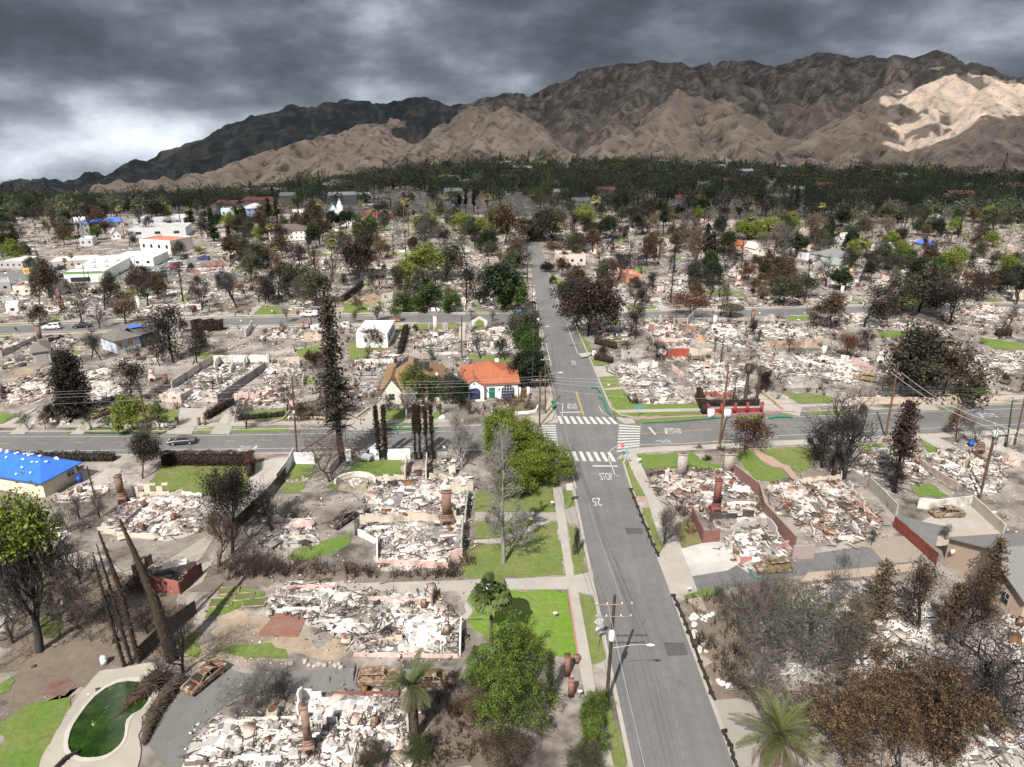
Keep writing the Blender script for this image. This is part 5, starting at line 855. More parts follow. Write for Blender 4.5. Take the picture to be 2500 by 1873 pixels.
ruin(PL('Q4',[(150,470),(250,560),(560,520),(800,540),(1060,560),(1080,680),(900,760),(640,700),(360,700),(200,640)]),'broad white ruin with standing wall slabs left of the burned wagon','white',6,[W('Q4',(290,570),(370,560),2.2,(.45,.42,.4)),W('Q4',(370,560),(500,640),1.6,GRY),W('Q4',(360,790),(640,770),1.2,GRY),W('Q4',(880,600),(1050,690),2.2,(.62,.45,.42),jag=.1),W('Q4',(790,605),(850,605),2.6,WHT,jag=.1)],[CH('Q4',(655,585),455,(.66,.6,.55)),CH('Q4',(1095,590),495,(.7,.64,.58))],rust=3)
ruin(PL('Q4',[(90,300),(320,275),(520,330),(700,290),(640,400),(330,420),(200,390)]),'white ruin with tall red brick chimney below the second street','white',6,[W('Q4',(205,270),(300,270),2.2,GRY,win=2),W('Q4',(230,470),(380,460),1.8,(.55,.4,.33)),W('Q4',(520,470),(650,440),2.2,TANW),W('Q4',(500,330),(620,380),1.2,GRY)],[CH('Q4',(110,320),180,BRK),],rust=3)
ruin(PL('Q4',[(810,220),(960,200),(1200,280),(1560,300),(1600,350),(1330,340),(1060,330),(900,290)]),'scattered white ruin behind the black burnt trees','white',5.5,[W('Q4',(1230,200),(1240,140),2.6,GRY)],[CH('Q4',(1230,210),140,(.55,.40,.33))],rust=2)
ruin(PL('Q4',[(1700,190),(1900,130),(2212,180),(2212,270),(1960,270),(1800,250)]),'pinkish ruin at the right edge beyond the dark oak','pink',5.5,[],rust=2)
ruin(PL('Q4',[(1740,560),(1900,500),(2212,520),(2212,640),(2050,680),(1850,640)]),'ash-white ruin at right edge above the tan block wall','white',5,[],rust=2)
ruin(PL('Q4',[(880,1320),(1000,1290),(1300,1310),(1450,1420),(1380,1500),(1000,1440),(880,1400)]),'white rubble under the tall burned conifer','white',6.5,[W('Q4',(1030,1290),(1190,1270),1.2,GRY)],rust=2)
ruin(PL('Q4',[(1450,1330),(1760,1280),(1900,1260),(2080,1330),(2070,1420),(1900,1500),(1500,1480)]),'white rubble around the small brick chimney at far right','white',6.5,[W('Q4',(1450,1310),(1600,1300),.8,GRY),W('Q4',(2000,1240),(2150,1210),2.0,(.55,.53,.5),jag=.1)],[CH('Q4',(1860,1290),1225,BRK)],rust=3)
# --- left, north of the crossing street
ruin(PL('Q1',[(60,930),(30,850),(200,740),(390,660),(430,720),(420,830),(260,900)]),'pink rubble strip left of the black conifer','pink',6.5,[W('Q1',(40,940),(420,840),.6,PNK),W('Q1',(300,720),(390,690),1.2,PNK)],rust=2)
ruin(PL('Q1',[(640,760),(760,720),(900,750),(1000,830),(900,900),(680,890)]),'pale rubble between the black conifer and the leafy street tree','white',6,[W('Q1',(720,780),(880,760),1.1)],rust=2)
ruin(PL('Q1',[(1240,890),(1320,790),(1480,700),(1640,600),(2030,600),(2020,650),(1840,790),(1680,890),(1400,890)]),'long walled ruin with white perimeter walls and brick stubs','white',6,[W('Q1',(1330,800),(1640,590),2.2,(.5,.47,.44),jag=.08),W('Q1',(1640,590),(2080,580),2.0,WHT,jag=.05),W('Q1',(2050,640),(1680,900),2.0,(.30,.28,.27),jag=.1),W('Q1',(1240,890),(1400,895),2.2,(.66,.5,.43),win=2),W('Q1',(1400,895),(1490,830),2.0,(.4,.36,.33)),W('Q1',(1560,890),(1680,890),2.2,(.58,.48,.43),win=2),W('Q1',(1660,640),(1700,590),2.2,WHT),W('Q1',(1780,680),(1800,620),1.9),W('Q1',(1890,640),(1900,590),2.3),W('Q1',(1680,770),(1720,740),2.4,GRY)],[CH('Q1',(1180,730),640,(.66,.52,.46)),CH('Q1',(1280,750),680,BRK,hearth=False)],rust=2)
ruin(PL('Q1',[(1830,860),(1950,780),(2212,760),(2330,820),(2310,930),(2100,930),(1900,920)]),'pink ruin with arched wall stubs beside the long dark wall','pink',6,[W('Q1',(1810,870),(1920,860),2.0,PNK),W('Q1',(1930,880),(2000,870),2.4,PNK,jag=.6),W('Q1',(2080,870),(2120,860),2.4,(.3,.18,.14))],rust=3)
ruin(PL('Q2',[(130,650),(200,590),(430,590),(450,680),(400,740),(150,740)]),'white and tan ruin behind the dark long wall','white',6,[W('Q2',(200,590),(420,580),1.4,TANW,jag=.1),W('Q2',(440,770),(455,700),1.7,GRY)],rust=3)
ruin(PL('Q1',[(940,580),(1000,530),(1190,530),(1250,570),(1100,590)]),'white rubble in front of the scorched blue-white house','white',6,[W('Q1',(950,580),(1000,560),1.2)],rust=1)
ruin(PL('Q1',[(0,480),(60,410),(270,400),(280,440),(20,540)]),'white ruin behind a low sooty wall at the left edge','white',6,[W('Q1',(15,540),(280,420),1.6,GRY,jag=.1)],[CH('Q1',(310,400),305,BRK,hearth=False)],rust=2)
ruin(PL('Q1',[(0,600),(130,560),(240,540),(230,590),(60,640),(0,650)]),'white debris strip beside the grey garage','white',6,[W('Q1',(120,600),(200,570),1.6,GRY)],rust=2)
ruin(PL('Q1',[(370,450),(400,390),(520,380),(600,420),(540,460),(440,480)]),'dark charred ruin left of the scorched blue-white house','grey',6,[W('Q1',(380,440),(500,400),1.6,(.09,.08,.07))],rust=1)
ruin(PL('Q1',[(100,760),(240,680),(390,620),(400,660),(200,740),(110,800)]),'grey-white ruin above the pink rubble strip','white',5.5,[W('Q1',(330,680),(400,660),1.6)],rust=1)
ruin(PL('Q1',[(0,800),(90,740),(100,820),(0,900)]),'dark wall stubs and ash at the left edge','grey',6,[W('Q1',(10,880),(20,780),2.0,(.3,.18,.14))],rust=1)
ruin(PL('Q1',[(640,700),(690,650),(850,630),(870,660),(700,720)]),'fallen pale roof sheets behind the black conifer','white',6,[],rust=0)
ruin(PL('Q2',[(100,400),(150,340),(270,330),(450,340),(460,420),(300,400),(150,430)]),'white ruin left of the standing tan fireplace wall','white',6,[W('Q2',(455,425),(590,420),2.6,(.55,.45,.36),jag=.1),W('Q2',(500,330),(800,310),1.6,WHT,win=4),W('Q2',(0,390),(55,310),2.3,WHT)],[CH('Q2',(500,320),232,BRK,hearth=False),CH('Q2',(440,330),275,(.3,.2,.16),hearth=False)],rust=2)
ruin(PL('Q2',[(1290,400),(1330,340),(1600,340),(1640,420),(1560,490),(1300,480)]),'white ruin with pale fireplace stack behind the tan roofed house','white',6.5,[W('Q2',(1410,330),(1430,325),2.2,GRY),W('Q2',(1520,335),(1560,330),2.2,GRY),W('Q2',(1290,470),(1450,450),.8)],[CH('Q2',(1465,400),230,(.66,.60,.56))],rust=3)
ruin(PL('Q2',[(1690,440),(1740,350),(1860,330),(2080,370),(2090,470),(1960,530),(1700,520)]),'white ruin with a standing gable front wall above the orange-roofed house','white',6.5,[W('Q2',(1880,340),(2000,330),1.0,WHT),W('Q2',(1720,350),(1735,360),2.8,GRY),W('Q2',(1890,490),(1920,490),2.3,WHT),W('Q2',(1460,530),(1640,520),.8,(.6,.57,.54))],rust=3)
ruin(PL('Q2',[(830,620),(940,560),(1130,550),(1200,600),(1060,640),(1050,700),(880,700)]),'rubble with white wall stubs left of the tan roofed house','white',6.5,[W('Q2',(840,600),(1140,590),1.3,WHT,jag=.3),W('Q2',(1145,610),(1165,590),2.0,(.2,.15,.12))],rust=3)
ruin(PL('Q2',[(760,850),(780,780),(960,740),(1040,790),(920,850),(860,900)]),'charred ruin with dark posts beside the leaning conifer','grey',6.5,[W('Q2',(770,850),(880,840),2.2,(.2,.14,.12),win=2)],rust=2)
ruin(PL('Q2',[(930,560),(970,515),(1170,510),(1200,545),(1080,555)]),'strip of white rubble behind the white flat-roofed house','white',6,rust=1)
# gable front left standing
def gable_front():
    p = G('Q2',1745,325); q = G('Q2',1865,325); d = q - p; L = np.linalg.norm(d); o = (p + q)/2; h = HT('Q2',p,262); hp = HT('Q2',p,228)
    root = thing('gable_wall','grey gabled front wall left standing with open doorway','wall',(o[0],o[1],0),atan2(d[1],d[0]))
    b = MB()
    for x0,x1 in ((-L/2,-L*.3),(L*.3,L/2)): b.box(((x0 + x1)/2,0,h/2),(x1 - x0,.25,h),0,(.55,.5,.45))
    for s_ in (-1,1):
        b.quads([[(s_*L/2,-.12,h),(0,-.12,hp),(0,-.12,hp - .8),(s_*L*.3,-.12,h - .35)],[(s_*L/2,.12,h),(0,.12,hp),(0,.12,hp - .8),(s_*L*.3,.12,h - .35)],[(s_*L/2,-.12,h),(0,-.12,hp),(0,.12,hp),(s_*L/2,.12,h)],[(s_*L*.3,-.12,h - .35),(0,-.12,hp - .8),(0,.12,hp - .8),(s_*L*.3,.12,h - .35)]],(.58,.53,.48))
    b.build('wall',M_wall,root)
gable_front()
# --- beyond the second street: rows of lots, each with its own ruin
def free(xy,pads):
    for q in pads:
        if inpoly(A([xy]),q)[0]: return False
    return True
PADS = [PL('R1',[(0,760),(1300,480),(1660,480),(1660,800),(1500,960),(0,1080)]),PL('R2',[(180,560),(500,560),(500,660),(180,660)]),PL('R2',[(720,1010),(1050,1000),(1140,1080),(1120,1215),(740,1200)]),PL('R4',[(620,700),(960,700),(960,900),(620,900)]),PL('R2',[(1300,480),(2050,480),(2050,660),(1300,660)]),PL('R4',[(380,640),(660,640),(660,760),(380,760)]),PL('R3',[(500,730),(740,730),(740,860),(500,860)])]
def on_street(x,y,m_=6.5):
    for l in (ST2,ST3,ST4):
        if l[0,0] - 5 < x < l[-1,0] + 4 and abs(np.interp(x,l[:,0],l[:,1]) - y) < m_ + 3.4: return True
    for l in (ST3b,ST5):
        if l[0,0] - 4 < x < l[-1,0] + 5 and abs(np.interp(x,l[:,0],l[:,1]) - y) < m_ + 3.4: return True
    return np.interp(y,MAIN_L[:,1],MAIN_L[:,0]) - m_ - 3 < x < np.interp(y,MAIN_R[:,1],MAIN_R[:,0]) + m_ + 3
nr = 0
for row,(y0,dy) in enumerate([(222,0),(242,1),(260,0),(283,1),(304,0),(324,1),(350,0),(374,1),(398,1)]):
    xmax = y0*.80; nn = int(2*xmax/(20 + row*.9))
    for i in range(nn):
        x = -xmax + (i + .5)*2*xmax/nn + rng.uniform(-2,2); y = y0 + rng.uniform(-3,3) + x*.06
        if on_street(x,y) or not free((x,y),PADS) or rng.random() < .08 + .05*max(0,row - 4) or (row >= 7 and abs(x) > 150): continue
        w,d = rng.uniform(13,19),rng.uniform(11,16); a = .06 + rng.normal(0,.03); Rm = rotz(a)[:2,:2]; cx = A([x,y])
        q = A([(-w/2,-d/2),(rng.uniform(-1,1),-d/2 - rng.uniform(0,2)),(w/2,-d/2),(w/2 + rng.uniform(-1,1.5),0),(w/2,d/2),(-w/2,d/2 + rng.uniform(-2,1))]) @ Rm.T + cx
        tn = str(rng.choice(['white','white','white','pink','grey','red'])); wc = [WHT,PNK,TANW,GRY,(.28,.14,.11)]
        wl = []
        for _ in range(int(rng.integers(1,4))):
            k = int(rng.integers(0,6)); p0,p1 = q[k],q[(k + 1) % 6]; t0 = rng.uniform(0,.4); t1 = t0 + rng.uniform(.25,.6); ins = lambda t: (p0 + (p1 - p0)*t)*.94 + cx*.06
            wl.append((ins(t0),ins(min(t1,1)),rng.uniform(.9,2.7),wc[int(rng.integers(0,5))],dict(win=int(rng.choice([0,0,3])))))
        ch = [(sample(q,1)[0],rng.uniform(3.4,5.2),[BRK,(.66,.6,.56),(.62,.44,.38)][int(rng.integers(0,3))],dict(hearth=bool(rng.random() < .6),w=rng.uniform(.8,1.3)))] if rng.random() < .6 else []
        ruin(q,None,tn,3.4,wl,ch,rust=int(rng.integers(0,2)),big=1.25,cell=1.0,slab=(.5,.47,.44)); nr += 1
def debris():
    b = MB(); r = np.random.default_rng(77); n = 70000
    y = r.uniform(0,1,n)**.7*330 + 48; x = r.uniform(-1,1,n)*(y*.78 + 8); ok = np.ones(n,bool)
    ok &= ~((x > np.interp(y,MAIN_L[:,1],MAIN_L[:,0]) - 9) & (x < np.interp(y,MAIN_R[:,1],MAIN_R[:,0]) + 5)); ok &= ~((y > np.interp(x,CR_S[:,0],CR_S[:,1]) - 4) & (y < np.interp(x,CR_N[:,0],CR_N[:,1]) + 5)); ok &= ~(np.abs(y - np.interp(x,ST2[:,0],ST2[:,1])) < 8)
    for c,pts,_ in LAWN: ok &= ~inpoly(np.c_[x,y],PL(c,pts))
    x,y = x[ok],y[ok]; n = len(x); ok = fbm(x/9,y/9,3) > np.where(y > 140,.42,.52); x,y = x[ok],y[ok]; n = len(x); s_ = np.clip(np.exp(r.normal(-1.5,.5,n)),.08,.8)*np.where(y > 190,1.7,np.where(y > 120,1.2,.8)); t = A([(.70,.66,.62)]*5 + [(.45,.41,.375)]*3 + [(.07,.062,.056)]*4 + [(.5,.38,.33)] + [(.2,.12,.07)])
    b.boxes(np.c_[x,y,.05 + s_*.1],np.c_[s_*r.uniform(.4,1.2,n),s_*r.uniform(.2,.6,n),s_*.16]*.6,rots(r.uniform(0,6.3,n),r.normal(0,.25,n),r.normal(0,.25,n)),t[r.integers(0,len(t),n)]*r.uniform(.7,1.15,(n,1)))
    tag(b.build('debris',M_rub),'fine scattered fire debris over the burned lots','debris',kind='stuff')
debris()
# ------------------------------------------------------------------ near trees, palms, hedges
def SP(c,p): return SRC[c[0]](int(c[1]),*p)
def top3(c,p,Y): return MPX(*SP(c,p),Y)
def hero(name,kindlabel,cat,f,xy,hgt,seed,wide=1.0,rz=None,group=None,base_h=10.0):
    r = np.random.default_rng(seed); ms = f(r); s_ = hgt/base_h; o = thing(name,kindlabel,cat,(xy[0],xy[1],0),r.uniform(0,6.3) if rz is None else rz,group,(s_*wide,s_*wide,s_))
    for n,me in zip(('trunk','crown','dead_fronds'),ms):
        if me is not None: obj(n,me,o)
    return o
def hpx(c,p,yt): b = G(c,*p); return b,HT(c,b,yt)
def crown(name,lb,cat,fn,c,p,rpx,hc,seed,flat=.8):
    xy = G(c,*p,hc); dist = sqrt(xy[0]**2 + xy[1]**2 + (H - hc)**2); Rm = rpx/dict(P=2.1443,Q=3.16,R=3.16)[c[0]]*dist/F; h = hc + flat*Rm
    return hero(name,lb,cat,lambda r: fn(r,10*2*Rm/h),xy,h,seed)
def apex(name,lb,c,p,h,wpx,seed,cl=.05):
    xy = G(c,*p,h); dist = sqrt(xy[0]**2 + xy[1]**2 + (H - h)**2); w = wpx/2.1443*dist/F
    return hero(name,lb,'pine tree',lambda r: brownpine(r,10*w/h,cl),xy,h,seed)
def upright(r,col):
    tb = MB(); zz = np.linspace(0,10,9); ax_ = np.c_[r.normal(0,.04,9),r.normal(0,.04,9),zz - .1]; tb.path(ax_,np.linspace(.17,.03,9),7,col); p0,p1,rr = [],[],[]
    def arm(a,d,L,w,lv):
        for i in range(3):
            d = d + r.normal(0,.12,3) + A([0,0,.1]); d /= np.linalg.norm(d); q = a + d*L/3; p0.append(a); p1.append(q); rr.append(w*(1 - .25*i))
            if lv < 2:
                for _ in range(3): e = d + r.normal(0,.5,3); arm(q,e/np.linalg.norm(e),L*.45,w*.5,lv + 1)
            a = q
    for _ in range(58): z = r.uniform(1.2,9.8); a = r.uniform(0,6.28); arm(A([np.interp(z,zz,ax_[:,0]),np.interp(z,zz,ax_[:,1]),z]),A([cos(a),sin(a),.35]),(.35 + 1.9*(1 - z/10.5))*r.uniform(.6,1.1),.035,0)
    b = MB(); b.segs(p0,p1,np.maximum(rr,.011),np.maximum(A(rr)*.7,.009),3,col*r.uniform(.8,1.2,(len(p0),1))); return tb.build('trunk',M_char,data_only=True),b.build('crown',M_char,data_only=True)
def two_tone(r,width,col,twig,leafA,keep,**k):
    sk = norm_skel(grow(r,10,.26,5,(7,6,5,4,3),minr=.014,clear=.22,wob=.2),10,width); p0,p1,ra,rb,lv,tips = sk
    tb = MB(); m_ = lv <= 1; tb.segs(p0[m_],p1[m_],ra[m_],rb[m_],7,A(col)*r.uniform(.8,1.2,(m_.sum(),1))); cb = MB(); q = ~m_; cb.segs(p0[q],p1[q],ra[q],rb[q],3,A(twig)*r.uniform(.7,1.4,(q.sum(),1)))
    t = tips[keep(tips)]
    if len(t) > 900: t = t[r.permutation(len(t))[:900]]
    if len(t): leafs(cb,r,t,leafA['n'],leafA['spread'],leafA['size'],leafA['cols'])
    return tb.build('trunk',M_char,data_only=True),cb.build('crown',M_leaf,data_only=True)
b,h = hpx('P1',(205,1050),300); hero('leafless_tree','tall grey leafless tree with yellow-green leaves only at its top, left edge','tree',lambda r: two_tone(r,6.4,CHAR*1.4,GREY*.75,L_(8,.35,.12,[(.2,.27,.04),(.27,.33,.06),(.15,.2,.035)]),lambda t: (t[:,2] > 7.9) & (r.random(len(t)) < .7)),b,h,41)
b,h = hpx('P1',(1215,540),140); hero('burned_tree','dense black burned tree beside the dark sloping wall','tree',lambda r: skel_tree(r,9,CHAR*.8,CHAR,L_(3,.4,.13,BL_BURNT),5,(7,6,5,4,2),tipmax=1000,twmin=.014),b,h,43)
b,h = hpx('P1',(1150,600),330); hero('bare_tree','small bare brown tree in front of the dense black tree','tree',lambda r: skel_tree(r,8,BRN,BRN*1.3,None,5,(7,6,5,3,2),twmin=.012),b,h,143)
b,h = hpx('P1',(1310,1310),1120); hero('bare_tree','low wide grey bare tree on the cracked asphalt yard','tree',lambda r: skel_tree(r,17,GREY*.8,GREY*.8,None,5,(6,6,5,4,2),twmin=.016,clear=.1,up=.04,ang=(40,75)),b,h,44)
b,h = hpx('Q1',(1100,1480),1165); hero('shrub','tall bushy shrub half green half scorched at the dry hedge end','shrub',lambda r: skel_tree(r,9,BRN,BRN,L_(9,.4,.17,BL_OLIVE + BL_BURNT[:3]),4,(9,6,5,3),tipmax=800,clear=.05),b,h,45)
b,h = hpx('P2',(1348,592),-60); hero('bare_tree','tall slender pale grey bare tree on the front lawn','tree',lambda r: upright(r,PALE*.7),b,h,46)
b,h = hpx('P2',(440,165),-110); hero('bare_tree','wide leafless brown tree between the white gate walls','tree',lambda r: skel_tree(r,17,BRN*1.6,BRN*1.5,None,5,(5,5,5,3,2),twmin=.014,clear=.3,ang=(35,60)),b,h,47)
b,h = hpx('Q2',(1670,1400),960); hero('bare_tree','pale thicket of thin bare stems beside the bright green tree','tree',lambda r: skel_tree(r,7,PALE*.6,PALE*.7,None,4,(12,6,5,3),twmin=.014,clear=.05,up=.25),b,h,48)
b,h = hpx('Q2',(1980,1560),1090); hero('bare_tree','pale grey bare tree standing in front of the bright green tree','tree',lambda r: skel_tree(r,6,PALE*.7,PALE*.8,None,4,(12,6,5,3),twmin=.013,clear=.1,up=.25),b,h,49)
DROOP = [(.16,.22,.025),(.22,.29,.04),(.12,.17,.022),(.29,.35,.065),(.07,.10,.018)]
def bigreen(r,w): return skel_tree(r,w,BRN,BRN,L_(26,(.5,.5,.28),.15,DROOP,flat=.3),4,(9,6,5,3),tipmax=900,clear=.12,up=.06)
for i,(p,rp,hc,lb) in enumerate([((90,1070),150,6.5,'bright green tree by the corner, farthest crown of the clump'),((260,1200),185,5.5,'broad bright green tree in the middle of the corner clump'),((520,1330),180,4,'low drooping green tree overhanging the near crosswalk'),((330,1420),190,4,'drooping green tree nearest the rectangular sign'),((140,1430),130,4.5,'green tree behind the pale bare tree at the corner')]): crown('green_tree',lb,'tree',bigreen,'Q3',p,rp,hc,50 + i)
PITT = [(.12,.19,.03),(.18,.27,.045),(.08,.13,.025),(.23,.32,.06),(.045,.075,.018)]
def pitt(r,w,cl=.04): return skel_tree(r,w,BRN,BRN,L_(46,.3,.115,PITT),4,(10,6,5,3),tipmax=430,clear=cl)
for i,(p,rp,hc,lb) in enumerate([((150,1060),175,3.2,'dark leafy green tree in front of the bright lawn'),((110,1310),185,3,'large leafy green tree with yellow-green clumps'),((20,1180),130,3,'leafy green tree beside the short fan palm'),((530,1340),78,2.5,'tall green bush beside the utility pole'),((555,1490),80,2.2,'green bush below the pole base')]): crown('green_tree' if i < 3 else 'green_bush',lb,'tree' if i < 3 else 'bush',pitt,'P3',p,rp,hc,54 + i,.9)
SHR = lambda cols: (lambda r,w: skel_tree(r,w,BRN,BRN,L_(18,.4,.11,cols),4,(9,6,5,3),tipmax=600,clear=.02))
crown('shrub','grey-green shrub at the bottom edge by the kerb','bush',SHR(BL_OLIVE),'P3',(470,1610),110,1.4,160); crown('shrub','brown-green scorched shrub at the bottom edge','bush',SHR(BL_OLIVE[:2] + BL_BROWN),'P3',(90,1580),160,1.3,161); crown('shrub','green and grey shrub below the date palm','bush',SHR(BL_OLIVE + BL_BROWN[:2]),'P2',(690,1590),110,1.1,162); crown('shrub','green leafy shrub right of the date palm base','bush',SHR(BL_GREEN),'P2',(910,1590),105,1.2,163); crown('scorched_tree','dry brown leafed tree beside the palm driveway','bush',SHR(BL_TAN),'P2',(1190,1330),105,1.8,164)
b,h = (G('P3',315,1060,6.0),6.0); hero('cypress_tree','thin grey-green column cypress beside the leafy trees','cypress',lambda r: conifer(r,10,1.25,BRN,[(.07,.085,.042),(.095,.11,.06),(.045,.06,.03)],.02,320,9,.11,.25,.3),b,h,59)
# right side
b,h = hpx('P4',(510,860),570); hero('bare_tree','small grey bare tree in front of the white ash ruin','tree',lambda r: skel_tree(r,8,GREY,GREY*.8,None,5,(6,5,5,3,2),twmin=.012),b,h,73)
def brownpine(r,w,cl=.12,cols=None): return conifer(r,10,w,CHAR*1.2,cols or [(.17,.112,.066),(.13,.085,.05),(.21,.145,.088),(.08,.055,.038)],cl,120,11,.17,.45,.45)
for i,(p,h,w,cl,lb) in enumerate([((800,585),8,170,.1,'slim brown scorched pine, leftmost of the upper pair'),((635,775),6,190,.05,'small brown scorched pine in front of the white ash'),((1385,465),9,130,.2,'narrow brown scorched pine before the tan house'),((1180,700),8,150,.3,'thin brown scorched pine in the black multi-stemmed trees')]): apex('scorched_pine',lb,'P4',p,h,w,80 + i,cl)
BRC = [(.22,.135,.072),(.15,.095,.055),(.28,.18,.10),(.075,.052,.037),(.05,.038,.03)]
BRM = lambda r,w: skel_tree(r,w,GREY*.45,BRN*1.3,L_(24,(.24,.24,.16),.115,BRC),4,(8,5,4,3),tipmax=430,clear=.12,wob=.26,twmin=.022)
for i,(p,rp,hc,lb) in enumerate([((880,1180),215,4.5,'broad brown scorched tree in the middle of the clump'),((600,1480),200,3.5,'broad brown scorched tree behind the date palm fronds'),((1010,1330),190,4,'brown scorched tree beside the black curved limbs'),((750,1340),170,3.5,'brown scorched tree between its broad neighbours'),((900,1560),190,3,'lowest brown scorched tree at the bottom edge'),((690,1000),120,3.5,'smaller brown scorched tree above the clump')]): crown('scorched_tree',lb,'tree',BRM,'P4',p,rp*1.18,hc,180 + i,.75)
openbr = lambda lv,n,cols,**k: (lambda r,w: skel_tree(r,w,GREY*1.5,GREY*1.2,L_(n,.35,.1,cols) if n else None,lv,(8,6,5,3),tipmax=420,twmin=.02,clear=.15,wob=.24,**k))
crown('leafless_tree','big grey leafless oak with sparse green leaves above the white ash','tree',lambda r,w: two_tone(r,w,GREY*2,GREY*1.4,L_(3,.3,.11,BL_GREEN + BL_OLIVE),lambda t: (r.random(len(t)) < .2)),'P4',(290,930),330,4.5,70)
crown('leafless_tree','grey leafless tree right of the big grey oak','tree',openbr(4,2,BL_BROWN),'P4',(500,1010),170,4,75); crown('leafless_tree','grey twiggy tree beside the burned wagon','tree',openbr(4,2,BL_BROWN + BL_BURNT),'P4',(190,740),120,3.5,76); crown('leafless_tree','grey twiggy leafless tree at the dirt bank by the kerb','tree',openbr(4,3,BL_GREEN + BL_OLIVE + BL_BROWN),'P4',(70,830),160,3.5,71); crown('bare_tree','smaller grey bare tree behind the kerbside rocks','tree',openbr(4,2,BL_OLIVE + BL_BROWN),'P3',(1380,900),170,3.5,72); crown('bare_tree','low grey bare tree above the palm fronds','tree',openbr(4,2,BL_OLIVE),'P4',(150,1130),180,3,74)
crown('burned_tree','black multi-stemmed burned tree with brown crown by the tan house','tree',lambda r,w: skel_tree(r,w,CHAR,BRN,L_(7,.4,.11,BL_BROWN + BL_BURNT),5,(6,5,4,3,2),tipmax=520,twmin=.012,clear=.2),'P4',(1010,660),105,7,90); crown('burned_tree','brown-crowned burned tree touching the tan house wall','tree',lambda r,w: skel_tree(r,w,CHAR,BRN,L_(8,.4,.11,BL_BROWN + BL_BURNT),5,(6,5,4,3,2),tipmax=520,twmin=.012,clear=.2),'P4',(1240,790),130,6,91)
LIMB = lambda r,w: skel_tree(r,w,CHAR*1.1,CHAR*1.7,None,4,(8,5,4,3),twmin=.03,clear=.1,wob=.32,r0=.42,up=.02,ang=(40,75),nside=8)
crown('burned_tree','huge black burned oak with thick curving limbs at right edge','tree',LIMB,'P4',(1230,1160),300,4.5,92); crown('burned_tree','black burned tree with drooping branches, far right edge','tree',LIMB,'P4',(1420,1330),210,4,93)
b,h = hpx('Q4',(1205,1585),885); hero('burned_conifer','tall burned conifer with brown top and bare black lower trunk','conifer',lambda r: conifer(r,10,3.2,CHAR,[(.07,.045,.032),(.09,.06,.04),(.05,.034,.026)],.42,330,9,.14,.55,.3),b,h,94)
b,h = hpx('Q1',(600,1000),500); hero('burned_conifer','clump of dense black burned conifers beside the pink rubble','conifer',lambda r: conifer(r,10,5.2,CHAR*.8,[(.03,.026,.02),(.045,.038,.026),(.022,.02,.016),(.05,.05,.03)],.12,420,10,.17,.35,.3),b,h,95)
b,h = hpx('Q1',(550,1010),560); hero('burned_conifer','second dense black conifer leaning into the clump','conifer',lambda r: conifer(r,10,4.2,CHAR*.8,[(.03,.026,.02),(.045,.038,.026),(.022,.02,.016)],.25,300,9,.17,.35,.3),b,h,96)
b,h = hpx('Q2',(742,1345),95); hero('burned_conifer','very tall ragged conifer scorched brown below and green at its top','conifer',lambda r: conifer(r,10,4.4,CHAR,[(.065,.05,.034),(.045,.036,.027),(.055,.06,.034),(.085,.06,.042)],.3,300,6,.10,1.15,.8,.2,.22),b,h,97)
for i,(x,t,w,lb) in enumerate([(1030,920,1.7,'leftmost burnt cypress of the pair by the white wall'),(1078,915,1.7,'taller burnt cypress of the pair by the white wall'),(1308,915,1.9,'leftmost of four burnt cypresses by the road fence'),(1350,920,1.8,'second of four burnt cypresses by the road fence'),(1398,930,1.5,'slim third of four burnt cypresses by the road fence'),(1443,915,1.7,'rightmost of four burnt cypresses by the road fence')]):
    b,h = hpx('Q2',(x,1330),t); hero('cypress_tree',lb,'cypress',lambda r: conifer(r,10,w*.42,CHAR*.9,[(.075,.048,.03),(.055,.038,.025),(.04,.03,.02)],.12 if i < 2 else .5,330,9,.12,.4,.3,0,.13),b,h,100 + i,group='burnt column cypresses along the street')
# palms
PALMG = [(.085,.125,.035),(.11,.155,.045),(.06,.095,.03),(.16,.19,.07)]
b,h = hpx('P2',(1287,1045),745); hero('palm_tree','tall fan palm with round green crown on the bright lawn','palm tree',lambda r: fan_palm(r,h,2.9,14,[(.12,.165,.045),(.15,.2,.06),(.085,.12,.035),(.2,.23,.09)],(.27,.20,.11),.2,44,.8,lean=.0),b,h,110,base_h=h)
b,h = hpx('P2',(1240,1225),1095); hero('palm_tree','short fan palm with a few wide fronds below the tall palm','palm tree',lambda r: fan_palm(r,h,2.1,2,[(.10,.15,.045),(.13,.18,.07)],(.2,.15,.1),.16,15,.9,.02),b,h,111,base_h=h)
b,h = hpx('P2',(886,1505),1215); hero('palm_tree','date palm with few green fronds above a skirt of dead fronds','palm tree',lambda r: date_palm(r,h,3.3,15,30,[(.09,.125,.04),(.12,.155,.06),(.07,.10,.035)],[(.19,.145,.095),(.14,.105,.07),(.24,.19,.13)],.40,curve=1.0),b,h,112,base_h=h)
b,h = G('P4',215,1490,3.2),3.2; hero('palm_tree','wide low date palm with long arching green fronds at the bottom','palm tree',lambda r: date_palm(r,h,4.6,38,12,[(.14,.165,.05),(.18,.20,.075),(.22,.235,.11),(.10,.12,.04)],[(.27,.21,.14),(.22,.16,.10)],.5,curve=1.0,leafl=.34),b,h,113,base_h=h)
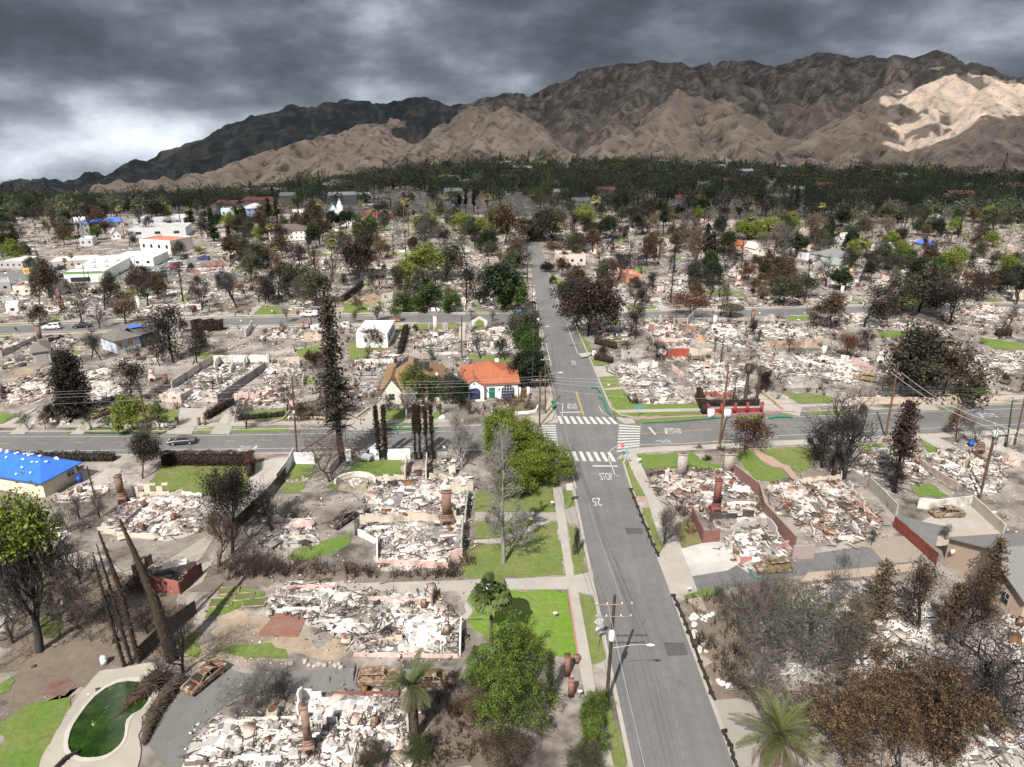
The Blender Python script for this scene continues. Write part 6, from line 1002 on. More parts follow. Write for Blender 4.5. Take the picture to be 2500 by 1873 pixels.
# burnt shaggy columns by the pool
def shaggy(name,pts,rad,label,cat,col=(.065,.05,.038),bits=260,ln=.35,seed=1):
    r = np.random.default_rng(seed); pts = A(pts); t = np.linspace(0,1,14); tt = np.linspace(0,1,len(pts)); P = np.c_[[np.interp(t,tt,pts[:,k]) for k in range(3)]].T; Rr = np.interp(t,np.linspace(0,1,len(rad)),rad); o0 = pts[0].copy()
    root = thing(name,label,cat,tuple(o0)); b = MB(); b.path(P - o0,Rr*.8,9,A(col)*.8); b.build('trunk',M_thatch,root)
    c = MB(); u = r.uniform(0,1,bits); k = np.c_[[np.interp(u,t,P[:,j]) for j in range(3)]].T - o0; rr = np.interp(u,t,Rr); d = r.normal(0,1,(bits,3)); d /= np.linalg.norm(d,axis=1,keepdims=True); s0 = k + d*rr[:,None]*.7; e0 = s0 + d*ln*r.uniform(.5,1.2,(bits,1))*np.clip(rr/rr.max(),.35,1)[:,None] + A([0,0,-.12]); c.segs(s0,e0,.05,.015,3,A(col)*r.uniform(.5,1.7,(bits,1))); c.build('bark_stubs',M_char,root)
def lean(c,base,tip,mid=None):
    b_ = G(c,*base); T = top3(c,tip,b_[1] + .6); P = [np.r_[b_,0.0]]
    if mid: P.append(top3(c,mid,b_[1] + .3))
    return P + [T]
shaggy('burned_palm',lean('P1',(905,1090),(628,360),(800,760)),[.85,.8,.62,.38,.12],'thick shaggy burned palm trunk leaning left by the pool','palm tree',(.075,.056,.04),900,.4,1)
shaggy('burned_cypress',lean('P1',(728,1110),(515,420),(630,730)),[.28,.3,.34,.22,.07],'charred leaning cypress trunk, tallest of the three beside the pool','tree',(.05,.036,.028),420,.4,2)
shaggy('burned_cypress',lean('P1',(690,1120),(505,490),(600,800)),[.2,.22,.18,.12,.04],'slim charred trunk between the other two beside the pool','tree',(.04,.03,.025),300,.35,3)
shaggy('burned_cypress',lean('P1',(655,1135),(483,530),(560,820)),[.2,.22,.2,.14,.04],'leftmost slim charred trunk beside the pool','tree',(.04,.03,.025),300,.4,4)
fl = lambda c,p,z: np.r_[G(c,*p,z),z]
shaggy('fallen_tree',[fl('P1',(950,1180),.7),fl('P1',(850,1300),.6),fl('P1',(790,1400),.55),fl('P1',(750,1530),.4)],[.45,.6,.6,.55,.2],'fallen shaggy palm trunk lying across the pool deck','fallen tree',(.10,.075,.055),900,.55,5)
shaggy('fallen_tree',[fl('P1',(840,1170),.9),fl('P1',(760,1240),.7),fl('P1',(700,1300),.3),fl('P1',(600,1400),-.1),fl('P1',(540,1470),-.3)],[.9,1.0,.55,.28,.12],'fallen tree with tangled top lying in the green pool','fallen tree',(.085,.06,.045),1000,.8,6)
shaggy('fallen_tree',[fl('P1',(410,1570),.3),fl('P1',(340,1610),.35),fl('P1',(270,1680),.35)],[.16,.22,.2],'dark broken trunk poking over the pool rim at bottom left','fallen tree',(.045,.035,.03),120,.2,7)
b,h = hpx('P1',(960,1170),830); hero('bare_tree','thin black bare tree growing beside the shaggy leaning trunk','tree',lambda r: skel_tree(r,8,CHAR,CHAR,None,5,(7,6,4,3,2),twmin=.012,clear=.1),b,h,120)
for i,(c,p,t,w,lb) in enumerate([('P1',(60,1010),560,12,'grey weeping bare tree at the far left edge'),('P1',(420,700),480,10,'burnt bare tree right of the yellow-green topped tree'),('P1',(590,1010),830,12,'low tangled bare tree behind the pool'),('P1',(360,430),290,12,'short black bare tree in the pink rubble'),('P1',(520,350),200,8,'black stump-like bare tree beside the burned pole'),('P1',(770,960),790,12,'low bare bush-like tree under the leaning trunk'),('P1',(1420,420),170,8,'bare grey tree against the sloping white wall'),('P1',(1500,1310),1170,10,'bare twisted tree at the rusty drum'),('P1',(420,360),220,7,'scrawny bare tree behind the pink slab'),('P1',(760,740),560,8,'bare dark tree by the brick shed'),('P3',(900,495),270,7,'young bare tree on the right verge'),('P3',(452,545),400,3.5,'very thin bare sapling on the left verge'),('P3',(1180,795),715,12,'small dark bare shrub on the dirt bank'),('P4',(700,500),420,7,'tiny bare tree on the tan pad'),('P4',(1090,470),390,9,'small grey bare tree at the dark yard')]):
    b,h = hpx(c,p,t); hero('bare_tree',lb,'tree',lambda r: skel_tree(r,w,CHAR if i % 3 else GREY*.7,GREY*.6 if i % 2 == 0 else CHAR*1.4,None,5,(7,6,5,3,2),twmin=.013,clear=.12),b,h,130 + i)
# charred shrub rows, hedges, plants
def hedge(name,c,a,q,h,wd,cols,label,dens=55,leaf=.12,cat='hedge',core=(.03,.024,.02)):
    a,q = G(c,*a),G(c,*q); d = q - a; L = np.linalg.norm(d); o = (a + q)/2; root = thing(name,label,cat,(o[0],o[1],0),atan2(d[1],d[0])); r = np.random.default_rng(int(L*100))
    b = MB(); nn = max(2,int(L)); 
    for i in range(nn): b.box((-L/2 + (i + .5)*L/nn,0,h*.42),(L/nn + .02,wd*.7,h*.84*r.uniform(.9,1.04)),0,core)
    b.build('stems',M_char,root)  # solid dark core boxes added inside so the hedge is not see-through
    n = int(L*h*dens); u = r.uniform(-.5,.5,(n,3)); s_ = r.integers(0,3,n); u[s_ == 0,1] = np.sign(u[s_ == 0,1])*.5; u[s_ == 1,2] = .5; u[s_ == 2,0] = np.where(r.random((s_ == 2).sum()) < .1,np.sign(u[s_ == 2,0])*.5,u[s_ == 2,0])
    p = np.c_[u[:,0]*L,u[:,1]*wd + .1*np.sin(u[:,0]*L*2),(u[:,2] + .5)*h*(1 + .06*np.sin(u[:,0]*L*1.7))]; cb = MB(); leafs(cb,r,p,3,.09,leaf,cols); cb.build('foliage',M_leaf,root); return root
RED = [(.13,.055,.035),(.10,.045,.03),(.16,.08,.05),(.075,.04,.028)]
hedge('dry_hedge','P1',(855,75),(1295,78),2.4,1.1,RED,'long clipped hedge dried to rust red along the street'); hedge('dry_hedge','P1',(1310,140),(1318,70),2.6,1.0,RED,'rust red end post of the clipped dry hedge')
hedge('dark_hedge','P1',(-40,52),(600,52),1.4,1.3,BL_BURNT + BL_TAN[:1],'low dark scorched hedge behind the blue tarped house'); hedge('dry_hedge','Q1',(1490,335),(1720,335),2.8,2,RED + BL_BURNT,'square rust-dark hedge by the second street',40,.2)
hedge('dark_hedge','Q2',(1190,520),(1240,330),1.6,1.2,BL_BURNT,'tall charred hedge beside the white flat-roofed house',30,.15); hedge('dark_hedge','Q1',(1590,1030),(1800,900),1.6,1.0,BL_BURNT + BL_BROWN,'charred hedge along the pale driveway',40); hedge('dark_hedge','Q1',(1840,1030),(2200,1000),1.0,.8,BL_BURNT + BL_GREEN[:1],'low scorched hedge in the front garden bed',40)
hedge('dark_hedge','Q3',(800,440),(960,480),1.8,1.2,BL_BROWN,'brown scorched hedge below the big dark oak',40); hedge('dark_hedge','Q3',(800,560),(930,590),1.5,1.6,BL_BROWN,'brown scorched hedge behind the white speed sign',40); hedge('dark_hedge','Q3',(1590,860),(1640,990),2.6,1.0,BL_BROWN + BL_BURNT,'tall charred hedge end left of the red pillars',40); hedge('dark_hedge','Q3',(1650,920),(2060,915),1.4,.8,BL_BURNT + RED,'charred hedge inside the red pillared fence',40); hedge('dark_hedge','R2',(1740,660),(1940,665),2.0,2,BL_RUST + BL_BROWN,'long brown hedge under the yellow-green trees',16,.3); hedge('dark_hedge','Q4',(2000,380),(2100,375),1.9,2,RED + BL_BURNT,'square dark hedge at the far right lawn',30,.15)
def brush(c,poly,n,hmin,hmax,label,cols,seed,leafy=None):
    r = np.random.default_rng(seed); P = sample(PL(c,poly),n); o = P.mean(0); root = thing('charred_shrub_row',label,'shrub row',(o[0],o[1],0)); p0,p1,rr = [],[],[]
    for p in P - o:
        for _ in range(r.integers(4,8)):
            a = np.r_[p + r.normal(0,.15,2),0]; h = r.uniform(hmin,hmax); d = A([r.normal(0,.35),r.normal(0,.35),1]); m_ = a + d*h*.55; e = m_ + (d + r.normal(0,.3,3))*h*.45; p0 += [a,m_]; p1 += [m_,e]; rr += [.04,.025]
            for _ in range(5): s_ = a + (e - a)*r.uniform(.4,1); p0.append(s_); p1.append(s_ + r.normal(0,.28,3)*h*.6 + A([0,0,.15])); rr.append(.014)
    b = MB(); b.segs(p0,p1,rr,A(rr)*.5,3,A(cols)[r.integers(0,len(cols),len(p0))]); b.build('stems',M_char,root)
    if leafy: cb = MB(); leafs(cb,r,np.c_[P - o,r.uniform(.2,hmax*.8,n)],14,.35,.12,leafy); cb.build('foliage',M_leaf,root)
DK = [(.045,.036,.03),(.07,.05,.038),(.03,.026,.023),(.10,.07,.05)]
brush('P1',[(1080,640),(1130,560),(1501,590),(1501,660),(1200,690)],46,1.2,2.6,'row of charred bare shrubs behind the garden beds',DK,201); brush('P2',[(0,590),(60,560),(330,600),(520,640),(500,680),(0,670)],46,1.2,2.4,'row of charred bare shrubs between the two white ruins',DK,202); brush('P2',[(520,620),(800,650),(1140,640),(1140,670),(540,675)],40,.7,1.6,'tangled burnt shrubs along the driveway edge',DK,203,BL_BURNT + BL_BROWN)
brush('P1',[(120,620),(480,560),(820,780),(900,900),(640,1040),(250,960)],60,.6,1.8,'low brown brush in the leaf litter behind the pool',DK + [(.14,.11,.085)],204,BL_BROWN + BL_TAN[:2]); brush('P2',[(1080,560),(1200,560),(1200,640),(1060,640)],14,.6,1.2,'yellow-brown shrub at the ruin corner',DK,205,[(.15,.13,.04),(.12,.10,.035),(.17,.09,.05)]); brush('P3',[(820,110),(900,130),(880,250),(840,200)],10,.5,1.0,'dry plants along the pillared ruin walk',DK,206,BL_TAN)
brush('P3',[(960,260),(1040,300),(1060,440),(990,420)],12,.6,1.4,'reddish dry shrubs outside the maroon wall',DK,207,[(.16,.085,.05),(.11,.065,.045)]); brush('P4',[(380,20),(570,40),(560,140),(420,110)],26,.8,2.2,'dark shrubs under the tall bare trees',DK,208,BL_BURNT); brush('P3',[(1000,780),(1250,745),(1500,860),(1500,1060),(1240,1000),(1060,860)],50,.4,1.2,'grey-green weeds on the dirt bank',DK,209,BL_OLIVE + BL_GREEN); brush('P3',[(1060,960),(1300,1050),(1500,1290),(1250,1290),(1130,1120)],46,.4,1.3,'weeds and low shrubs beside the white rocks',DK,210,BL_OLIVE + BL_TAN[:2]); brush('Q2',[(1920,870),(2190,855),(2205,950),(2040,965)],40,.3,.9,'garden plants in front of the orange-roofed house',DK,211,BL_GREEN + BL_BROWN[:2]); brush('P2',[(0,1290),(60,1250),(240,1290),(270,1330),(0,1370)],20,.5,1.1,'burnt sticks beside the white roofless ruin',DK,212); brush('Q2',[(1080,900),(1500,890),(1500,960),(1080,960)],40,.5,1.3,'shrubs along the tan roofed house front',DK,213,BL_OLIVE + BL_GREEN); brush('P2',[(900,1300),(1200,1260),(1300,1657),(960,1657)],60,.4,1.1,'dry brown brush under the leafy trees',DK,214,BL_TAN + BL_BROWN); brush('Q1',[(260,1010),(420,920),(500,990),(420,1060)],30,.5,1.2,'burnt shrubs below the black conifer clump',DK,215,BL_BURNT); brush('Q1',[(880,520),(1240,590),(1500,560),(1680,420),(1300,440)],70,.5,1.6,'burnt brush around the black trees',DK,216,BL_BURNT)
def spiky(c,p,h,label,cols,n=40):
    b_ = G(c,*p); r = np.random.default_rng(int(p[0] + p[1])); root = thing('yucca_plant',label,'plant',(b_[0],b_[1],0)); b = MB()
    for _ in range(n):
        az,el = r.uniform(0,6.28),np.radians(r.uniform(15,85)); d = A([cos(az)*cos(el),sin(az)*cos(el),sin(el)]); s_ = np.cross(d,A([0,0,1])); s_ /= np.linalg.norm(s_) + 1e-9; l = h*r.uniform(.7,1.1); m_ = d*l*.45
        b.quads([[d*.02,m_ - s_*.05*h,d*l - A([0,0,.1*h]),m_ + s_*.05*h]],A(cols[r.integers(len(cols))])*r.uniform(.8,1.2))
    b.build('leaves',M_leaf,root); s2_ = MB(); s2_.path([(0,0,-.1),(0,0,h*.3)],[.12,.08],6,(.15,.11,.08)); s2_.build('stem',M_char,root)
YU = [(.20,.17,.09),(.27,.22,.13),(.13,.12,.05)]
spiky('P3',(1128,50),1.5,'dry tan spiky yucca on the front lawn bed',YU,70); spiky('Q3',(1600,1250),1.3,'small dry spiky plant at the sidewalk edge',YU); spiky('Q3',(1765,1260),1.5,'tan spiky plant at the leaning pole foot',YU); spiky('P3',(880,220),1.3,'olive spiky plant by the stone pillar ruin',YU); spiky('P3',(1045,430),1.5,'dry spiky clump outside the maroon wall',YU); spiky('P3',(835,130),1.1,'low spiky plant at the ruin walk corner',YU); spiky('Q3',(1110,900),1.6,'wide dry grass clump before the corner ruin',[(.25,.19,.12),(.18,.13,.085)],90)
# ------------------------------------------------------------------ pool
def pool():
    OUT = PL('P1',[(720,1212),(670,1208),(620,1217),(560,1245),(500,1290),(455,1340),(415,1395),(385,1440),(368,1480),(357,1530),(361,1565),(378,1592),(430,1612),(475,1614),(520,1610),(560,1598),(590,1580),(620,1555),(640,1530),(652,1500),(656,1470),(657,1440),(664,1415),(690,1388),(740,1362),(775,1320),(790,1270),(770,1230)])
    OUT = A(OUT); o = OUT.mean(0); root = thing('swimming_pool','kidney-shaped pool with murky bright green water','swimming pool',(o[0],o[1],0))
    P = OUT - o; nr = P/np.linalg.norm(P,axis=1,keepdims=True); inn = P; out = P + nr*.42
    b = MB(); n = len(P)
    for i in range(n):
        j = (i + 1) % n; b.quads([np.c_[A([out[i],out[j],inn[j],inn[i]]),[.17]*4],np.c_[A([inn[i],inn[j],inn[j],inn[i]]),[.17,.17,-.02,-.02]],np.c_[A([out[j],out[i],out[i],out[j]]),[.17,.17,.0,.0]]],(1.4,1.4,1.38))
    b.build('coping',M_conc,root)
    w = MB(); w.ngon(np.c_[P,np.full(n,.045)],(1,1,1))
    m_ = mat('murky_water',(.012,.03,.007),rough=.08,var=.35,vscale=.6,second=(.035,.07,.012),s_scale=.35,s_amt=.9,s_pos=.54,s_w=.12,third=(.07,.13,.02),t_scale=1.1,t_pos=.64,spec=.5,bump=.12,bscale=6); w.build('water',m_,root)
    dk = PL('P1',[(600,1150),(530,1150),(470,1220),(420,1280),(370,1350),(325,1435),(270,1530),(205,1700),(705,1700),(738,1590),(722,1500),(740,1400),(810,1300),(830,1180),(810,1110),(700,1130)])
    # deck ring round the water, cut along one seam
    d = A(dk) - o; da = np.arctan2(d[:,1],d[:,0]); d = d[np.argsort(da)]; da = np.sort(da); an = np.arctan2(out[:,1],out[:,0]); b = MB()
    rad = np.linalg.norm(d,axis=1); ang = np.linspace(-pi,pi,73)
    ro = np.interp(ang,np.r_[da[-1] - 2*pi,da,da[0] + 2*pi],np.r_[rad[-1],rad,rad[0]]); so_ = np.argsort(an); an2 = an[so_]; r2 = np.linalg.norm(out,axis=1)[so_]; ri = np.interp(ang,np.r_[an2[-1] - 2*pi,an2,an2[0] + 2*pi],np.r_[r2[-1],r2,r2[0]]) - .1; ro = np.maximum(ro,ri + .6)
    c_,s_ = np.cos(ang),np.sin(ang)
    for i in range(72): b.quads([[(c_[i]*ri[i],s_[i]*ri[i],.12),(c_[i]*ro[i],s_[i]*ro[i],.12),(c_[i + 1]*ro[i + 1],s_[i + 1]*ro[i + 1],.12),(c_[i + 1]*ri[i + 1],s_[i + 1]*ri[i + 1],.12)]],(1.05,1.02,.95))
    b.build('deck',M_conc,root)
pool()
# ------------------------------------------------------------------ vehicles
def car(name,label,pos,rz,kind='sedan',col=(.05,.05,.055),burnt=False,cat='car',group=None,s=1.0,open_doors=False):
    if s != 1.0: pos = tuple(pos)
    o = thing(name,label,cat,(pos[0],pos[1],.05),rz,group,s)
    body = dict(sedan=[(-2.35,.32),(-2.38,.62),(-2.2,.78),(-1.15,.93),(1.5,.97),(2.25,.92),(2.38,.62),(2.33,.32)],suv=[(-2.3,.36),(-2.34,.78),(-2.15,.98),(-1.2,1.08),(2.2,1.12),(2.33,.75),(2.3,.36)],pickup=[(-2.6,.42),(-2.63,.85),(-2.4,1.02),(-1.4,1.1),(2.6,1.1),(2.63,.6),(2.55,.42)])[kind]
    cab = dict(sedan=[(-1.2,.92),(-.45,1.40),(.75,1.43),(1.75,.96)],suv=[(-1.25,1.07),(-.6,1.66),(1.85,1.68),(2.2,1.10)],pickup=[(-1.3,1.09),(-.6,1.72),(.75,1.74),(1.0,1.10)])[kind]
    hw = .90; m_ = M_rust if burnt else M_carp; b = MB(); bc = A(col); n = len(body)
    def ring(y,k,dz=0): return A([(x*k,y,z + dz) for x,z in body])
    S = [ring(-hw*.9,.985),ring(-hw,1.0),ring(hw,1.0),ring(hw*.9,.985)]
    S[0][:,2] = np.minimum(S[0][:,2] + .03,S[0][:,2].max() + .02); S[3][:,2] = S[0][:,2]
    A1 = [(x*.99,-hw,z) for x,z in body]; A2 = [(x*.99,hw,z) for x,z in body]
    mid1 = [(x,-hw*.94,z + .0) for x,z in body]; mid2 = [(x,hw*.94,z + .0) for x,z in body]
    for i in range(n):
        j = (i + 1) % n; b.quads([[mid1[i],mid2[i],mid2[j],mid1[j]]],bc)
        lo1 = [(body[i][0]*.985,-hw,body[i][1] - .06 if body[i][1] > .5 else body[i][1] + .04) for i in (i,j)]; lo2 = [(x,hw,z) for x,_,z in lo1]
        b.quads([[mid1[i],mid1[j],lo1[1],lo1[0]],[mid2[j],mid2[i],lo2[0],lo2[1]]],bc)
    f1 = [(body[i][0]*.985,-hw,body[i][1] - .06 if body[i][1] > .5 else body[i][1] + .04) for i in range(n)]; b.ngon(f1,bc); b.ngon([(x,hw,z) for x,_,z in f1][::-1],bc)
    b.build('body',m_,o)
    cb = MB(); w0,w1 = hw*.90,hw*.68; lo = [cab[0],cab[3]]; hi = [cab[1],cab[2]]
    q = lambda x,z,y: (x,y,z); P = {}
    for sgn in (-1,1): P[sgn] = [q(*cab[0],sgn*w0),q(*cab[1],sgn*w1),q(*cab[2],sgn*w1),q(*cab[3],sgn*w0)]
    if not burnt: cb.ngon(P[-1][::-1],bc); cb.ngon(P[1],bc); cb.quads([[P[-1][0],P[1][0],P[1][1],P[-1][1]],[P[1][3],P[-1][3],P[-1][2],P[1][2]]],bc)
    else:
        for sgn in (-1,1):
            p = A(P[sgn]); cb.segs(p[[0,1,2]],p[[1,2,3]],.06,.06,4,bc); mdx = (p[0]*.5 + p[3]*.5)*A([1,1,1]); cb.segs([mdx],[(p[1] + p[2])/2],.05,.05,4,bc)
        cb.segs([P[-1][0],P[-1][1],P[-1][2],P[-1][3]],[P[1][0],P[1][1],P[1][2],P[1][3]],.05,.05,4,bc)
    cb.quads([[P[-1][1],P[1][1],P[1][2],P[-1][2]]],bc*(.8 if burnt else 1)); cb.build('cabin',m_,o)
    def pane(pts,k=.86,nm='window'):
        p = A(pts); c = p.mean(0); nn = np.cross(p[1] - p[0],p[3] - p[0]); nn /= np.linalg.norm(nn); nn *= np.sign(nn @ (c - A([.2,0,.9]))); w = MB(); w.quads([c + (p - c)*k + nn*.015],(1,1,1)); w.build(nm,M_glass,o)
    if not burnt:
        pane([P[-1][0],P[1][0],P[1][1],P[-1][1]],.86,'windscreen'); pane([P[1][3],P[-1][3],P[-1][2],P[1][2]],.84,'rear_window')
        for sgn in (-1,1):
            p = A(P[sgn]); m0,m1 = (p[0] + p[3])/2,(p[1] + p[2])/2; pane([p[0],m0,m1,p[1]],.8); pane([m0,p[3],p[2],m1],.8)
    else:
        f = MB(); f.box((.2,0,.97),(2.5,1.45,.05),0,(.03,.027,.025)); f.build('burned_interior',M_char,o)
        for x in (-.2,.8): f = MB(); f.box((x,.38,1.08),(.12,.5,.35),0,(.10,.065,.04)); f.box((x,-.38,1.08),(.12,.5,.35),0,(.10,.065,.04)); f.build('seat_frame',M_rust,o)
        if open_doors: f = MB(); f.box((2.45,0,1.5),(.06,1.6,.9),0,(.06,.05,.045)); f.build('tailgate',M_rust,o)
        f = MB(); f.box((-1.75,0,.9),(.8,1.1,.1),0,(.08,.06,.05)); f.build('engine_block',M_rust,o)
    wb = 1.42 if kind != 'pickup' else 1.65
    for x in (-wb,wb):
        for sgn in (-1,1):
            t = np.linspace(0,2*pi,17)[:-1]; R0 = .34 if not burnt else .24; zc = R0 - (.0 if not burnt else .02); w = MB(); ci = [(x + R0*cos(a),sgn*(hw + .02),zc + R0*sin(a)) for a in t]; ce = [(p[0],sgn*(hw - .2),p[2]) for p in ci]
            for i in range(16): j = (i + 1) % 16; w.quads([[ci[i],ci[j],ce[j],ce[i]]],(.02,)*3 if not burnt else (.16,.1,.07))
            w.ngon(ci,(.02,)*3 if not burnt else (.2,.14,.1)); wo = w.build('wheel',M_plain if not burnt else M_rust,o)
            if not burnt: w = MB(); w.ngon([(x + .2*cos(a),sgn*(hw + .035),zc + .2*sin(a)) for a in t],(.5,.5,.52)); w.build('rim',M_metal,wo)
    if not burnt:
        for sgn in (-1,1):
            w = MB(); w.box((-2.3,sgn*.62,.68 if kind == 'sedan' else .85),(.1,.38,.14),0,(.85,.85,.85)); w.build('headlight',M_plain,o); w = MB(); w.box((2.3,sgn*.66,.76 if kind == 'sedan' else .92),(.1,.3,.16),0,(.45,.02,.02)); w.build('tail_light',M_plain,o)
    if kind == 'pickup' and not burnt: w = MB(); w.prism([(1.05,-.82),(2.55,-.82),(2.55,.82),(1.05,.82)],1.10,1.68,bc); w.build('canopy',M_carp,o)
    return o
def cx(c,a,q): p,s_ = G(c,*a),G(c,*q); d = p - s_; return (p + s_)/2,atan2(-d[1],-d[0])
p,a = cx('Q1',(1320,1218),(1500,1205)); car('car','dark grey sedan driving along the crossing street',p,a,'sedan',(.045,.046,.055))
p,a = cx('Q2',(890,1328),(985,1300)); car('car','silver car parked at the white gate by the cypresses',p + A([1.0,0]),a + .5,'suv',(.42,.43,.45))
p,a = cx('Q2',(440,232),(545,230)); car('pickup_truck','white pickup with canopy parked on the second street',p,a,'pickup',(.78,.78,.78),cat='truck')
p,a = cx('Q1',(350,330),(460,325)); car('car','white SUV parked on the second street at left',p,a,'suv',(.75,.76,.78)); p,a = cx('Q1',(580,320),(690,312)); car('car','dark car parked behind the white SUV on the second street',p,a,'sedan',(.04,.04,.045))
p,a = cx('Q4',(790,1082),(930,1110)); car('car','dark car half hidden behind tall bare trees on the crossing street',p,a,'sedan',(.05,.055,.07))
RUST = (.30,.145,.055); TANR = (.34,.22,.10)
p,a = cx('P1',(1000,1270),(1150,1150)); car('burned_car','rust-orange burned sedan on the cracked yard near the pool',p,a,'sedan',(.27,.14,.075),True,'burned car')
p,a = cx('P2',(810,1215),(590,1222)); car('burned_car','rusty burned hatchback with its tailgate up, left of the date palm',p,a,'suv',(.34,.21,.12),True,'burned car',open_doors=True); p,a = cx('P2',(1085,1215),(870,1222)); car('burned_car','rust-brown burned sedan with chalk letters on its bonnet, right of date palm',p,a,'sedan',(.27,.155,.07),True,'burned car')
p,a = cx('P2',(470,405),(550,350)); car('burned_car','charred black sedan in the burned carport',p,a,'sedan',(.055,.055,.058),True,'burned car'); p,a = cx('P4',(80,640),(290,625)); car('burned_car','gold-brown burned station wagon on the asphalt driveway',p,a,'suv',(.24,.165,.075),True,'burned car')
p,a = cx('P4',(1025,345),(1165,340)); car('burned_car','burned tan car on the ash-dusted court',p,a,'sedan',(.38,.27,.15),True,'burned car'); p,a = cx('Q4',(905,715),(1055,735)); car('burned_car','burned gold wagon on the broad white ruin',p,a,'suv',(.36,.26,.13),True,'burned car'); p,a = cx('Q1',(725,1020),(840,975)); car('burned_car','old burned car with rusty roof in a driveway by the lawn',p,a,'sedan',(.30,.17,.09),True,'burned car')
for i,(c,q0,q1,kd,col,lb) in enumerate([('R1',(1320,830),(1380,825),'sedan',(.7,.7,.7),'white car in the rear parking lot, near the cream building'),('R1',(1345,850),(1375,848),'sedan',(.2,.05,.05),'dark red small car in the rear parking lot'),('R1',(1290,880),(1350,878),'sedan',(.25,.03,.03),'maroon sedan in the rear parking lot front row'),('R1',(1400,890),(1450,885),'suv',(.75,.75,.75),'white SUV at the right end of the rear lot'),('R1',(1200,900),(1235,897),'sedan',(.6,.6,.62),'silver car in the rear lot front row'),('R1',(1250,895),(1280,893),'suv',(.35,.37,.4),'grey car beside the maroon sedan'),('R1',(1110,910),(1150,905),'suv',(.7,.7,.7),'white car at the left end of the rear lot'),('R1',(1520,805),(1620,805),'pickup',(.06,.07,.2),'dark blue truck along the rear lot edge'),('R1',(1400,805),(1440,790),'suv',(.04,.04,.045),'black SUV behind the rear lot'),('R1',(440,945),(480,935),'sedan',(.05,.05,.055),'black sedan near the striped store'),('R1',(410,890),(440,885),'sedan',(.06,.12,.3),'blue car on the store parking lot'),('R1',(440,888),(475,882),'suv',(.05,.05,.05),'dark car beside the blue one on the store lot'),('R1',(300,885),(330,883),'sedan',(.7,.7,.7),'white car on the store lot by the sign'),('R2',(750,665),(800,662),'sedan',(.45,.02,.03),'bright red car on the far left cross street'),('R3',(885,660),(945,660),'sedan',(.35,.45,.6),'pale blue car on the far right street'),('R3',(1130,800),(1195,800),'suv',(.03,.09,.25),'blue SUV on the third street right of the black van'),('R3',(1220,795),(1290,792),'suv',(.02,.02,.022),'black van with high roof on the third street'),('R1',(1690,700),(1740,690),'sedan',(.7,.72,.75),'white car on the far street behind the green trees')]):
    p,a = cx(c,q0,q1); car('car' if kd != 'pickup' else 'pickup_truck',lb,p,a,kd,col,cat='car' if kd != 'pickup' else 'truck')
# ------------------------------------------------------------------ standing houses and other buildings
def arch_pts(w,h,n=9): return [(-w/2,0),(w/2,0)] + [(w/2*cos(t),h - w/2*.75 + w/2*.75*sin(t)) for t in np.linspace(0,pi,n)]
def front_panel(root,nm,m_,col,x,z,w,h,y=-.03,arch=False,t=.05):
    b = MB(); pts = [(x + a,z + c) for a,c in (arch_pts(w,h) if arch else [(-w/2,0),(w/2,0),(w/2,h),(-w/2,h)])]; f = [(a,y - t,c) for a,c in pts]; g_ = [(a,y + .02,c) for a,c in pts]; b.ngon(f,col); n = len(pts)
    for i in range(n): j = (i + 1) % n; b.quads([[f[j],f[i],g_[i],g_[j]]],col)
    return b.build(nm,m_,root)
def window(root,x,z,w,h,y=-.03,frame=(.75,.75,.74),arch=False,bars=(2,2)):
    f = front_panel(root,'window',M_plain,frame,x,z,w,h,y,arch); g_ = front_panel(f,'pane',M_glass,(1,1,1),x,z + .07,w - .16,h - .16,y - .04,arch,.03); b = MB()
    for i in range(1,bars[0]): b.box((x - w/2 + w*i/bars[0],y - .085,z + h*.48),(.05,.03,h*.9),0,frame)
    for i in range(1,bars[1]): b.box((x,y - .085,z + h*i/bars[1]),(w*.88,.03,.05),0,frame)
    if bars[0] > 1 or bars[1] > 1: b.build('muntin',M_plain,f)
def quadz(b,pts,col): b.quads([pts],col)
def slab_roof(b,pts,t,col):                                # roof plane with thickness
    p = A(pts); q = p - A([0,0,t]); b.ngon(p,col); b.ngon(q[::-1],A(col)*.7)
    for i in range(len(p)): j = (i + 1) % len(p); b.quads([[p[i],q[i],q[j],p[j]]],A(col)*.8)
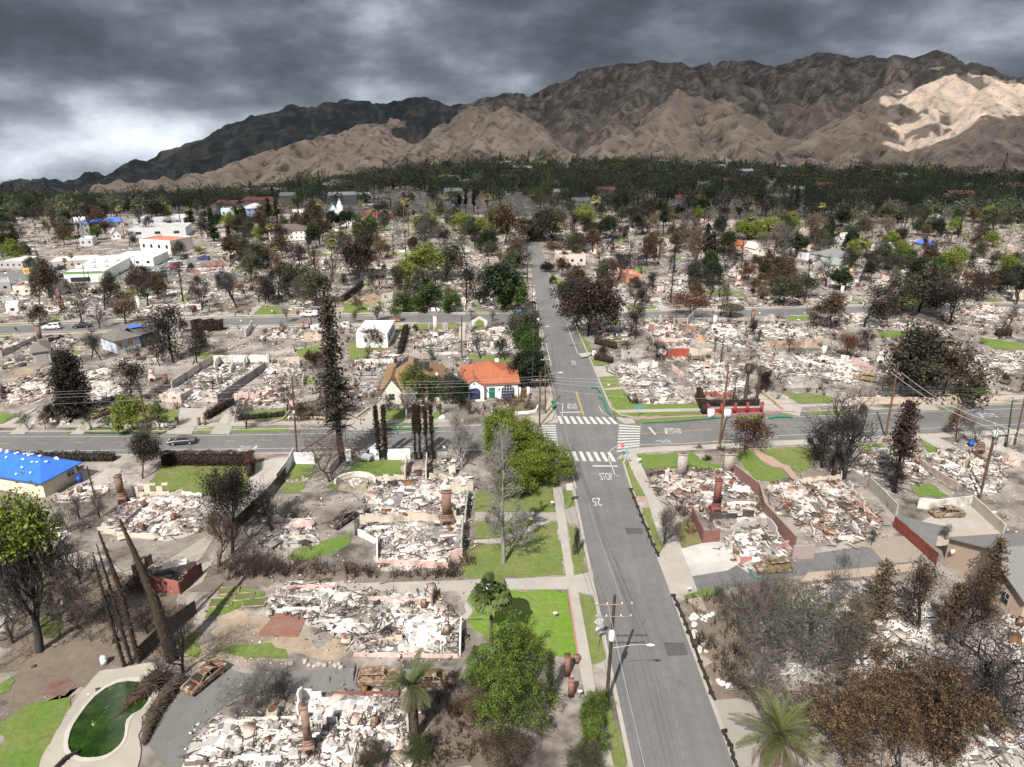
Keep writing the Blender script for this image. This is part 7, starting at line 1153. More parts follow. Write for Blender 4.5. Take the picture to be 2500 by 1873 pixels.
def house(name,label,A0,B0,depth,h,roof='flat',rise=1.8,wall=(.7,.68,.63),rcol=(.3,.3,.3),rmat=None,over=.4,cat='house',wins=(),doors=(),wmat=None,group=None):
    A0,B0 = A(A0),A(B0); d = B0 - A0; w = np.linalg.norm(d); o = (A0 + B0)/2; root = thing(name,label,cat,(o[0],o[1],0),atan2(d[1],d[0]),group); rmat = rmat or M_shing
    b = MB(); b.prism([(-w/2,0),(w/2,0),(w/2,depth),(-w/2,depth)],0,h,wall)
    x0,x1,y0,y1 = -w/2 - over,w/2 + over,-over,depth + over; rb = MB(); t = .16; hz = h + .02
    if roof == 'flat':
        for a,c in (((-w/2,0),(w/2,.25)),((-w/2,depth - .25),(w/2,depth)),((-w/2,.25),(-w/2 + .25,depth - .25)),((w/2 - .25,.25),(w/2,depth - .25))): rb.prism([a,(c[0],a[1]),c,(a[0],c[1])],h + .003,h + rise,wall)
        rb.prism([(-w/2 + .25,.25),(w/2 - .25,.25),(w/2 - .25,depth - .25),(-w/2 + .25,depth - .25)],h + .003,h + .08,rcol)
    elif roof == 'hip':
        m_ = min(w,depth)/2 + over; ex = (w/2 + over) - m_; ey = depth/2 + over - m_; cy = depth/2
        r0,r1 = ((-ex,cy,h + rise),(ex,cy,h + rise)) if w >= depth else ((0,cy - ey,h + rise),(0,cy + ey,h + rise))
        c4 = [(x0,y0,hz),(x1,y0,hz),(x1,y1,hz),(x0,y1,hz)]
        if w >= depth: fs = [[c4[0],c4[1],r1,r0],[c4[1],c4[2],r1],[c4[2],c4[3],r0,r1],[c4[3],c4[0],r0]]
        else: fs = [[c4[0],c4[1],r0],[c4[1],c4[2],r1,r0],[c4[2],c4[3],r1],[c4[3],c4[0],r0,r1]]
        for i,f in enumerate(fs): slab_roof(rb,f,t,A(rcol)*(1 - .03*(i % 2)))
    elif roof == 'gable_x':                                   # ridge along the front
        cy = depth/2; sl = rise/(depth/2); zo = hz - over*sl; slab_roof(rb,[(x0,y0,zo),(x1,y0,zo),(x1,cy,hz + rise),(x0,cy,hz + rise)],t,rcol); slab_roof(rb,[(x1,y1,zo),(x0,y1,zo),(x0,cy,hz + rise),(x1,cy,hz + rise)],t,A(rcol)*.97)
        for s_ in (-1,1): b.ngon([(s_*w/2,0,h),(s_*w/2,depth,h),(s_*w/2,cy,h + rise - .1)],wall)
    elif roof == 'gable_y':                                   # gable faces the front
        sl = rise/(w/2); zo = hz - over*sl; slab_roof(rb,[(x0,y0,zo),(0,y0,hz + rise),(0,y1,hz + rise),(x0,y1,zo)][::-1],t,rcol); slab_roof(rb,[(x1,y0,zo),(x1,y1,zo),(0,y1,hz + rise),(0,y0,hz + rise)],t,A(rcol)*.97)
        for y in (0,depth): b.ngon([(-w/2,y,h),(w/2,y,h),(0,y,h + rise - .1)],wall)
    b.build('wall',wmat or M_paint,root); rb.build('roof',rmat,root)
    for wi in wins: window(root,wi[0]*w,*wi[1:4],**(wi[4] if len(wi) > 4 else {}))
    for dr in doors: f = front_panel(root,'door',M_plain,dr[4],dr[0]*w,.05,dr[2],dr[3],dr[1] if dr[1] else -.03); front_panel(f,'handle',M_metal,(.5,.45,.3),dr[0]*w + dr[2]*.36,1.0,.08,.12,(dr[1] if dr[1] else -.03) - .05)
    return root
ORG = (.50,.175,.095)
def orange_house():
    a,q = G('Q2',1690,872),G('Q2',2100,853); root = house('house','white stucco house with orange clay tile roof and green door',a,q,11.5,3.4,'hip',3.0,(.80,.78,.75),ORG,M_tile,.5)
    w = np.linalg.norm(q - a); L_w = w*.36; xl = -w/2 + L_w/2 - .1
    b = MB(); b.prism([(xl - L_w/2,-1.3),(xl + L_w/2,-1.3),(xl + L_w/2,-.003),(xl - L_w/2,-.003)],0,3.5,(.80,.78,.75)); b.ngon([(xl - L_w/2,-1.3,3.5),(xl + L_w/2,-1.3,3.5),(xl,-1.3,4.75)],(.8,.78,.75)); b.build('wing_wall',M_paint,root)
    rb = MB(); slab_roof(rb,[(xl - L_w/2 - .25,-1.6,3.4),(xl,-1.6,4.95),(xl,4.5,4.95),(xl - L_w/2 - .25,4.5,3.4)][::-1],.16,ORG); slab_roof(rb,[(xl + L_w/2 + .25,-1.6,3.4),(xl + L_w/2 + .25,4.5,3.4),(xl,4.5,4.95),(xl,-1.6,4.95)],.16,ORG)
    slab_roof(rb,[(xl + L_w/2 - .6,-.55,3.55),(w/2 + .35,-.55,3.55),(w/2 + .35,3.4,5.1),(xl + .4,3.4,5.1)],.2,ORG); rb.build('wing_roof',M_tile,root)
    BLU = (.06,.10,.42); window(root,xl + .15,.5,2.2,2.5,-1.33,BLU,True,(4,4)); window(root,xl - 1.55,.9,.5,1.5,-1.33,BLU,True,(1,1)); window(root,w*.31,.45,2.9,2.5,-.03,(.72,.72,.75),True,(5,4)); front_panel(root,'window_box',M_plain,BLU,w*.31,.25,3.0,.22,-.03,False,.25)
    f = front_panel(root,'door',M_plain,(.02,.14,.10),w*.0 + .1,.25,1.25,2.2,-.03); front_panel(f,'handle',M_metal,(.5,.45,.3),.55,1.2,.08,.14,-.08)
    front_panel(root,'attic_vent',M_plain,(.15,.18,.3),xl,3.7,.35,.5,-1.33,True)
    b = MB(); b.box((.1,-.6,.12),(2.2,1.1,.24),0,(.6,.56,.5)); b.build('step',M_conc,root); b = MB(); b.box((w*.18,8.3,5.2),(.8,.8,1.6),0,(.75,.72,.68)); b.build('chimney',M_paint,root); b = MB(); b.box((w*.14,-.12,2.0),(.22,.2,.4),0,(.05,.05,.05)); b.build('wall_lamp',M_metal,root)
    # right: side gate
    d = (q - a)/w; g0 = q + d*.5; g1 = q + d*2.0; house_gate = thing('garden_gate','arched brown wooden gate beside the orange-roofed house','gate',tuple((g0 + g1)/2),atan2(d[1],d[0])); front_panel(house_gate,'door',M_wood,(.17,.08,.04),0,0,1.2,2.1,0,True,.08)
    b = MB(); b.box((-.85,0,1.1),(.4,.4,2.2),0,(.7,.68,.64)); b.box((.95,0,1.1),(.6,.4,2.2),0,(.7,.68,.64)); b.build('pillar',M_paint,house_gate)
orange_house()
def tan_house():
    a,q = G('Q2',1060,895),G('Q2',1510,885); w = np.linalg.norm(q - a); TR = (.235,.145,.085)
    root = house('house','cream house with steep tan shingle roof and dark solar panels',a,q,13,3.2,'hip',4.4,(.66,.63,.54),TR,M_shing,.5)
    L_w = 3.9; xl = -w/2 + L_w/2; b = MB(); b.prism([(xl - L_w/2,-.9),(xl + L_w/2,-.9),(xl + L_w/2,-.003),(xl - L_w/2,-.003)],0,3.0,(.66,.63,.54)); b.ngon([(xl - L_w/2,-.9,3.0),(xl + L_w/2,-.9,3.0),(xl,-.9,5.5)],(.66,.63,.54)); b.build('wing_wall',M_paint,root)
    rb = MB(); slab_roof(rb,[(xl - L_w/2 - .4,-1.3,2.6),(xl,-1.3,5.75),(xl,6.5,5.75),(xl - L_w/2 - .4,6.5,2.6)][::-1],.16,TR); slab_roof(rb,[(xl + L_w/2 + .4,-1.3,2.6),(xl + L_w/2 + .4,6.5,2.6),(xl,6.5,5.75),(xl,-1.3,5.75)],.16,TR); rb.build('wing_roof',M_shing,root)
    window(root,xl,.9,1.3,1.5,-.93,(.6,.58,.5),False,(2,2)); window(root,w*.12,.9,1.6,1.4,-.03,(.6,.58,.5),False,(3,2)); window(root,w*.36,.9,1.4,1.4,-.03,(.6,.58,.5)); f = front_panel(root,'door',M_wood,(.12,.07,.04),-w*.1,.1,1.1,2.1); b = MB(); slab_roof(b,[(-w*.2,-1.6,2.5),(w*.1,-1.6,2.5),(w*.1,0,2.9),(-w*.2,0,2.9)],.14,(.7,.68,.62)); b.build('porch_roof',M_plain,root)
    # panels lie on the left hip face and on the front face
    D = 13; ov = .5; hz = 3.22; rise = 4.4; m_ = min(w,D)/2 + ov
    for k in range(4):
        b = MB(); u = k % 2; v = k // 2; y = 6.6 + u*1.75; r0 = 2.6 + v*1.5; x = -w/2 - ov + r0; z = hz + rise*r0/m_ + .07; s_ = rise/m_; b.quads([[(x,y,z),(x + 1.35,y,z + 1.35*s_),(x + 1.35,y + 1.6,z + 1.35*s_),(x,y + 1.6,z)]],(.03,.035,.045)); b.build('solar_panel',M_glass,root)
    for k in range(3):
        b = MB(); x = .2 + k*1.15; r0 = 4.6 if k == 0 else 3.9; y = -ov + r0; s_ = rise/m_; z = hz + r0*s_ + .07; b.quads([[(x,y,z),(x + 1.05,y,z),(x + 1.05,y + 1.7,z + 1.7*s_),(x,y + 1.7,z + 1.7*s_)]],(.03,.035,.045)); b.build('solar_panel',M_glass,root)
    b = MB(); b.box((w*.42,4.0,4.3),(.5,.5,1.2),0,(.6,.58,.55)); b.build('chimney',M_paint,root)
tan_house()
r1 = house('house','white flat-roofed house with dark openings and red roof edge tiles',G('Q2',856,470),G('Q2',1097,470),12.5,3.5,'flat',.3,(.80,.80,.78),(.72,.72,.71),M_paint,0,wins=((.28,1.4,.8,1.3,dict(frame=(.05,.10,.08))),(-.2,1.5,.7,1.1,dict(frame=(.2,.2,.2)))))
b = MB(); b.box((4.0,13.2,3.6),(3,.9,.5),0,ORG); b.box((-3.2,13.2,3.6),(2,.9,.4),0,ORG); b.build('tile_edge',M_tile,r1)
for y in (3.0,6.0,9.0): b = MB(); b.box((np.linalg.norm(G('Q2',856,470) - G('Q2',1097,470))/2 + .03,y,1.9 + .4*(y > 4)),(.08,1.2,1.7),0,(.02,.05,.035)); b.build('window',M_plain,r1)
def scorched_house():
    root = house('house','scorched white-blue house with grey roof, boarded windows and blue tarp patch',G('Q1',905,520),G('Q1',1090,475),8,3.4,'hip',1.7,(.55,.60,.70),(.16,.145,.13),M_shing,.5,wmat=M_wall)
    w = np.linalg.norm(G('Q1',905,520) - G('Q1',1090,475)); front_panel(root,'boarded_window',M_wood,(.62,.40,.17),-w*.35,1.2,1.2,1.5); front_panel(root,'boarded_window',M_wood,(.62,.40,.17),w*.1,1.3,1.0,1.4)
    b = MB(); b.box((w*.95,4,1.7),(w*.9,7,3.4),0,(.20,.20,.21)); b.build('burned_wing',M_wall,root); b = MB(); slab_roof(b,[(w*.45,.1,3.45),(w*1.45,.1,3.45),(w*1.45,4,4.3),(w*.4,4,4.9)],.14,(.10,.095,.09)); slab_roof(b,[(w*.4,4,4.9),(w*1.45,4,4.3),(w*1.45,7.9,3.45),(w*.45,7.9,3.45)],.14,(.12,.11,.105)); b.build('burned_roof',M_shing,root)
    b = MB(); slab_roof(b,[(w*.45,3.0,4.85),(w*.95,3.0,4.75),(w*.9,6.2,4.75),(w*.5,6.4,4.7)],.05,(.03,.14,.62)); b.build('roof_tarp',M_tarp,root)
scorched_house()
house('garage','small grey garage with hip roof left of the scorched house',G('Q1',265,588),G('Q1',395,570),7,2.6,'hip',1.5,(.42,.41,.39),(.17,.155,.14),M_shing,.4,'garage',doors=((0,0,2.4,2.1,(.3,.29,.28)),))
def tarp_house():
    a,q = G('P1',240,247),G('P1',415,150); root = house('house','cream house under a big bright blue roof tarp held by sandbags',a,q,17,2.9,'hip',2.0,(.66,.60,.46),(.03,.16,.78),M_tarp,.7,wins=((.3,1.3,1.5,1.0),))
    w = np.linalg.norm(q - a); r = np.random.default_rng(4); m_ = min(w,17)/2 + .7
    for k in range(34):
        x = r.uniform(-w/2,w/2 + .2); y = r.uniform(.2,16.5); e = min(x + w/2 + .7,w/2 + .7 - x,y + .7,17.7 - y); z = 2.92 + 2.0*min(1,e/m_) + .1; s_ = tag(MB().boxes([(0,0,0)],[(r.uniform(.15,.3),.16,.08)],rots(r.uniform(0,6,1),A([0.]),A([0.])),[(.72,.71,.68)]).build('sandbag',M_paint),'white sandbag holding down the blue tarp','sandbag','sandbags on the blue roof tarp'); ca = root.rotation_euler[2]; s_.location = (root.location[0] + x*cos(ca) - y*sin(ca),root.location[1] + x*sin(ca) + y*cos(ca),z)
    b = MB(); t = np.linspace(0,2*pi,13)[:-1]; b.ngon([(.42*cos(u),0.15*sin(u),.42*sin(u) + .1) for u in t],(.75,.75,.74)); b.segs([(0,.05,-.35)],[(0,.05,.1)],.03,.03,5,(.5,.5,.5)); s_ = tag(b.build('satellite_dish',M_plain),'round white satellite dish on the blue tarped roof','satellite dish'); s_.location = (root.location[0] - 1.5,root.location[1] + 2.2,3.9)
tarp_house()
def tan_right():
    a,q = G('P4',1085,568),G('P4',1475,905); w = np.linalg.norm(q - a); root = house('house','tan stucco house with grey shingle roof at the right edge',a,q,16,3.3,'gable_y',2.7,(.46,.355,.275),(.20,.195,.19),M_shing,.45,wins=((-.02,.9,1.1,1.7,dict(frame=(.3,.3,.3))),(.16,.9,.8,1.2,dict(frame=(.3,.3,.3))),(.30,.9,1.1,1.5,dict(frame=(.3,.3,.3)))))
    b = MB(); b.box((-w*.4,-.25,2.0),(.3,.4,.6),0,(.75,.75,.74)); b.build('meter_box',M_plain,root)
tan_right()
def bldg(c,a,q,dep,ytop,label,wall,rcol,roof='flat',rise=.35,nw=0,rows=1,nm='building',cat='building',rmat=None,wc=(.12,.12,.13)):
    a2,q2 = G(c,*a),G(c,*q); w = np.linalg.norm(a2 - q2); h = max(2.4,HT(c,(a2 + q2)/2,ytop) - (rise if roof == 'flat' else 0)); wi = []
    for r0 in range(rows):
        for k in range(nw): wi.append(((k + .5)/nw - .5,h*(r0 + .42)/rows,w/nw*.3,h/rows*.3,dict(frame=wc,bars=(1,1))))
    return house(nm,label,a2,q2,dep,h,roof,rise,wall,rcol,rmat or M_paint,.3,cat,wi)
s_ = bldg('R1',(505,985),(808,975),34,900,'long white store with green stripe facing the parking lot',(.80,.80,.77),(.80,.80,.80),nm='store',cat='store'); w = np.linalg.norm(G('R1',505,985) - G('R1',808,975)); front_panel(s_,'green_stripe',M_plain,(.16,.30,.12),0,3.2,w*.98,.9); front_panel(s_,'shop_window',M_glass,(1,1,1),-w*.1,.4,w*.5,1.6)
for k in range(6): b = MB(); b.box((-w*.3 + k % 3*w*.3,8 + 9*(k // 3) + k,HT('R1',G('R1',650,980),900) + .5),(2.2,1.6,1.1),0,(.7,.7,.7)); b.build('roof_unit',M_plain,s_)
bldg('R1',(860,860),(1190,855),16,790,'low white annex behind the long store',(.74,.75,.77),(.80,.80,.80),nw=4); bldg('R1',(1090,745),(1325,760),14,650,'two storey cream building with red roof edge',(.80,.72,.66),(.40,.17,.12),nw=4,rise=.5); bldg('R1',(1000,640),(1440,625),18,560,'big white block building behind the cream one',(.58,.58,.58),(.36,.36,.36),nw=3); bldg('R1',(1030,530),(1420,525),20,485,'pale long warehouse at the wood edge',(.45,.46,.50),(.42,.42,.43),nw=4); bldg('R1',(1710,480),(1880,475),14,410,'pale blue building left of the taller blue one',(.50,.58,.64),(.5,.5,.52),nw=4); bldg('R1',(1910,475),(2080,465),14,405,'blue apartment building with pale eaves',(.20,.28,.40),(.4,.4,.4),'hip',2.4,4,2,rmat=M_shing)
bldg('R1',(865,650),(935,645),10,605,'small white gabled house left of the black trees',(.72,.72,.72),(.35,.35,.35),'gable_y',2.2,2,nm='house',cat='house',rmat=M_shing); bldg('R1',(620,700),(720,695),10,640,'grey box building by the phone mast',(.55,.55,.56),(.6,.6,.6),nw=2); bldg('R1',(380,880),(740,860),12,810,'row of low storefronts at the far side of the lot',(.42,.38,.34),(.62,.58,.54),nw=7,nm='storefront',cat='store'); bldg('R1',(0,870),(180,870),12,815,'grey storefront at the far left edge',(.4,.4,.4),(.5,.5,.5),nw=4,nm='storefront',cat='store')
for i,(a,q,t) in enumerate([((580,565),(690,560),535),((710,560),(800,555),525),((800,555),(960,545),512)]): bldg('R1',a,q,12,t,['small far house under a blue tarp, leftmost of three','far house under a blue tarp, middle of three','long far house under a blue tarp, rightmost of three'][i],(.5,.48,.45),(.06,.16,.55),'hip',2.2,2,nm='house',cat='house',rmat=M_tarp)
bldg('R1',(300,1090),(455,1085),8,990,'pale burned shell of a two storey shop, roof gone',(.72,.66,.58),(.2,.18,.17),nw=4,rise=.9); bldg('R1',(110,1080),(245,1075),8,1015,'pinkish burned shop shell at the far left',(.70,.56,.50),(.25,.22,.2),nw=2,rise=.8); bldg('R1',(0,1050),(90,1040),10,985,'grey concrete box shell at the left edge',(.42,.42,.42),(.3,.3,.3),nw=1,rise=.6); bldg('R1',(55,1225),(150,1215),6,1165,'white metal shed among the left ruins',(.75,.75,.75),(.7,.7,.7),nw=1,nm='shed',cat='shed')
bldg('R2',(640,365),(975,355),18,302,'long white two storey building at the wood edge',(.72,.72,.72),(.5,.5,.5),nw=10); bldg('R2',(185,660),(490,650),12,580,'white two storey apartment block with dark brown hip roof',(.74,.72,.68),(.12,.09,.08),'hip',2.5,8,2,rmat=M_shing); bldg('R2',(375,505),(495,500),12,450,'small white gabled building left of the church',(.75,.72,.68),(.55,.5,.48),'gable_x',2.0,3,rmat=M_shing); bldg('R2',(730,545),(820,543),9,508,'small white flat building right of the church',(.76,.78,.78),(.75,.75,.75),nw=2); bldg('R2',(900,485),(1140,480),14,430,'red brick building behind fan palms',(.28,.10,.08),(.2,.18,.17),nw=6); bldg('R2',(905,425),(1080,420),14,385,'pale low building above the brick one',(.6,.62,.64),(.6,.6,.6),nw=4); bldg('R2',(430,445),(530,443),10,420,'low white shed behind the church trees',(.7,.7,.7),(.7,.7,.7),nw=3); bldg('R2',(1610,400),(1700,398),12,340,'white building glimpsed between tall pines',(.68,.7,.74),(.6,.6,.62),nw=3)
ch = bldg('R2',(635,508),(725,505),20,440,'white church with dark gable roof and slim steeple',(.72,.76,.80),(.12,.15,.15),'gable_y',5.0,2,1,'church','church',M_shing)
def steeple():
    p = G('R2',690,490); h = HT('R2',p,330); b = MB(); lx = 4.0; b.box((lx,6,h*.36),(3.2,3.2,h*.72),0,(.78,.80,.82)); b.boxes([(lx,6,h*.76)],[(1.1,1.1,h*.05)],None,[(.78,.8,.82)])
    for a in range(4): c_,s_ = [(-1,-1),(1,-1),(1,1),(-1,1)][a],[(-1,-1),(1,-1),(1,1),(-1,1)][(a + 1) % 4]; b.add([(lx + c_[0]*1.1,6 + c_[1]*1.1,h*.81),(lx + s_[0]*1.1,6 + s_[1]*1.1,h*.81),(lx,6,h*1.05)],[(0,1,2)],(.8,.82,.85))
    b.build('steeple',M_paint,ch)
steeple()
bldg('R3',(690,440),(742,438),10,408,'small blue-white house at the dark wood edge',(.6,.66,.74),(.35,.35,.38),'gable_x',1.8,2,nm='house',cat='house',rmat=M_shing); bldg('R3',(878,488),(990,486),9,462,'cream house below the dark wood',(.68,.58,.45),(.5,.42,.33),'hip',1.8,3,nm='house',cat='house',rmat=M_shing); bldg('R3',(1850,735),(2000,730),10,700,'low house with orange tile roof far right',(.4,.3,.24),(.45,.13,.05),'hip',2.0,3,nm='house',cat='house',rmat=M_tile); bldg('R3',(2040,760),(2095,756),8,715,'small cream gabled house beside the orange roof',(.74,.68,.58),(.6,.55,.5),'gable_y',2.0,1,nm='house',cat='house',rmat=M_shing); bldg('R3',(520,850),(725,845),10,765,'burned pale stucco house shell with green bushes in front',(.62,.52,.46),(.35,.3,.27),nw=3,rise=.8,nm='burned_house',cat='burned house'); bldg('R3',(1040,985),(1150,980),9,915,'orange-pink standing house shell',(.52,.24,.15),(.55,.3,.22),nw=2,rise=.7,nm='burned_house',cat='burned house'); bldg('R3',(1280,710),(1375,705),8,665,'white standing wall shell with jagged top far right',(.74,.73,.72),(.3,.3,.3),nw=4,rise=1.0,nm='burned_house',cat='burned house'); bldg('R3',(985,425),(1050,424),8,395,'tiny pinkish house in the dark wood',(.55,.45,.42),(.4,.35,.33),'hip',1.8,2,nm='house',cat='house',rmat=M_shing)
bldg('R4',(405,735),(545,730),9,670,'cream stucco shell with flat top, left of the pair',(.70,.60,.46),(.4,.35,.3),nw=3,rise=.7); bldg('R4',(545,740),(635,738),9,690,'pinkish stucco shell, right of the pair',(.70,.52,.42),(.4,.33,.3),nw=2,rise=.7); bldg('R4',(530,810),(640,805),8,768,'white low burned shell below the cream pair',(.74,.73,.71),(.3,.3,.3),nw=2,rise=.6); bldg('R4',(800,690),(880,688),9,640,'white gabled house beside the yellow-green tree',(.74,.73,.72),(.5,.48,.46),'gable_x',2.2,2,nm='house',cat='house',rmat=M_shing); bldg('R4',(1150,760),(1222,756),9,715,'small white house with grey gable roof in green trees',(.74,.75,.77),(.42,.44,.47),'gable_x',1.8,2,nm='house',cat='house',rmat=M_shing); bldg('R4',(740,850),(900,830),12,780,'wide house with grey hip roof beyond the brick chimney',(.5,.48,.45),(.20,.20,.205),'hip',2.6,3,nm='house',cat='house',rmat=M_shing); bldg('R4',(680,890),(810,885),8,840,'low house with green-grey gabled roof',(.48,.48,.44),(.25,.28,.26),'gable_x',1.8,3,nm='house',cat='house',rmat=M_shing); bldg('R4',(1445,730),(1525,728),8,695,'distant house under a blue tarp at right',(.45,.42,.4),(.05,.14,.55),'hip',1.8,2,nm='house',cat='house',rmat=M_tarp); bldg('R4',(890,640),(985,638),10,610,'olive roofed house behind the white gabled one',(.5,.46,.4),(.33,.3,.24),'hip',2.0,2,nm='house',cat='house',rmat=M_shing); bldg('R4',(1540,515),(1600,514),9,495,'grey roofed house in the right hand woods',(.45,.46,.45),(.4,.42,.42),'hip',1.6,1,nm='house',cat='house',rmat=M_shing)
# mountain-foot houses
def hill_house(c,x,y,wpx,hp,label,wall,roof,Y=None):
    p = SP(c,(x,y)); Y = Y or 800; q = MPX(*p,Y); m_ = F/Y; w = wpx/3.16/m_; h = hp/3.16/m_; root = thing('hillside_house',label,'house',tuple(q)); b = MB(); b.prism([(-w/2,0),(w/2,0),(w/2,w*.5),(-w/2,w*.5)],-14,h,wall); b.build('wall',M_paint,root); b = MB(); b.prism([(-w*.56,-1),(w*.56,-1),(w*.56,w*.55),(-w*.56,w*.55)],h + .02,h + .8,roof); b.build('roof',M_shing,root)
    for k in range(3): front_panel(root,'window',M_glass,(1,1,1),(k - 1)*w*.3,h*.35,w*.2,h*.4)
hill_house('R3',1320,78,80,34,'modern white hillside house with broad overhanging roof',(.45,.5,.55),(.7,.72,.74),880); hill_house('R4',1060,262,60,36,'white hillside house, left of the two at the slope foot',(.72,.72,.72),(.5,.5,.5),640); hill_house('R4',1262,250,66,40,'white two storey hillside house, right of the two at the slope foot',(.74,.75,.77),(.6,.6,.6),640); hill_house('R4',1060,135,50,20,'small pale house high on the right slope',(.55,.56,.56),(.5,.5,.52),720)
# ------------------------------------------------------------------ walls, fences
def wallrow(name,label,c,pts,h,col,t=.22,cat='wall',m_=None,cap=None,z0=0.0,poly=None):
    P = A(poly if poly is not None else PL(c,pts)); o = P.mean(0); root = thing(name,label,cat,(o[0],o[1],z0)); h = h if hasattr(h,'__len__') else [h]*len(P); b = MB(); cb = MB()
    for i in range(len(P) - 1):
        a,q = P[i] - o,P[i + 1] - o; d = q - a; d /= np.linalg.norm(d); n = A([-d[1],d[0]])*t/2; lo = [np.r_[a - n,0],np.r_[q - n,0],np.r_[q + n,0],np.r_[a + n,0]]; hh = [h[i],h[i + 1],h[i + 1],h[i]]; hi = [x + A([0,0,k]) for x,k in zip(lo,hh)]
        for u,v in ((0,1),(1,2),(2,3),(3,0)): b.quads([[lo[u],lo[v],hi[v],hi[u]]],col)
        b.quads([hi],A(col)*1.05)
        if cap is not None: g0,g1 = [x + A([*(np.sign(1)*0*n),0]) for x in hi[:2]],0; n2 = n*1.5; cl = [np.r_[a - n2,h[i] + .005],np.r_[q - n2,h[i + 1] + .005],np.r_[q + n2,h[i + 1] + .005],np.r_[a + n2,h[i] + .005]]; ch_ = [x + A([0,0,.08]) for x in cl]; [cb.quads([[cl[u],cl[v],ch_[v],ch_[u]]],cap) for u,v in ((0,1),(1,2),(2,3),(3,0))]; cb.quads([ch_],cap)
    b.build('wall_body',m_ or M_wall,root)
    if cap is not None: cb.build('coping',M_conc,root)
    return root
wallrow('garden_wall','long maroon stucco wall with pale top running between two ruins','P4',[(-240,-10),(5,150),(100,215),(250,400),(280,500)],[2.0,2.1,2.1,2.1,2.1],(.21,.115,.105),poly=[G('P3',1268,130),G('P3',1400,240),G('P4',140,340),G('P4',300,520),G('P4',398,562)][0:4],m_=M_paint,cap=(.75,.6,.55)); wallrow('garden_wall','grey-pink end wall closing the maroon wall','P4',[(285,570),(395,565)],2.1,(.33,.26,.25),m_=M_paint)
wallrow('block_wall','sooty grey curved block wall left of the ash-dusted court','P4',[(685,195),(760,270),(830,345)],2.0,(.34,.32,.29)); wallrow('block_wall','white block wall behind the burned tan car','P4',[(940,300),(1040,310),(1225,288)],1.7,(.60,.57,.52)); wallrow('block_wall','tan block wall running down right of the court','P4',[(1225,290),(1390,445)],1.8,(.42,.37,.31)); wallrow('red_fence','dark red wooden fence along the tan pad','P4',[(815,400),(900,475),(1040,600)],1.8,(.23,.055,.04),.1,'fence',M_wood)
wallrow('block_wall','long low tan block wall beside the crossing street at right','Q4',[(890,905),(1150,905),(1480,905),(1750,900),(2110,895)],1.5,(.50,.41,.33)); wallrow('red_fence','thin wooden fence with pink tint between right ruins','Q4',[(220,470),(380,465),(650,460)],1.8,(.5,.36,.28),.1,'fence',M_wood)
wallrow('garden_wall','pink tinted retaining wall right of the tall burned conifer','Q4',[(1125,1200),(1260,1260),(1480,1440),(1700,1575)],1.3,(.40,.30,.27)); wallrow('garden_wall','grey low wall in front of the white rubble','Q4',[(1030,1310),(1190,1290)],1.3,(.45,.43,.40)); wallrow('block_wall','dark sooty block wall below the tall conifer','P4',[(590,130),(690,190)],1.2,(.3,.28,.26))
wallrow('white_wall','white panel fence leaning along the pale driveway','P2',[(165,185),(215,120),(258,40)],2.1,(.70,.71,.72),.08,'fence',M_paint); wallrow('white_wall','white garden wall facing the crossing street','P2',[(258,70),(362,72)],2.1,(.80,.80,.79),.2,'wall',M_paint); wallrow('dark_fence','dark sooty fence sloping down beside the black tree','P1',[(1230,420),(1390,270),(1500,140)],1.8,(.10,.085,.07),.1,'fence',M_wood); wallrow('grey_fence','grey panel fence along the second driveway','P2',[(440,130),(495,60),(500,40)],1.5,(.40,.40,.42),.1,'fence',M_paint)
wallrow('dark_fence','dark wooden fence under the shaggy leaning trunk','P1',[(730,1105),(880,960),(1030,850)],1.8,(.085,.072,.06),.1,'fence',M_wood); wallrow('white_wall','white wall with torn sheeting left of the four cypresses','Q2',[(1095,1332),(1270,1328)],1.9,(.76,.75,.73),.2,'wall',M_paint); wallrow('white_wall','short white wall beside the silver car','Q2',[(962,1335),(1030,1335)],1.9,(.78,.77,.76),.2,'wall',M_paint); wallrow('white_wall','white gate post left of the silver car','Q2',[(775,1340),(815,1338)],2.0,(.78,.77,.76),.6,'wall',M_paint); wallrow('grey_fence','low grey fence behind the four cypresses','Q2',[(1290,1322),(1640,1312)],1.1,(.40,.38,.36),.06,'fence',M_wood)
wallrow('garden_wall','curved white garden edge in front of the orange-roofed house','Q2',[(2070,985),(2180,980),(2240,965),(2255,930)],.5,(.74,.73,.71),.25,'wall',M_paint); wallrow('garden_wall','low tan kerb wall along the dirt front yard','Q2',[(330,1030),(350,1010),(760,1025),(860,1010),(955,940)],.4,(.48,.40,.32)); wallrow('garden_wall','curved brown bed wall left of the utility pole','Q2',[(0,1070),(200,1062),(290,1030),(340,965)],.4,(.42,.34,.27))
def scallop():
    for k,(a,q,lb) in enumerate([((1035,1075),(1195,1078),'white scalloped front wall, left bay'),((1200,1078),(1370,1075),'white scalloped front wall, right bay')]):
        a,q = G('Q1',*a),G('Q1',*q); t = np.linspace(0,1,9); wallrow('front_wall',lb,None,None,list(1.2 - .75*np.sin(pi*t)),(.74,.72,.70),.2,'wall',M_paint,poly=[a + (q - a)*u for u in t])
    for p,lb in (((1036,1072),'brick gate pillar at the left end of the scalloped wall'),((1198,1074),'brick gate pillar between the scalloped bays'),((1372,1070),'brick gate pillar at the right end of the scalloped wall'),((1540,1072),'left brick pillar of the driveway gate'),((1585,1070),'right brick pillar of the driveway gate')):
        x = G('Q1',*p); b = MB(); b.box((0,0,.75),(.45,.45,1.5),0,(1,1,1)); b.box((0,0,1.56),(.6,.6,.12),0,(1.3,1.3,1.3)); o = thing('gate_pillar',lb,'pillar',tuple(x)); b.build('shaft',M_brick,o)
scallop()
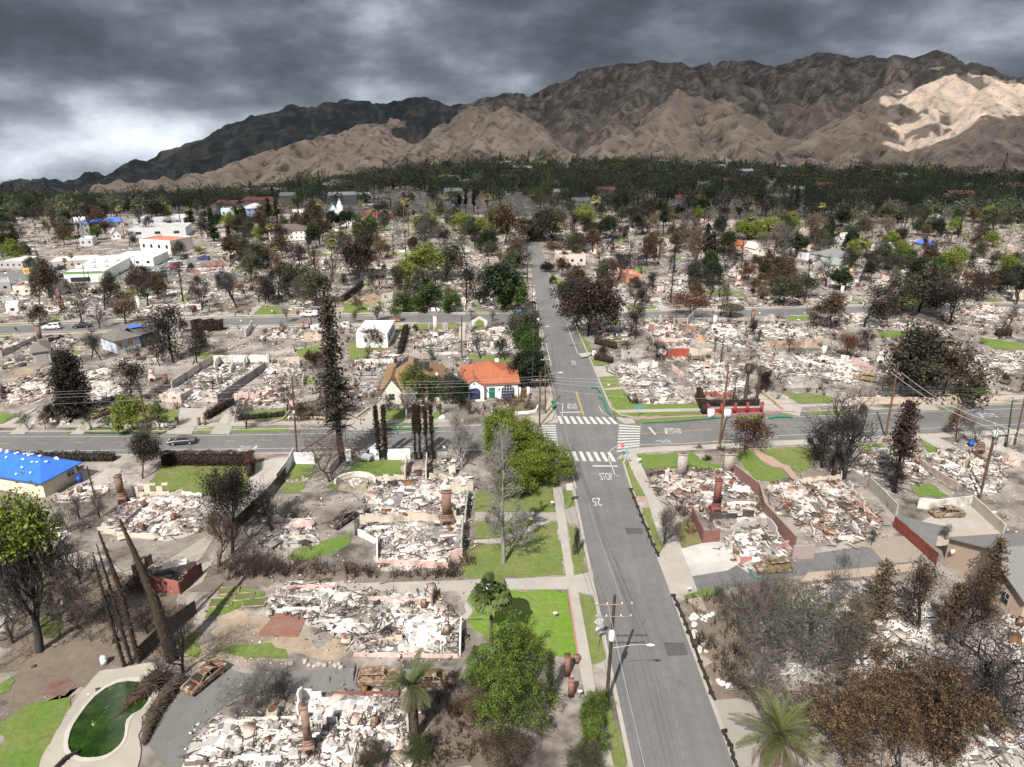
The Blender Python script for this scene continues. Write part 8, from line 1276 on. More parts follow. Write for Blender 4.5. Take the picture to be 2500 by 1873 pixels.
def redfence():
    for i,x in enumerate((1665,1770,1875,1970,2080)):
        p = G('Q3',x,985 - i*4); o = thing('red_pillar',['leftmost','second','middle','fourth','rightmost'][i] + ' of the dark red fence pillars by the sidewalk','pillar',tuple(p),0,'red fence pillars'); b = MB(); b.box((0,0,1.0),(.5,.5,2.0),0,(.28,.045,.045)); b.build('shaft',M_plain,o); b = MB(); b.box((0,0,2.06),(.66,.66,.12),0,(.3,.06,.055)); b.build('cap',M_plain,o)
    for x,lb in ((1688,'white box pillar left of the leaning pole'),(1815,'white box pillar right of the leaning pole')): p = G('Q3',x,1012); o = thing('gate_pillar',lb,'pillar',tuple(p)); b = MB(); b.box((0,0,.9),(1.2,.8,1.8),0,(.78,.77,.75)); b.build('shaft',M_paint,o)
    a,q = G('Q3',1665,975),G('Q3',2080,965); wallrow('iron_fence','low dark red fence between the red pillars',None,None,.9,(.24,.05,.05),.08,'fence',M_plain,poly=[a,q])
redfence()
wallrow('white_wall','low white fence with posts before the green street trees','R2',[(1405,1200),(1690,1198),(1700,1120)],1.1,(.76,.76,.76),.15,'fence',M_paint); wallrow('dark_hedge_wall','dark sloping clipped hedge wall beside the tan yard','R2',[(750,1130),(840,1060),(900,1000)],2.2,(.05,.042,.035),.8,'hedge',M_thatch); wallrow('white_wall','long pale retaining fence right of the brick chimney','R4',[(1000,910),(1090,950),(1220,990)],1.9,(.62,.62,.62),.15,'fence',M_paint); wallrow('garden_wall','pale brown boundary wall by the olive trees far right','Q4',[(1030,160),(1200,160),(1330,210),(1600,310)],1.2,(.2,.17,.15)); wallrow('garden_wall','curved grey wall beside the black tree','Q3',[(1170,375),(1220,410),(1250,460)],1.8,(.42,.40,.38)); wallrow('garden_wall','tan strip wall along the right hand driveway','Q4',[(155,800),(350,960)],.7,(.45,.32,.2))
def firepit():
    c = G('P2',575,172); t = np.linspace(.05,pi - .05,14); wallrow('curved_bench','semicircular white masonry bench round the fire pit',None,None,.85,(.70,.66,.58),.35,'bench',M_paint,poly=[c + A([cos(u)*3.2,sin(u)*3.0 - .6]) for u in t]); o = thing('fire_pit','round pale fire pit on the tan patio','fire pit',tuple(c)); b = MB(); b.path([(0,0,0),(0,0,.4)],[1.1,1.1],18,(.7,.66,.58)); b.build('rim',M_paint,o); b = MB(); r = np.random.default_rng(2); n = 26; b.boxes(np.c_[r.normal(0,.4,(n,2)),np.full(n,.46)],np.c_[r.uniform(.08,.2,n),r.uniform(.06,.12,n),np.full(n,.05)],rots(r.uniform(0,6,n),r.normal(0,.3,n),r.normal(0,.3,n)),[(.4,.39,.38)]); b.build('ash',M_rub,o)
firepit()
def shed():
    o0 = G('P1',830,745); root = thing('burned_shed','collapsed shed with red-brown brick front and tilted side panel','shed',tuple(o0)); f = lambda x,y: G('P1',x,y) - o0; b = MB(); r = np.random.default_rng(9); wb = wall_mesh(f(712,725),f(945,755),2.2,(.33,.125,.10),r,.15,0,.06); wb.build('front_wall',M_wall,root); wall_mesh(f(945,755),f(1060,640),2.3,(.17,.07,.06),r,.15,0,.3).build('side_wall',M_wall,root); wall_mesh(f(700,660),f(800,590),1.9,(.30,.24,.19),r,.15,2,.3).build('rear_wall',M_wall,root); wall_mesh(f(715,720),f(720,670),1.6,(.12,.1,.09),r,.15,0,.4).build('side_wall',M_wall,root)
    b = MB(); p = [np.r_[f(850,660),1.0],np.r_[f(985,640),1.4],np.r_[f(990,610),1.5],np.r_[f(860,625),.8]]; slab_roof(b,p,.1,(.55,.52,.48)); b.build('fallen_roof',M_rub,root); rubble_mesh(A([f(720,715),f(940,740),f(1030,660),f(820,620)]),'grey',6,r,A([0,0]),.9,.3).build('rubble',M_rub,root)
shed()
# ------------------------------------------------------------------ poles, wires, signs, small street things
POLES = {}
def pole(key,label,c,base,tip,arms=(),rad=.16,col=(.16,.09,.055),transformer=None,lamp=None,box=False):
    b_ = G(c,*base); T = top3(c,tip,b_[1]); T[1] += (rng.normal(0,.05)); root = thing('utility_pole',label,'utility pole',tuple(b_)); tv = T - np.r_[b_,0]; b = MB(); b.path([(0,0,-.3),tuple(tv*.5),tuple(tv)],[rad,rad*.86,rad*.7],9,col); b.build('shaft',M_wood,root); ends = []
    for d,L,ang in arms:
        p = tv*(1 - d/np.linalg.norm(tv)) + A([0,-rad,0]); u = A([cos(ang),sin(ang),0]); b = MB(); b.segs([p - u*L/2],[p + u*L/2],.075,.075,4,(.30,.22,.17)); ao = b.build('crossarm',M_wood,root)
        for t in (-.47,-.2,.2,.47): b = MB(); q = p + u*L*t; b.path([q + A([0,0,.05]),q + A([0,0,.16]),q + A([0,0,.24])],[.05,.08,.05],7,(.7,.7,.7)); b.build('insulator',M_plain,ao); ends.append(q + A([0,0,.24]) + np.r_[b_,0])
    if transformer: p = tv*(1 - transformer/np.linalg.norm(tv)) + A([-.1,-.42,0]); b = MB(); b.path([p - A([0,0,.5]),p + A([0,0,.45]),p + A([0,0,.5])],[.28,.28,.2],12,(.68,.70,.72)); b.build('transformer',M_plain,root)
    if lamp: d,L,ang = lamp; p = tv*(1 - d/np.linalg.norm(tv)); u = A([cos(ang),sin(ang),0]); b = MB(); b.path([p,p + u*L*.5 + A([0,0,.5]),p + u*L*.85 + A([0,0,.6])],.024,6,(.45,.45,.45)); lo = b.build('lamp_arm',M_metal,root); b = MB(); q = p + u*L*.95 + A([0,0,.56]); b.path([q - u*.4,q,q + u*.4],[.06,.15,.05],8,(.75,.75,.73)); b.build('lamp_head',M_plain,lo)
    if box: p = tv*.55; b = MB(); b.box(p + A([0,-.2,0]),(.3,.2,.6),0,(.75,.75,.76)); b.build('meter_box',M_plain,root)
    POLES[key] = dict(top=np.r_[b_,0] + tv,ends=ends); return root
pole('near','tall near wooden pole with two crossarms, transformer and street lamp','P3',(602,1322),(646,757),[(.9,3.5,.03),(2.3,3.5,.03)],.2,(.075,.05,.036),4.3,(6.2,4.0,-.05))
pole('c1','wooden pole with two long crossarms at the left corner of the crossing','Q3',(370,1078),(378,660),[(1.6,3.2,.05),(3.2,3.4,.05)],.17); pole('c2','plain brown pole with street lamp behind the corner crossarm pole','Q3',(415,982),(415,552),[(.3,1.6,.1)],.15,lamp=(3.6,3.2,.1)); pole('c3','dark wooden pole with short crossarm and street lamp by the second street','Q3',(360,440),(360,168),[(.4,2.2,.05)],.17,(.06,.045,.035),3.0,(5.5,2.6,.2))
pole('e1','leaning orange-brown pole right of the red pillars','Q3',(1757,1222),(1828,615),[],.2,(.22,.10,.06)); pole('e2','brown pole with street lamp before the brown oak at right','Q4',(1142,1165),(1243,590),[(1.8,2.8,1.5)],.2,(.20,.10,.055),None,(7,2.6,3.0)); pole('e3','pole with white crossarm and wires crossing the ash-white ruin','P4',(1268,255),(1345,-40),[],.16,(.13,.085,.06)); 
pole('e3','pole with wide white insulators at the right side','Q4',(1880,1580),(1995,1080),[(.2,3.6,1.2)],.17,(.15,.09,.06),.9); pole('e4','dark pole with side branches near the right edge street','Q4',(2075,1245),(2125,860),[(.3,2,.4)],.15,(.06,.05,.04)); pole('e5','brown pole cut by the right edge','Q4',(2140,1225),(2215,860),[],.18,(.14,.085,.06))
pole('w1','brown pole at the left street with frayed wires','Q1',(1150,1178),(1075,765),[],.18,(.16,.09,.06)); pole('w2','brown pole with insulator box by the wide leafless tree','Q2',(395,1290),(357,690),[],.17,(.13,.075,.05),None,None,True); pole('w3','bare wooden pole in the white ruin behind the houses','Q2',(1667,555),(1665,228),[],.17,(.11,.07,.05)); pole('burn','charred broken pole beside the blue tarped house','P1',(500,255),(455,80),[],.12,(.025,.022,.02))
for i,(c,b_,t,lb) in enumerate([('R1',(310,1180),(290,860),'tall dark pole in the left ruins'),('R1',(435,1110),(415,885),'thin lamp post beside the pale shop shell'),('R1',(655,985),(640,830),'thin pole in front of the striped store'),('R1',(1385,940),(1380,800),'thin pole before the rear lot'),('R1',(1040,900),(1035,750),'thin pole by the white annex'),('R2',(280,1130),(280,880),'thin pole left of the white pickup'),('R2',(2170,960),(2170,820),'crossarm pole along the long street, left side'),('R2',(2115,730),(2110,470),'tall far pole on the left of the long street'),('R3',(215,740),(212,470),'far pole by the shaded stretch of the long street'),('R3',(280,980),(278,820),'pole with two short arms left of the long street'),('R3',(240,900),(236,700),'dark pole behind the two-armed pole'),('R3',(318,1180),(315,995),'pole with pale T-bar behind the green trees'),('R3',(1765,1240),(1795,1050),'dark pole beside the umbrella-shaped tree'),('R3',(1820,1190),(1830,1000),'thin dark pole on the second street right'),('R3',(1620,850),(1615,690),'straight dark pole among black trees'),('Q3',(1425,290),(1425,175),'thin grey street lamp on the second street')]):
    pole('f%d' % i,lb,c,b_,t,[(.5,2.2,.05)] if i in (6,7,8,9,11) else [],.13,(.08,.06,.05))
def mast():
    b_ = G('R1',655,690); h = HT('R1',b_,480); o = thing('phone_mast','tall grey phone mast with a ring of antenna panels','mast',tuple(b_)); b = MB(); b.path([(0,0,0),(0,0,h)],[.55,.4],10,(.35,.38,.42)); b.build('shaft',M_metal,o)
    for k in range(9): a = k*2*pi/9; b = MB(); b.box((cos(a)*2.2,sin(a)*2.2,h - 1),(.5,.5,2.6),a,(.62,.64,.66)); b.segs([(0,0,h - 1)],[(cos(a)*2.2,sin(a)*2.2,h - 1)],.06,.06,4,(.5,.5,.5)); b.build('antenna',M_plain,o)
mast()
def store_sign():
    b_ = G('R1',228,985); h = HT('R1',b_,868); h0 = HT('R1',b_,912); o = thing('shop_sign','yellow square shop sign with red ring on a tall post','sign',tuple(b_)); b = MB(); b.path([(0,0,0),(0,0,h0)],.2,8,(.6,.6,.6)); b.build('post',M_plain,o); w = (h - h0)*.95; p = front_panel(o,'panel',M_plain,(.80,.50,.12),0,h0,w,h - h0,0,False,.3); b = MB(); t = np.linspace(0,2*pi,25); R0 = w*.34; zc = (h + h0)/2
    for i in range(24): b.quads([[(R0*cos(t[i]),-.33,zc + R0*sin(t[i])),(R0*cos(t[i + 1]),-.33,zc + R0*sin(t[i + 1])),(R0*.65*cos(t[i + 1]),-.33,zc + R0*.65*sin(t[i + 1])),(R0*.65*cos(t[i]),-.33,zc + R0*.65*sin(t[i]))]],(.55,.05,.04))
    b.box((0,-.33,zc),(R0*1.3,.02,R0*.35),0,(.55,.05,.04)); b.build('ring',M_plain,p)
store_sign()
M_wire = mat('wire',(.09,.09,.09),rough=.5,attr=False,var=0); M_wirel = mat('bare_wire',(.55,.56,.58),rough=.4,attr=False,var=0)
def wire(p,q,sag,label,m_=None,rad=.025,group=None):
    t = np.linspace(0,1,17)[:,None]; P = A(p)*(1 - t) + A(q)*t; P[:,2] -= sag*4*t[:,0]*(1 - t[:,0]); o = P[0].copy(); b = MB(); b.segs((P - o)[:-1],(P - o)[1:],rad,rad,3,(1,1,1)); w = tag(b.build('power_line',m_ or M_wire),label,'power line',group); w.location = tuple(o)
nE,c1E,c3E = POLES['near']['ends'],POLES['c1']['ends'],POLES['c3']['ends']; off = A([1.2,-75,-1])
for k in (0,3,4,7):
    g_ = 'power lines along the long street'; wire(nE[k],c1E[k],1.2,'overhead power line strung along the long street',None,.02,g_); wire(c1E[k],c3E[k % 4],1.0,'overhead power line strung along the long street',None,.025,g_); wire(nE[k],nE[k] + off,1.5,'overhead power line strung along the long street',None,.016,g_)
wire(nE[2],POLES['c2']['top'],1.4,'pale low cable along the long street',M_wirel,.018); wire(nE[1],nE[1] + off + A([2,0,-2]),1.5,'pale low cable passing over the near asphalt',M_wirel,.014)
W1 = POLES['w1']['top']; W2 = POLES['w2']['top']; C1 = POLES['c1']['top']; E1 = POLES['e1']['top']; E2 = POLES['e2']['top']; E3 = POLES['e3']['ends']
for k,z in enumerate((.3,.8,1.4,2.6)):
    g_ = 'cables along the crossing street'; lb = 'thin pale overhead cable along the crossing street'; wire(W1 - A([0,0,z]),W2 - A([0,0,z]),.8,lb,M_wirel,.014,g_); wire(W2 - A([0,0,z]),C1 - A([0,0,z + .5]),.9,lb,M_wirel,.014,g_); wire(W1 - A([0,0,z]),W1 + A([-62,-3,.3 - z]),.9,lb,M_wirel,.014,g_); wire(C1 - A([0,0,z + .5]),E1 - A([0,0,z*2 + .6]),.9,lb,M_wirel,.014,g_); wire(E1 - A([0,0,z*2 + 4.5]),E2 - A([0,0,z + 4]),.7,'dark low cable along the right part of the crossing street',M_wire,.03,'low cables at right'); wire(E2 - A([0,0,z + 4]),E2 + A([60,5,-4 - z]),1.4,'dark low cable along the right part of the crossing street',M_wire,.03,'low cables at right')
for k in (0,3): wire(E2 - A([1 - k*.6,0,1.7]),E3[k],1.0,'bright diagonal wire at right',M_wirel,.03,'diagonal wires at right'); wire(E3[k],E3[k] + A([26,-34,-1]),1.0,'bright diagonal wire at right',M_wirel,.03,'diagonal wires at right')
def signpost(name,label,c,base,ytop,shape,col,w,h,face=0.0,text=None,tcol=(.8,.8,.8),back=False,extra=None):
    b_ = G(c,*base); H_ = HT(c,b_,ytop); o = thing(name,label,'sign',tuple(b_),face); b = MB(); b.path([(0,0.03,0),(0,.03,H_ - .05)],.045,6,(.42,.43,.44)); b.build('post',M_metal,o); zc = H_ - h/2
    if shape == 'oct': pts = [(w/2*cos(pi/8 + k*pi/4)/cos(pi/8),zc + h/2*sin(pi/8 + k*pi/4)/cos(pi/8)) for k in range(8)]
    elif shape == 'dia': pts = [(0,zc - h/2),(w/2,zc),(0,zc + h/2),(-w/2,zc)]
    else: pts = [(-w/2,zc - h/2),(w/2,zc - h/2),(w/2,zc + h/2),(-w/2,zc + h/2)]
    b = MB(); f = [(x,-.02,z) for x,z in pts]; g_ = [(x,.01,z) for x,z in pts]; b.ngon(f,col); b.ngon(g_[::-1],(.5,.5,.5)); n = len(pts); [b.quads([[f[(i + 1) % n],f[i],g_[i],g_[(i + 1) % n]]],col) for i in range(n)]; pl = b.build('panel',M_plain,o)
    if shape == 'oct':
        b = MB(); q = A(f) - A([0,0,zc]); 
        for i in range(8): b.quads([[q[i]*.99 + A([0,-.02,zc]),q[(i + 1) % 8]*.99 + A([0,-.02,zc]),q[(i + 1) % 8]*.89 + A([0,-.02,zc]),q[i]*.89 + A([0,-.02,zc])]],(.8,.8,.8))
        b.build('border',M_plain,pl)
    if text:
        v,fc = text_poly(text[0]); b = MB(); V = np.c_[v[:,0]*w*text[1],np.full(len(v),-.045),zc + v[:,1]*h*text[2]]; b.v.append(V); b.n += len(V)
        for q in fc: b.fn.append(np.array(q)); b.cn.append(A(tcol))
        b.build('lettering',M_plain,pl)
    if extra: extra(o,H_)
signpost('stop_sign','red octagonal stop sign at the near right corner','Q3',(1006,1330),1204,'oct',(.55,.02,.03),.95,.95,.0,('STOP',.72,.36))
def blade(o,H_): b = MB(); b.box((0,0,H_ + .14),(.08,1.15,.24),0,(.05,.45,.5)); b.build('name_blade',M_plain,o)
signpost('street_sign','teal street name sign on a post by the near verge','Q3',(1042,1392),1272,'rect',(.04,.48,.55),.95,.28,.05,('NAME',.0,.0) if 0 else None,extra=blade); signpost('street_sign','bright blue street name sign on the corner lawn','Q3',(1133,1010),922,'rect',(.03,.27,.62),1.5,.42,0); signpost('street_sign','small blue sign by the second street corner','Q2',(2115,205),180,'rect',(.03,.25,.65),1.5,.5,0)
signpost('speed_sign','white speed limit sign above the fallen slab','Q3',(788,560),492,'rect',(.76,.76,.76),.85,1.2,0,('25',.55,.40),(.03,.03,.03)); signpost('road_sign','grey back of a rectangular sign on the left verge','P3',(405,302),172,'rect',(.50,.50,.50),.95,1.15,.1)
def second(o,H_): b = MB(); b.box((0,0,H_ - 1.75),(.75,.03,.6),0,(.48,.48,.49)); b.build('lower_panel',M_plain,o)
signpost('road_sign','grey back of a diamond sign with a smaller plate below','P3',(556,1028),868,'dia',(.52,.53,.54),1.25,1.25,.35,extra=second)
def wattle(c,pts,label,col=(.035,.028,.024),rad=.17,name='erosion_sock',knots=True,seed=1):
    P = A(PL(c,pts)); t = np.linspace(0,1,26); tt = np.linspace(0,1,len(P)); Q = np.c_[np.interp(t,tt,P[:,0]),np.interp(t,tt,P[:,1])]; r = np.random.default_rng(seed); Q += r.normal(0,.05,Q.shape); o = Q[0].copy(); root = thing(name,label,'erosion sock',(o[0],o[1],.15)); b = MB(); b.path(np.c_[Q - o,np.full(26,rad*.8)],rad*r.uniform(.85,1.1,26),7,col); b.build('sock',M_thatch,root)
    if knots:
        for k in range(0,26,max(3,int(26*2.3/np.linalg.norm(Q[-1] - Q[0])))): b = MB(); b.box((Q[k][0] - o[0],Q[k][1] - o[1],rad),(.55,.24,.26),r.uniform(-.3,.3),A(col)*.8); b.build('sandbag',M_thatch,root)
wattle('P3',[(728,212),(780,340),(820,440),(872,562)],'dark erosion sock along the right kerb, upper one'); wattle('P3',[(950,768),(1000,880),(1035,970),(1100,1140),(1165,1312)],'long dark erosion sock along the right kerb, middle one',seed=2); wattle('P3',[(1210,1475),(1250,1560),(1292,1700)],'dark erosion sock along the right kerb, nearest one',seed=3)
GRN = (.03,.20,.10)
wattle('Q3',[(770,785),(815,790),(838,825)],'short green mesh sock lying on the far kerb',GRN,.15,knots=False); wattle('Q3',[(830,862),(862,880),(880,940),(910,1000)],'crumpled green mesh sock at the far corner',GRN,.2,knots=False,seed=4); wattle('Q3',[(1170,1058),(1400,1048),(1640,1028),(1800,1015)],'thin green mesh sock along the red kerb',GRN,.1,knots=False,seed=5); wattle('Q4',[(240,1025),(330,1010),(420,1015)],'green mesh tangle at the right driveway',GRN,.2,knots=False,seed=6); wattle('Q2',[(1060,1108),(1480,1098)],'green mesh sock along the left kerb',GRN,.12,knots=False,seed=7); wattle('Q3',[(890,620),(890,660),(960,690)],'dark green sock across the pale corner driveway',(.02,.07,.05),.12,knots=False,seed=8); wattle('P3',[(1345,630),(1380,670),(1430,680)],'green hose beside the burned wagon',(.03,.25,.16),.09,'garden_hose',False,9); wattle('Q3',[(470,900),(490,930),(475,950)],'green mesh heap at the left far corner',GRN,.3,knots=False,seed=10); wattle('Q1',[(650,1136),(1280,1138)],'dark green sock along the far left kerb',(.02,.09,.05),.1,knots=False,seed=11)
def rocks(c,poly,n,label,col,s0,seed):
    r = np.random.default_rng(seed); P = sample(PL(c,poly),n)
    for k,p in enumerate(P):
        b = MB(); u = np.linspace(0,pi,5); v = np.linspace(0,2*pi,8)[:-1]; s_ = s0*r.uniform(.6,1.4); V = [(0,0,-s_*.5)] + [(s_*sin(a)*cos(w)*r.uniform(.75,1.2),s_*sin(a)*sin(w)*r.uniform(.75,1.2),-s_*.7*cos(a)*r.uniform(.8,1.1)) for a in u[1:-1] for w in v] + [(0,0,s_*.6)]; f4 = []; f3 = []
        for i in range(2):
            for j in range(7): f4.append((1 + i*7 + j,1 + i*7 + (j + 1) % 7,8 + i*7 + (j + 1) % 7,8 + i*7 + j))
        for j in range(7): f3 += [(0,1 + (j + 1) % 7,1 + j),(22,15 + j,15 + (j + 1) % 7)]
        b.add(V,f4,A(col)*r.uniform(.8,1.1)); b.f3.append(np.array(f3)); b.c3.append(np.broadcast_to(A(col),(len(f3),3))); o = tag(b.build('boulder',M_stone),label,'boulder',label + ' group'); o.location = (p[0],p[1],s_*.25)
rocks('P3',[(1040,860),(1160,850),(1180,900),(1050,900)],22,'pale round garden rock on the dirt bank',(.62,.58,.52),.28,1); rocks('P3',[(1040,900),(1100,920),(1130,1060),(1080,1080)],9,'pale round garden rock beside the erosion sock',(.6,.56,.5),.35,2); rocks('P3',[(1190,1210),(1250,1220),(1240,1260),(1200,1260)],3,'big white boulder near the palm walk',(.7,.68,.65),.6,3); rocks('P2',[(200,1100),(520,1095),(520,1140),(210,1130)],16,'grey rubble stone of the low yard wall',(.38,.35,.32),.28,4); rocks('P2',[(200,145),(330,140),(330,165),(200,165)],14,'stone edging the small lawn between driveways',(.45,.42,.38),.25,5); rocks('Q1',[(250,1040),(490,1020),(560,1050),(560,1070),(260,1080)],22,'pale stone of the tumbled front wall',(.6,.57,.53),.4,6); rocks('Q2',[(1490,1005),(1560,1005),(1560,1030),(1490,1030)],5,'white boulder by the tan roofed house lawn',(.65,.62,.57),.5,7)
def small(name,label,cat,c,p,parts,rz=0.0,group=None):
    o = thing(name,label,cat,tuple(G(c,*p)),rz,group)
    for nm,m_,bxs in parts:
        b = MB()
        for ctr,sz,col in bxs: b.box(ctr,sz,0,col)
        b.build(nm,m_,o)
    return o
def binn(label,c,p,col,s=1.0): small('wheelie_bin',label,'bin',c,p,[('body',M_plain,[((0,0,.5*s),(.6*s,.65*s,1.0*s),col)]),('lid',M_plain,[((0,0,1.05*s),(.66*s,.72*s,.1*s),A(col)*.8)])],.3)
binn('blue wheelie bin beside the blue tarped house','P1',(418,165),(.03,.10,.42),1.2); binn('black wheelie bin behind the blue tarped house','P1',(395,100),(.03,.03,.035),1.2); binn('blue bin by the right edge driveway','Q4',(1800,1230),(.03,.10,.40),1.1); binn('white round tank by the pool pump','P1',(548,1118),(.72,.75,.74),.9)
for c,p,lb in (('P3',(318,296),'small white notice post at the left sidewalk'),('P3',(1033,752),'small white tag post at the driveway corner'),('P3',(770,72),'white mailbox post on the right front lawn'),('Q3',(902,785),'white post by the thin front walk'),('Q3',(1143,1368),'white notice by the right sidewalk'),('P3',(333,882),'small white card on the bright lawn'),('P3',(462,1295),'white leaning board beside the hedge'),('Q2',(948,192),'white notice post at the tan yard kerb'),('Q2',(1125,192),'white notice post at the curved path'),('Q2',(205,208),'white notice post on the left lawn'),('Q3',(1272,190),'white notice post on the second street lawn'),('Q3',(1735,120),'pale post by the right path'),('Q4',(170,225),'white notice near the brick chimney'),('Q4',(520,225),'white notice board on the second street lawn'),('Q1',(1862,285),'white notice post beside the second street')): small('notice_post',lb,'post',c,p,[('post',M_wood,[((0,0,.4),(.06,.06,.8),(.4,.36,.3))]),('card',M_plain,[((0,-.04,.85),(.45,.04,.4),(.8,.8,.8))])])
def drum(c,p,label,s=1.0):
    o = thing('rusty_drum',label,'drum',tuple(G(c,*p))); b = MB(); b.boxes([(0,0,.5*s)],[(.5*s,.5*s,.5*s)],None,[(.50,.42,.33)]); b.build('casing',M_rub,o); b = MB(); b.path([(0,0,1.0*s),(0,0,1.06*s)],.42*s,14,(.26,.12,.05)); b.build('fan_top',M_rust,o)
drum('P2',(145,1395),'rusty-topped cooling unit left of the slim chimney'); drum('P2',(530,1012),'rusty-topped cooling unit beside the tan yard',.95); drum('P1',(1035,425),'grey round cooling unit beside the pink ruin',.7)
for p,h,lb in (((395,1178),2.6,'taller brick gate pillar beside the left sidewalk'),((415,1285),2.0,'shorter brick gate pillar beside the left sidewalk'),((445,1110),.8,'low brick stub beside the left sidewalk')): o = thing('brick_pillar',lb,'pillar',tuple(G('P3',*p))); b = MB(); b.box((0,0,h/2),(.55,.5,h),0,(.95,.85,.8)); b.build('shaft',M_brick,o); b = MB(); b.box((0,0,h + .06),(.64,.6,.1),0,(.9,.8,.75)); b.build('cap',M_brick,o)
wallrow('garden_wall','low brick edging wall along the bright lawn','P3',[(398,730),(425,900),(455,1110)],.22,(.33,.16,.12),.18,'wall',M_paint)
for c,p,w_,d_,lb in (('P1',(1335,800),2.6,1.5,'wooden raised garden bed, right one'),('P1',(1200,740),2.4,1.4,'wooden raised garden bed at the top'),('P1',(1160,800),2.6,1.6,'wooden raised garden bed, left one'),('P1',(1280,770),2.2,1.4,'wooden raised garden bed in the middle')): o = thing('garden_bed',lb,'garden bed',tuple(G(c,*p)),.1); b = MB(); [b.box(k,s_,0,(.42,.34,.25)) for k,s_ in (((0,-d_/2,.12),(w_,.08,.24)),((0,d_/2,.12),(w_,.08,.24)),((-w_/2,0,.12),(.08,d_ - .1,.24)),((w_/2,0,.12),(.08,d_ - .1,.24)))]; b.build('frame',M_wood,o); b = MB(); b.prism([(-w_/2 + .05,-d_/2 + .05),(w_/2 - .05,-d_/2 + .05),(w_/2 - .05,d_/2 - .05),(-w_/2 + .05,d_/2 - .05)],0.09,.18,(.09,.13,.04)); b.build('soil',M_grass,o)
# ------------------------------------------------------------------ the person on the street
def person():
    p = G('Q2',1532,1290); root = thing('person','person in white shirt and blue jeans standing on the street','person',(p[0],p[1],.06),-.5)
    def skin(nm,verts,edges,rad,m_,par,root_i=0):
        me = bpy.data.meshes.new(nm); me.from_pydata(verts,edges,[]); at = me.attributes.new('Col','FLOAT_COLOR','POINT'); me.materials.append(m_); o = obj(nm,me,par); md = o.modifiers.new('skin','SKIN'); me_s = me.skin_vertices[0].data
        for i,r_ in enumerate(rad): me_s[i].radius = (r_,r_*.85)
        me_s[root_i].use_root = True; o.modifiers.new('sub','SUBSURF').levels = 1; o.modifiers['sub'].render_levels = 1; return o
    ms = lambda n,c: mat(n,c,rough=.8,attr=False,var=.1)
    V = [(0,0,.95),(0,0,1.15),(0,0,1.4),(0,0,1.5),(0,-.01,1.6),(0,-.02,1.74),(-.1,0,.9),(-.11,.02,.5),(-.12,.08,.08),(-.12,-.1,.04),(.1,0,.9),(.11,-.04,.5),(.12,.04,.08),(.12,-.14,.04),(-.2,0,1.42),(-.27,.04,1.15),(-.25,-.08,.92),(-.24,-.12,.82),(.2,0,1.42),(.28,0,1.16),(.24,-.2,1.1),(.2,-.28,1.12)]
    E = [(0,1),(1,2),(2,3),(3,4),(4,5),(0,6),(6,7),(7,8),(8,9),(0,10),(10,11),(11,12),(12,13),(2,14),(14,15),(15,16),(16,17),(2,18),(18,19),(19,20),(20,21)]
    skin('body',V,E,[.13,.13,.15,.06,.09,.08,.09,.065,.045,.04,.09,.065,.045,.04,.06,.045,.035,.03,.06,.045,.035,.03],ms('skin_tone',(.42,.26,.18)),root)
    skin('shirt',[V[i] for i in (0,1,2,14,15,18,19)],[(0,1),(1,2),(2,3),(3,4),(2,5),(5,6)],[.16,.16,.175,.085,.07,.085,.07],ms('white_cotton',(.78,.78,.78)),root); skin('jeans',[V[i] for i in (0,6,7,8,10,11,12)],[(0,1),(1,2),(2,3),(0,4),(4,5),(5,6)],[.15,.115,.085,.07,.115,.085,.07],ms('blue_denim',(.07,.13,.30)),root); skin('hair',[(0,.01,1.68),(0,.01,1.78)],[(0,1)],[.1,.085],ms('dark_hair',(.05,.035,.025)),root)
person()
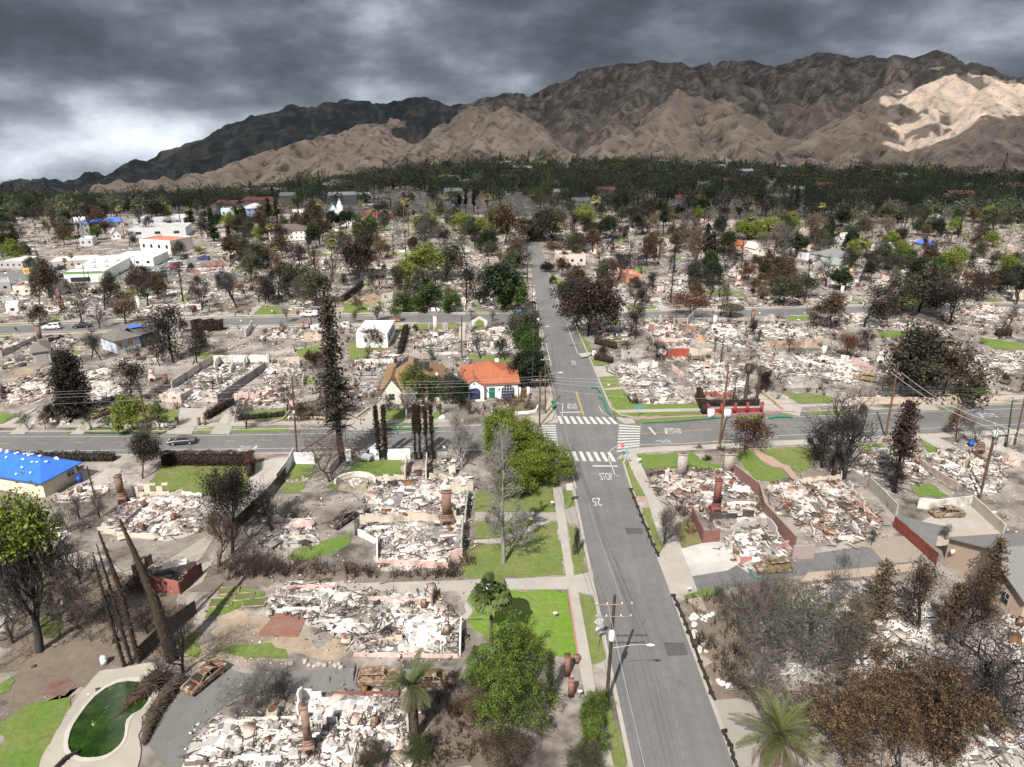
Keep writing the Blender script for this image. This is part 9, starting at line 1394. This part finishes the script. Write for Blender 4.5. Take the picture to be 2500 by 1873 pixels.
# ------------------------------------------------------------------ the far woods and scattered undergrowth
def forest():
    r = np.random.default_rng(11); b = MB(); tb = MB(); N_ = 6800
    Y = r.uniform(405,1010,N_); X = r.uniform(-1,1,N_)*(Y*.80 + 30)
    a = X/Y; front = -28 + np.interp(a,[-.8,-.62,-.52,-.42,-.3,-.15,-.02,.1,.3,.42,.52,.65,.8],[315,335,420,460,475,480,470,445,425,400,365,325,300]); back = np.interp(a,[-.8,-.6,-.4,-.2,0,.2,.4,.6,.8],[620,700,800,900,960,930,820,720,660])
    mx = (np.interp(Y,MAIN_L[:,1],MAIN_L[:,0]) + np.interp(Y,MAIN_R[:,1],MAIN_R[:,0]))/2
    ok = (Y > front + r.normal(0,10,N_)) & (Y < back + 20 + 150*(fbm(X/60,Y/400,3) - .5)) & (fbm(X/32 + 9,Y/60,3) > .31) & (np.abs(X - mx) > np.where(Y < 555,6,-1)); keep = r.random(N_) < np.clip(.06 + ((Y - front)/150)**1.3,0,1); ok &= keep
    X,Y = X[ok],Y[ok]; Z = base_z(X,Y); n = len(X)
    h = r.uniform(6,15,n)*(1 + .5*(r.random(n) < .12)); kind = r.random(n) + .25*(fbm(X/70,Y/70,3) - .5); w = h*r.uniform(.75,1.15,n); con = kind > .93; w[con] = h[con]*.32; h[con] *= 1.2
    pal = [A([(.06,.085,.05),(.085,.115,.06),(.045,.065,.04)]),A([(.11,.16,.055),(.15,.21,.065),(.08,.115,.045)]),A([(.085,.068,.056),(.12,.094,.076),(.06,.05,.042)]),A([(.14,.145,.10),(.18,.18,.125),(.105,.105,.078)])]
    for i in range(n):
        k = 0 if kind[i] < .42 or con[i] else (1 if kind[i] < .56 else (2 if kind[i] < .76 else 3)); m_ = 190 if Y[i] < 600 else 120
        u = r.normal(0,1,(m_,3)); u /= np.linalg.norm(u,axis=1,keepdims=True); q = u*r.uniform(.5,1,(m_,1)); t = (q[:,2] + 1)/2
        if con[i]: q[:,:2] *= (1.15 - t[:,None])
        ctr = np.c_[X[i] + q[:,0]*w[i]/2,Y[i] + q[:,1]*w[i]/2,Z[i] + h[i]*(.12 + .88*t) if not con[i] else Z[i] + h[i]*(.08 + .92*t)]
        leafs(b,r,ctr,1,.3,   .6 if Y[i] < 600 else .85,pal[k],jit=.35)
    tb_ = np.c_[X,Y,Z]; b.segs(tb_,tb_ + np.c_[np.zeros(n),np.zeros(n),h*.6],.3,.15,3,CHAR)
    tag(b.build('woods',M_leaf),'dark mass of trees filling the shaded valley below the mountains','woods',kind='stuff')
    # pale houses peeping out of the woods
    hr = np.random.default_rng(12); k = 0
    while k < 46:
        y = hr.uniform(470,930); x = hr.uniform(-.62,.7)*y; i = np.interp(x/y,[-.6,-.2,0,.4,.7],[690,880,940,800,680])
        if y > i: continue
        z = float(base_z(x,y)); wl = A([(.6,.6,.6),(.55,.5,.45),(.5,.55,.6)][k % 3]); rc = [(.35,.33,.32),(.28,.13,.09),(.5,.5,.5)][(k // 3) % 3]; w = hr.uniform(10,20); h = hr.uniform(5,8); o = thing('wood_house','pale house roof peeping out of the dark woods','house',(x,y,z),hr.uniform(-.4,.4),'houses peeping out of the dark woods'); b = MB(); b.prism([(-w/2,0),(w/2,0),(w/2,9),(-w/2,9)],0,h,wl); b.build('wall',M_paint,o); rb = MB(); slab_roof(rb,[(-w/2 - .5,-.5,h),(w/2 + .5,-.5,h),(w/2 + .5,4.5,h + 2),(-w/2 - .5,4.5,h + 2)],.2,rc); slab_roof(rb,[(w/2 + .5,9.5,h),(-w/2 - .5,9.5,h),(-w/2 - .5,4.5,h + 2),(w/2 + .5,4.5,h + 2)],.2,rc); rb.build('roof',M_shing,o); k += 1
forest()
def undergrowth():
    r = np.random.default_rng(15); n = 5200; y = r.uniform(0,1,n)**.75*330 + 105; x = r.uniform(-1,1,n)*(y*.8 + 6); ok = np.ones(n,bool)
    ok &= ~((x > np.interp(y,MAIN_L[:,1],MAIN_L[:,0]) - 3) & (x < np.interp(y,MAIN_R[:,1],MAIN_R[:,0]) + 3)); ok &= ~((y > np.interp(x,CR_S[:,0],CR_S[:,1]) - 3) & (y < np.interp(x,CR_N[:,0],CR_N[:,1]) + 5)); ok &= np.abs(y - np.interp(x,ST2[:,0],ST2[:,1])) > 6
    for l in (ST3,ST4,ST3b,ST5): ok &= ~((x > l[0,0]) & (x < l[-1,0]) & (np.abs(y - np.interp(x,l[:,0],l[:,1])) < 5))
    for q in PADS[:2]: ok &= ~inpoly(np.c_[x,y],q)
    for c,pts,_ in LAWN:
        if c[0] in 'PQ': ok &= ~inpoly(np.c_[x,y],PL(c,pts))
    ok &= fbm(x/14,y/14,3) > .44
    x,y = x[ok],y[ok]; n = len(x); b = MB(); m_ = 9; cx_ = np.repeat(np.c_[x,y],m_,0); hh = np.repeat(r.uniform(.6,2.4,n),m_); t = r.normal(0,.42,(n*m_,2)); p0 = np.c_[cx_ + t*.2,np.zeros(n*m_)]; p1 = np.c_[cx_ + t*hh[:,None],hh*r.uniform(.6,1.1,n*m_)]; b.segs(p0,p1,.045,.02,3,A(DK)[r.integers(0,4,n*m_)])
    k = np.repeat(r.random(n) < .6,1); ctr = np.c_[x,y,np.full(n,.6)][k]; leafs(b,r,ctr,20,(.5,.5,.35),.2,BL_BURNT + BL_BROWN + BL_OLIVE[:2]); tag(b.build('undergrowth',M_leaf),'scorched brush scattered between the burned lots','undergrowth',kind='stuff')
undergrowth()
# ------------------------------------------------------------------ labels that say which one
def mainx(y): return float(np.interp(y,MAIN_L[:,1],MAIN_L[:,0]) + np.interp(y,MAIN_R[:,1],MAIN_R[:,0]))/2
def rowname(x,y):
    s_ = x < mainx(y); m2 = np.interp(x,ST2[:,0],ST2[:,1]); mc = np.interp(x,mid[:,0],mid[:,1]); m3 = np.interp(x,ST3[:,0],ST3[:,1]) if s_ else np.interp(x,ST3b[:,0],ST3b[:,1]); m4 = np.interp(x,ST4[:,0],ST4[:,1]) if s_ else np.interp(x,ST5[:,0],ST5[:,1])
    if y < mc: return 0,'before the crossing street'
    if y < mc + (m2 - mc)*.5: return 1,'just beyond the crossing street'
    if y < m2: return 2,'just before the second street'
    if y < (m2 + m3)/2: return 3,'just beyond the second street'
    if y < m3: return 4,'just before the third street'
    if y < m4: return 5,'beyond the third street'
    return 6,'beside the far woods'
ORD = ['nearest','second','third','fourth','fifth','sixth','seventh','eighth','ninth','tenth','eleventh','twelfth','thirteenth','fourteenth','fifteenth','sixteenth','seventeenth','eighteenth','nineteenth','twentieth']
ORD += ['twenty-' + w for w in ['first'] + ORD[1:9]] + ['thirtieth'] + ['thirty-' + w for w in ['first'] + ORD[1:9]]
def relabel(items):                                         # items: (object, short description, x, y)
    g_ = {}
    for o,d,x,y in items: k,rn = rowname(x,y); sd_ = x < mainx(y); g_.setdefault((d,k,sd_),[]).append((abs(x - mainx(y)),o,rn))
    for (d,k,sd_),l in g_.items():
        l.sort(key=lambda t: t[0]); side_ = 'left' if sd_ else 'right'
        for i,(_,o,rn) in enumerate(l): o['label'] = f'{d}, {ORD[min(i, len(ORD) - 1)]} {side_} of the long street, {rn}' if len(l) > 1 else f'{d} {side_} of the long street, {rn}'
SH = dict(bare='charred bare tree',black='black twiggy tree',pale='pale grey bare tree',greybare='grey leafless tree',pinkbare='pinkish leafless tree',brown='brown scorched tree',tan='dry tan tree',rust='rust-red tree',oak='broad olive oak',darkoak='dense brown oak',green='leafy green tree',lime='yellow-green tree',darkgreen='dark green tree',olive='grey-olive tree',young='slim young tree',conifer='dark conifer',burntconifer='scorched conifer',skelconifer='black conifer skeleton',pine='tall dark pine',cypress='dark cypress',burntcypress='burnt cypress',fanpalm='thin fan palm',datepalm='drooping date palm',deadpalm='dead hanging palm',umbrella='umbrella-shaped tree')
relabel([(o,SH[k],p[0],p[1]) for o,k,p,h in TREES])
relabel([(o,{'white': 'white','pink': 'pinkish','grey': 'grey','red': 'reddish'}[t] + ' burned house' + (' with chimney' if c else ''),p.mean(0)[0],p.mean(0)[1]) for o,p,t,w,c in RUINS])
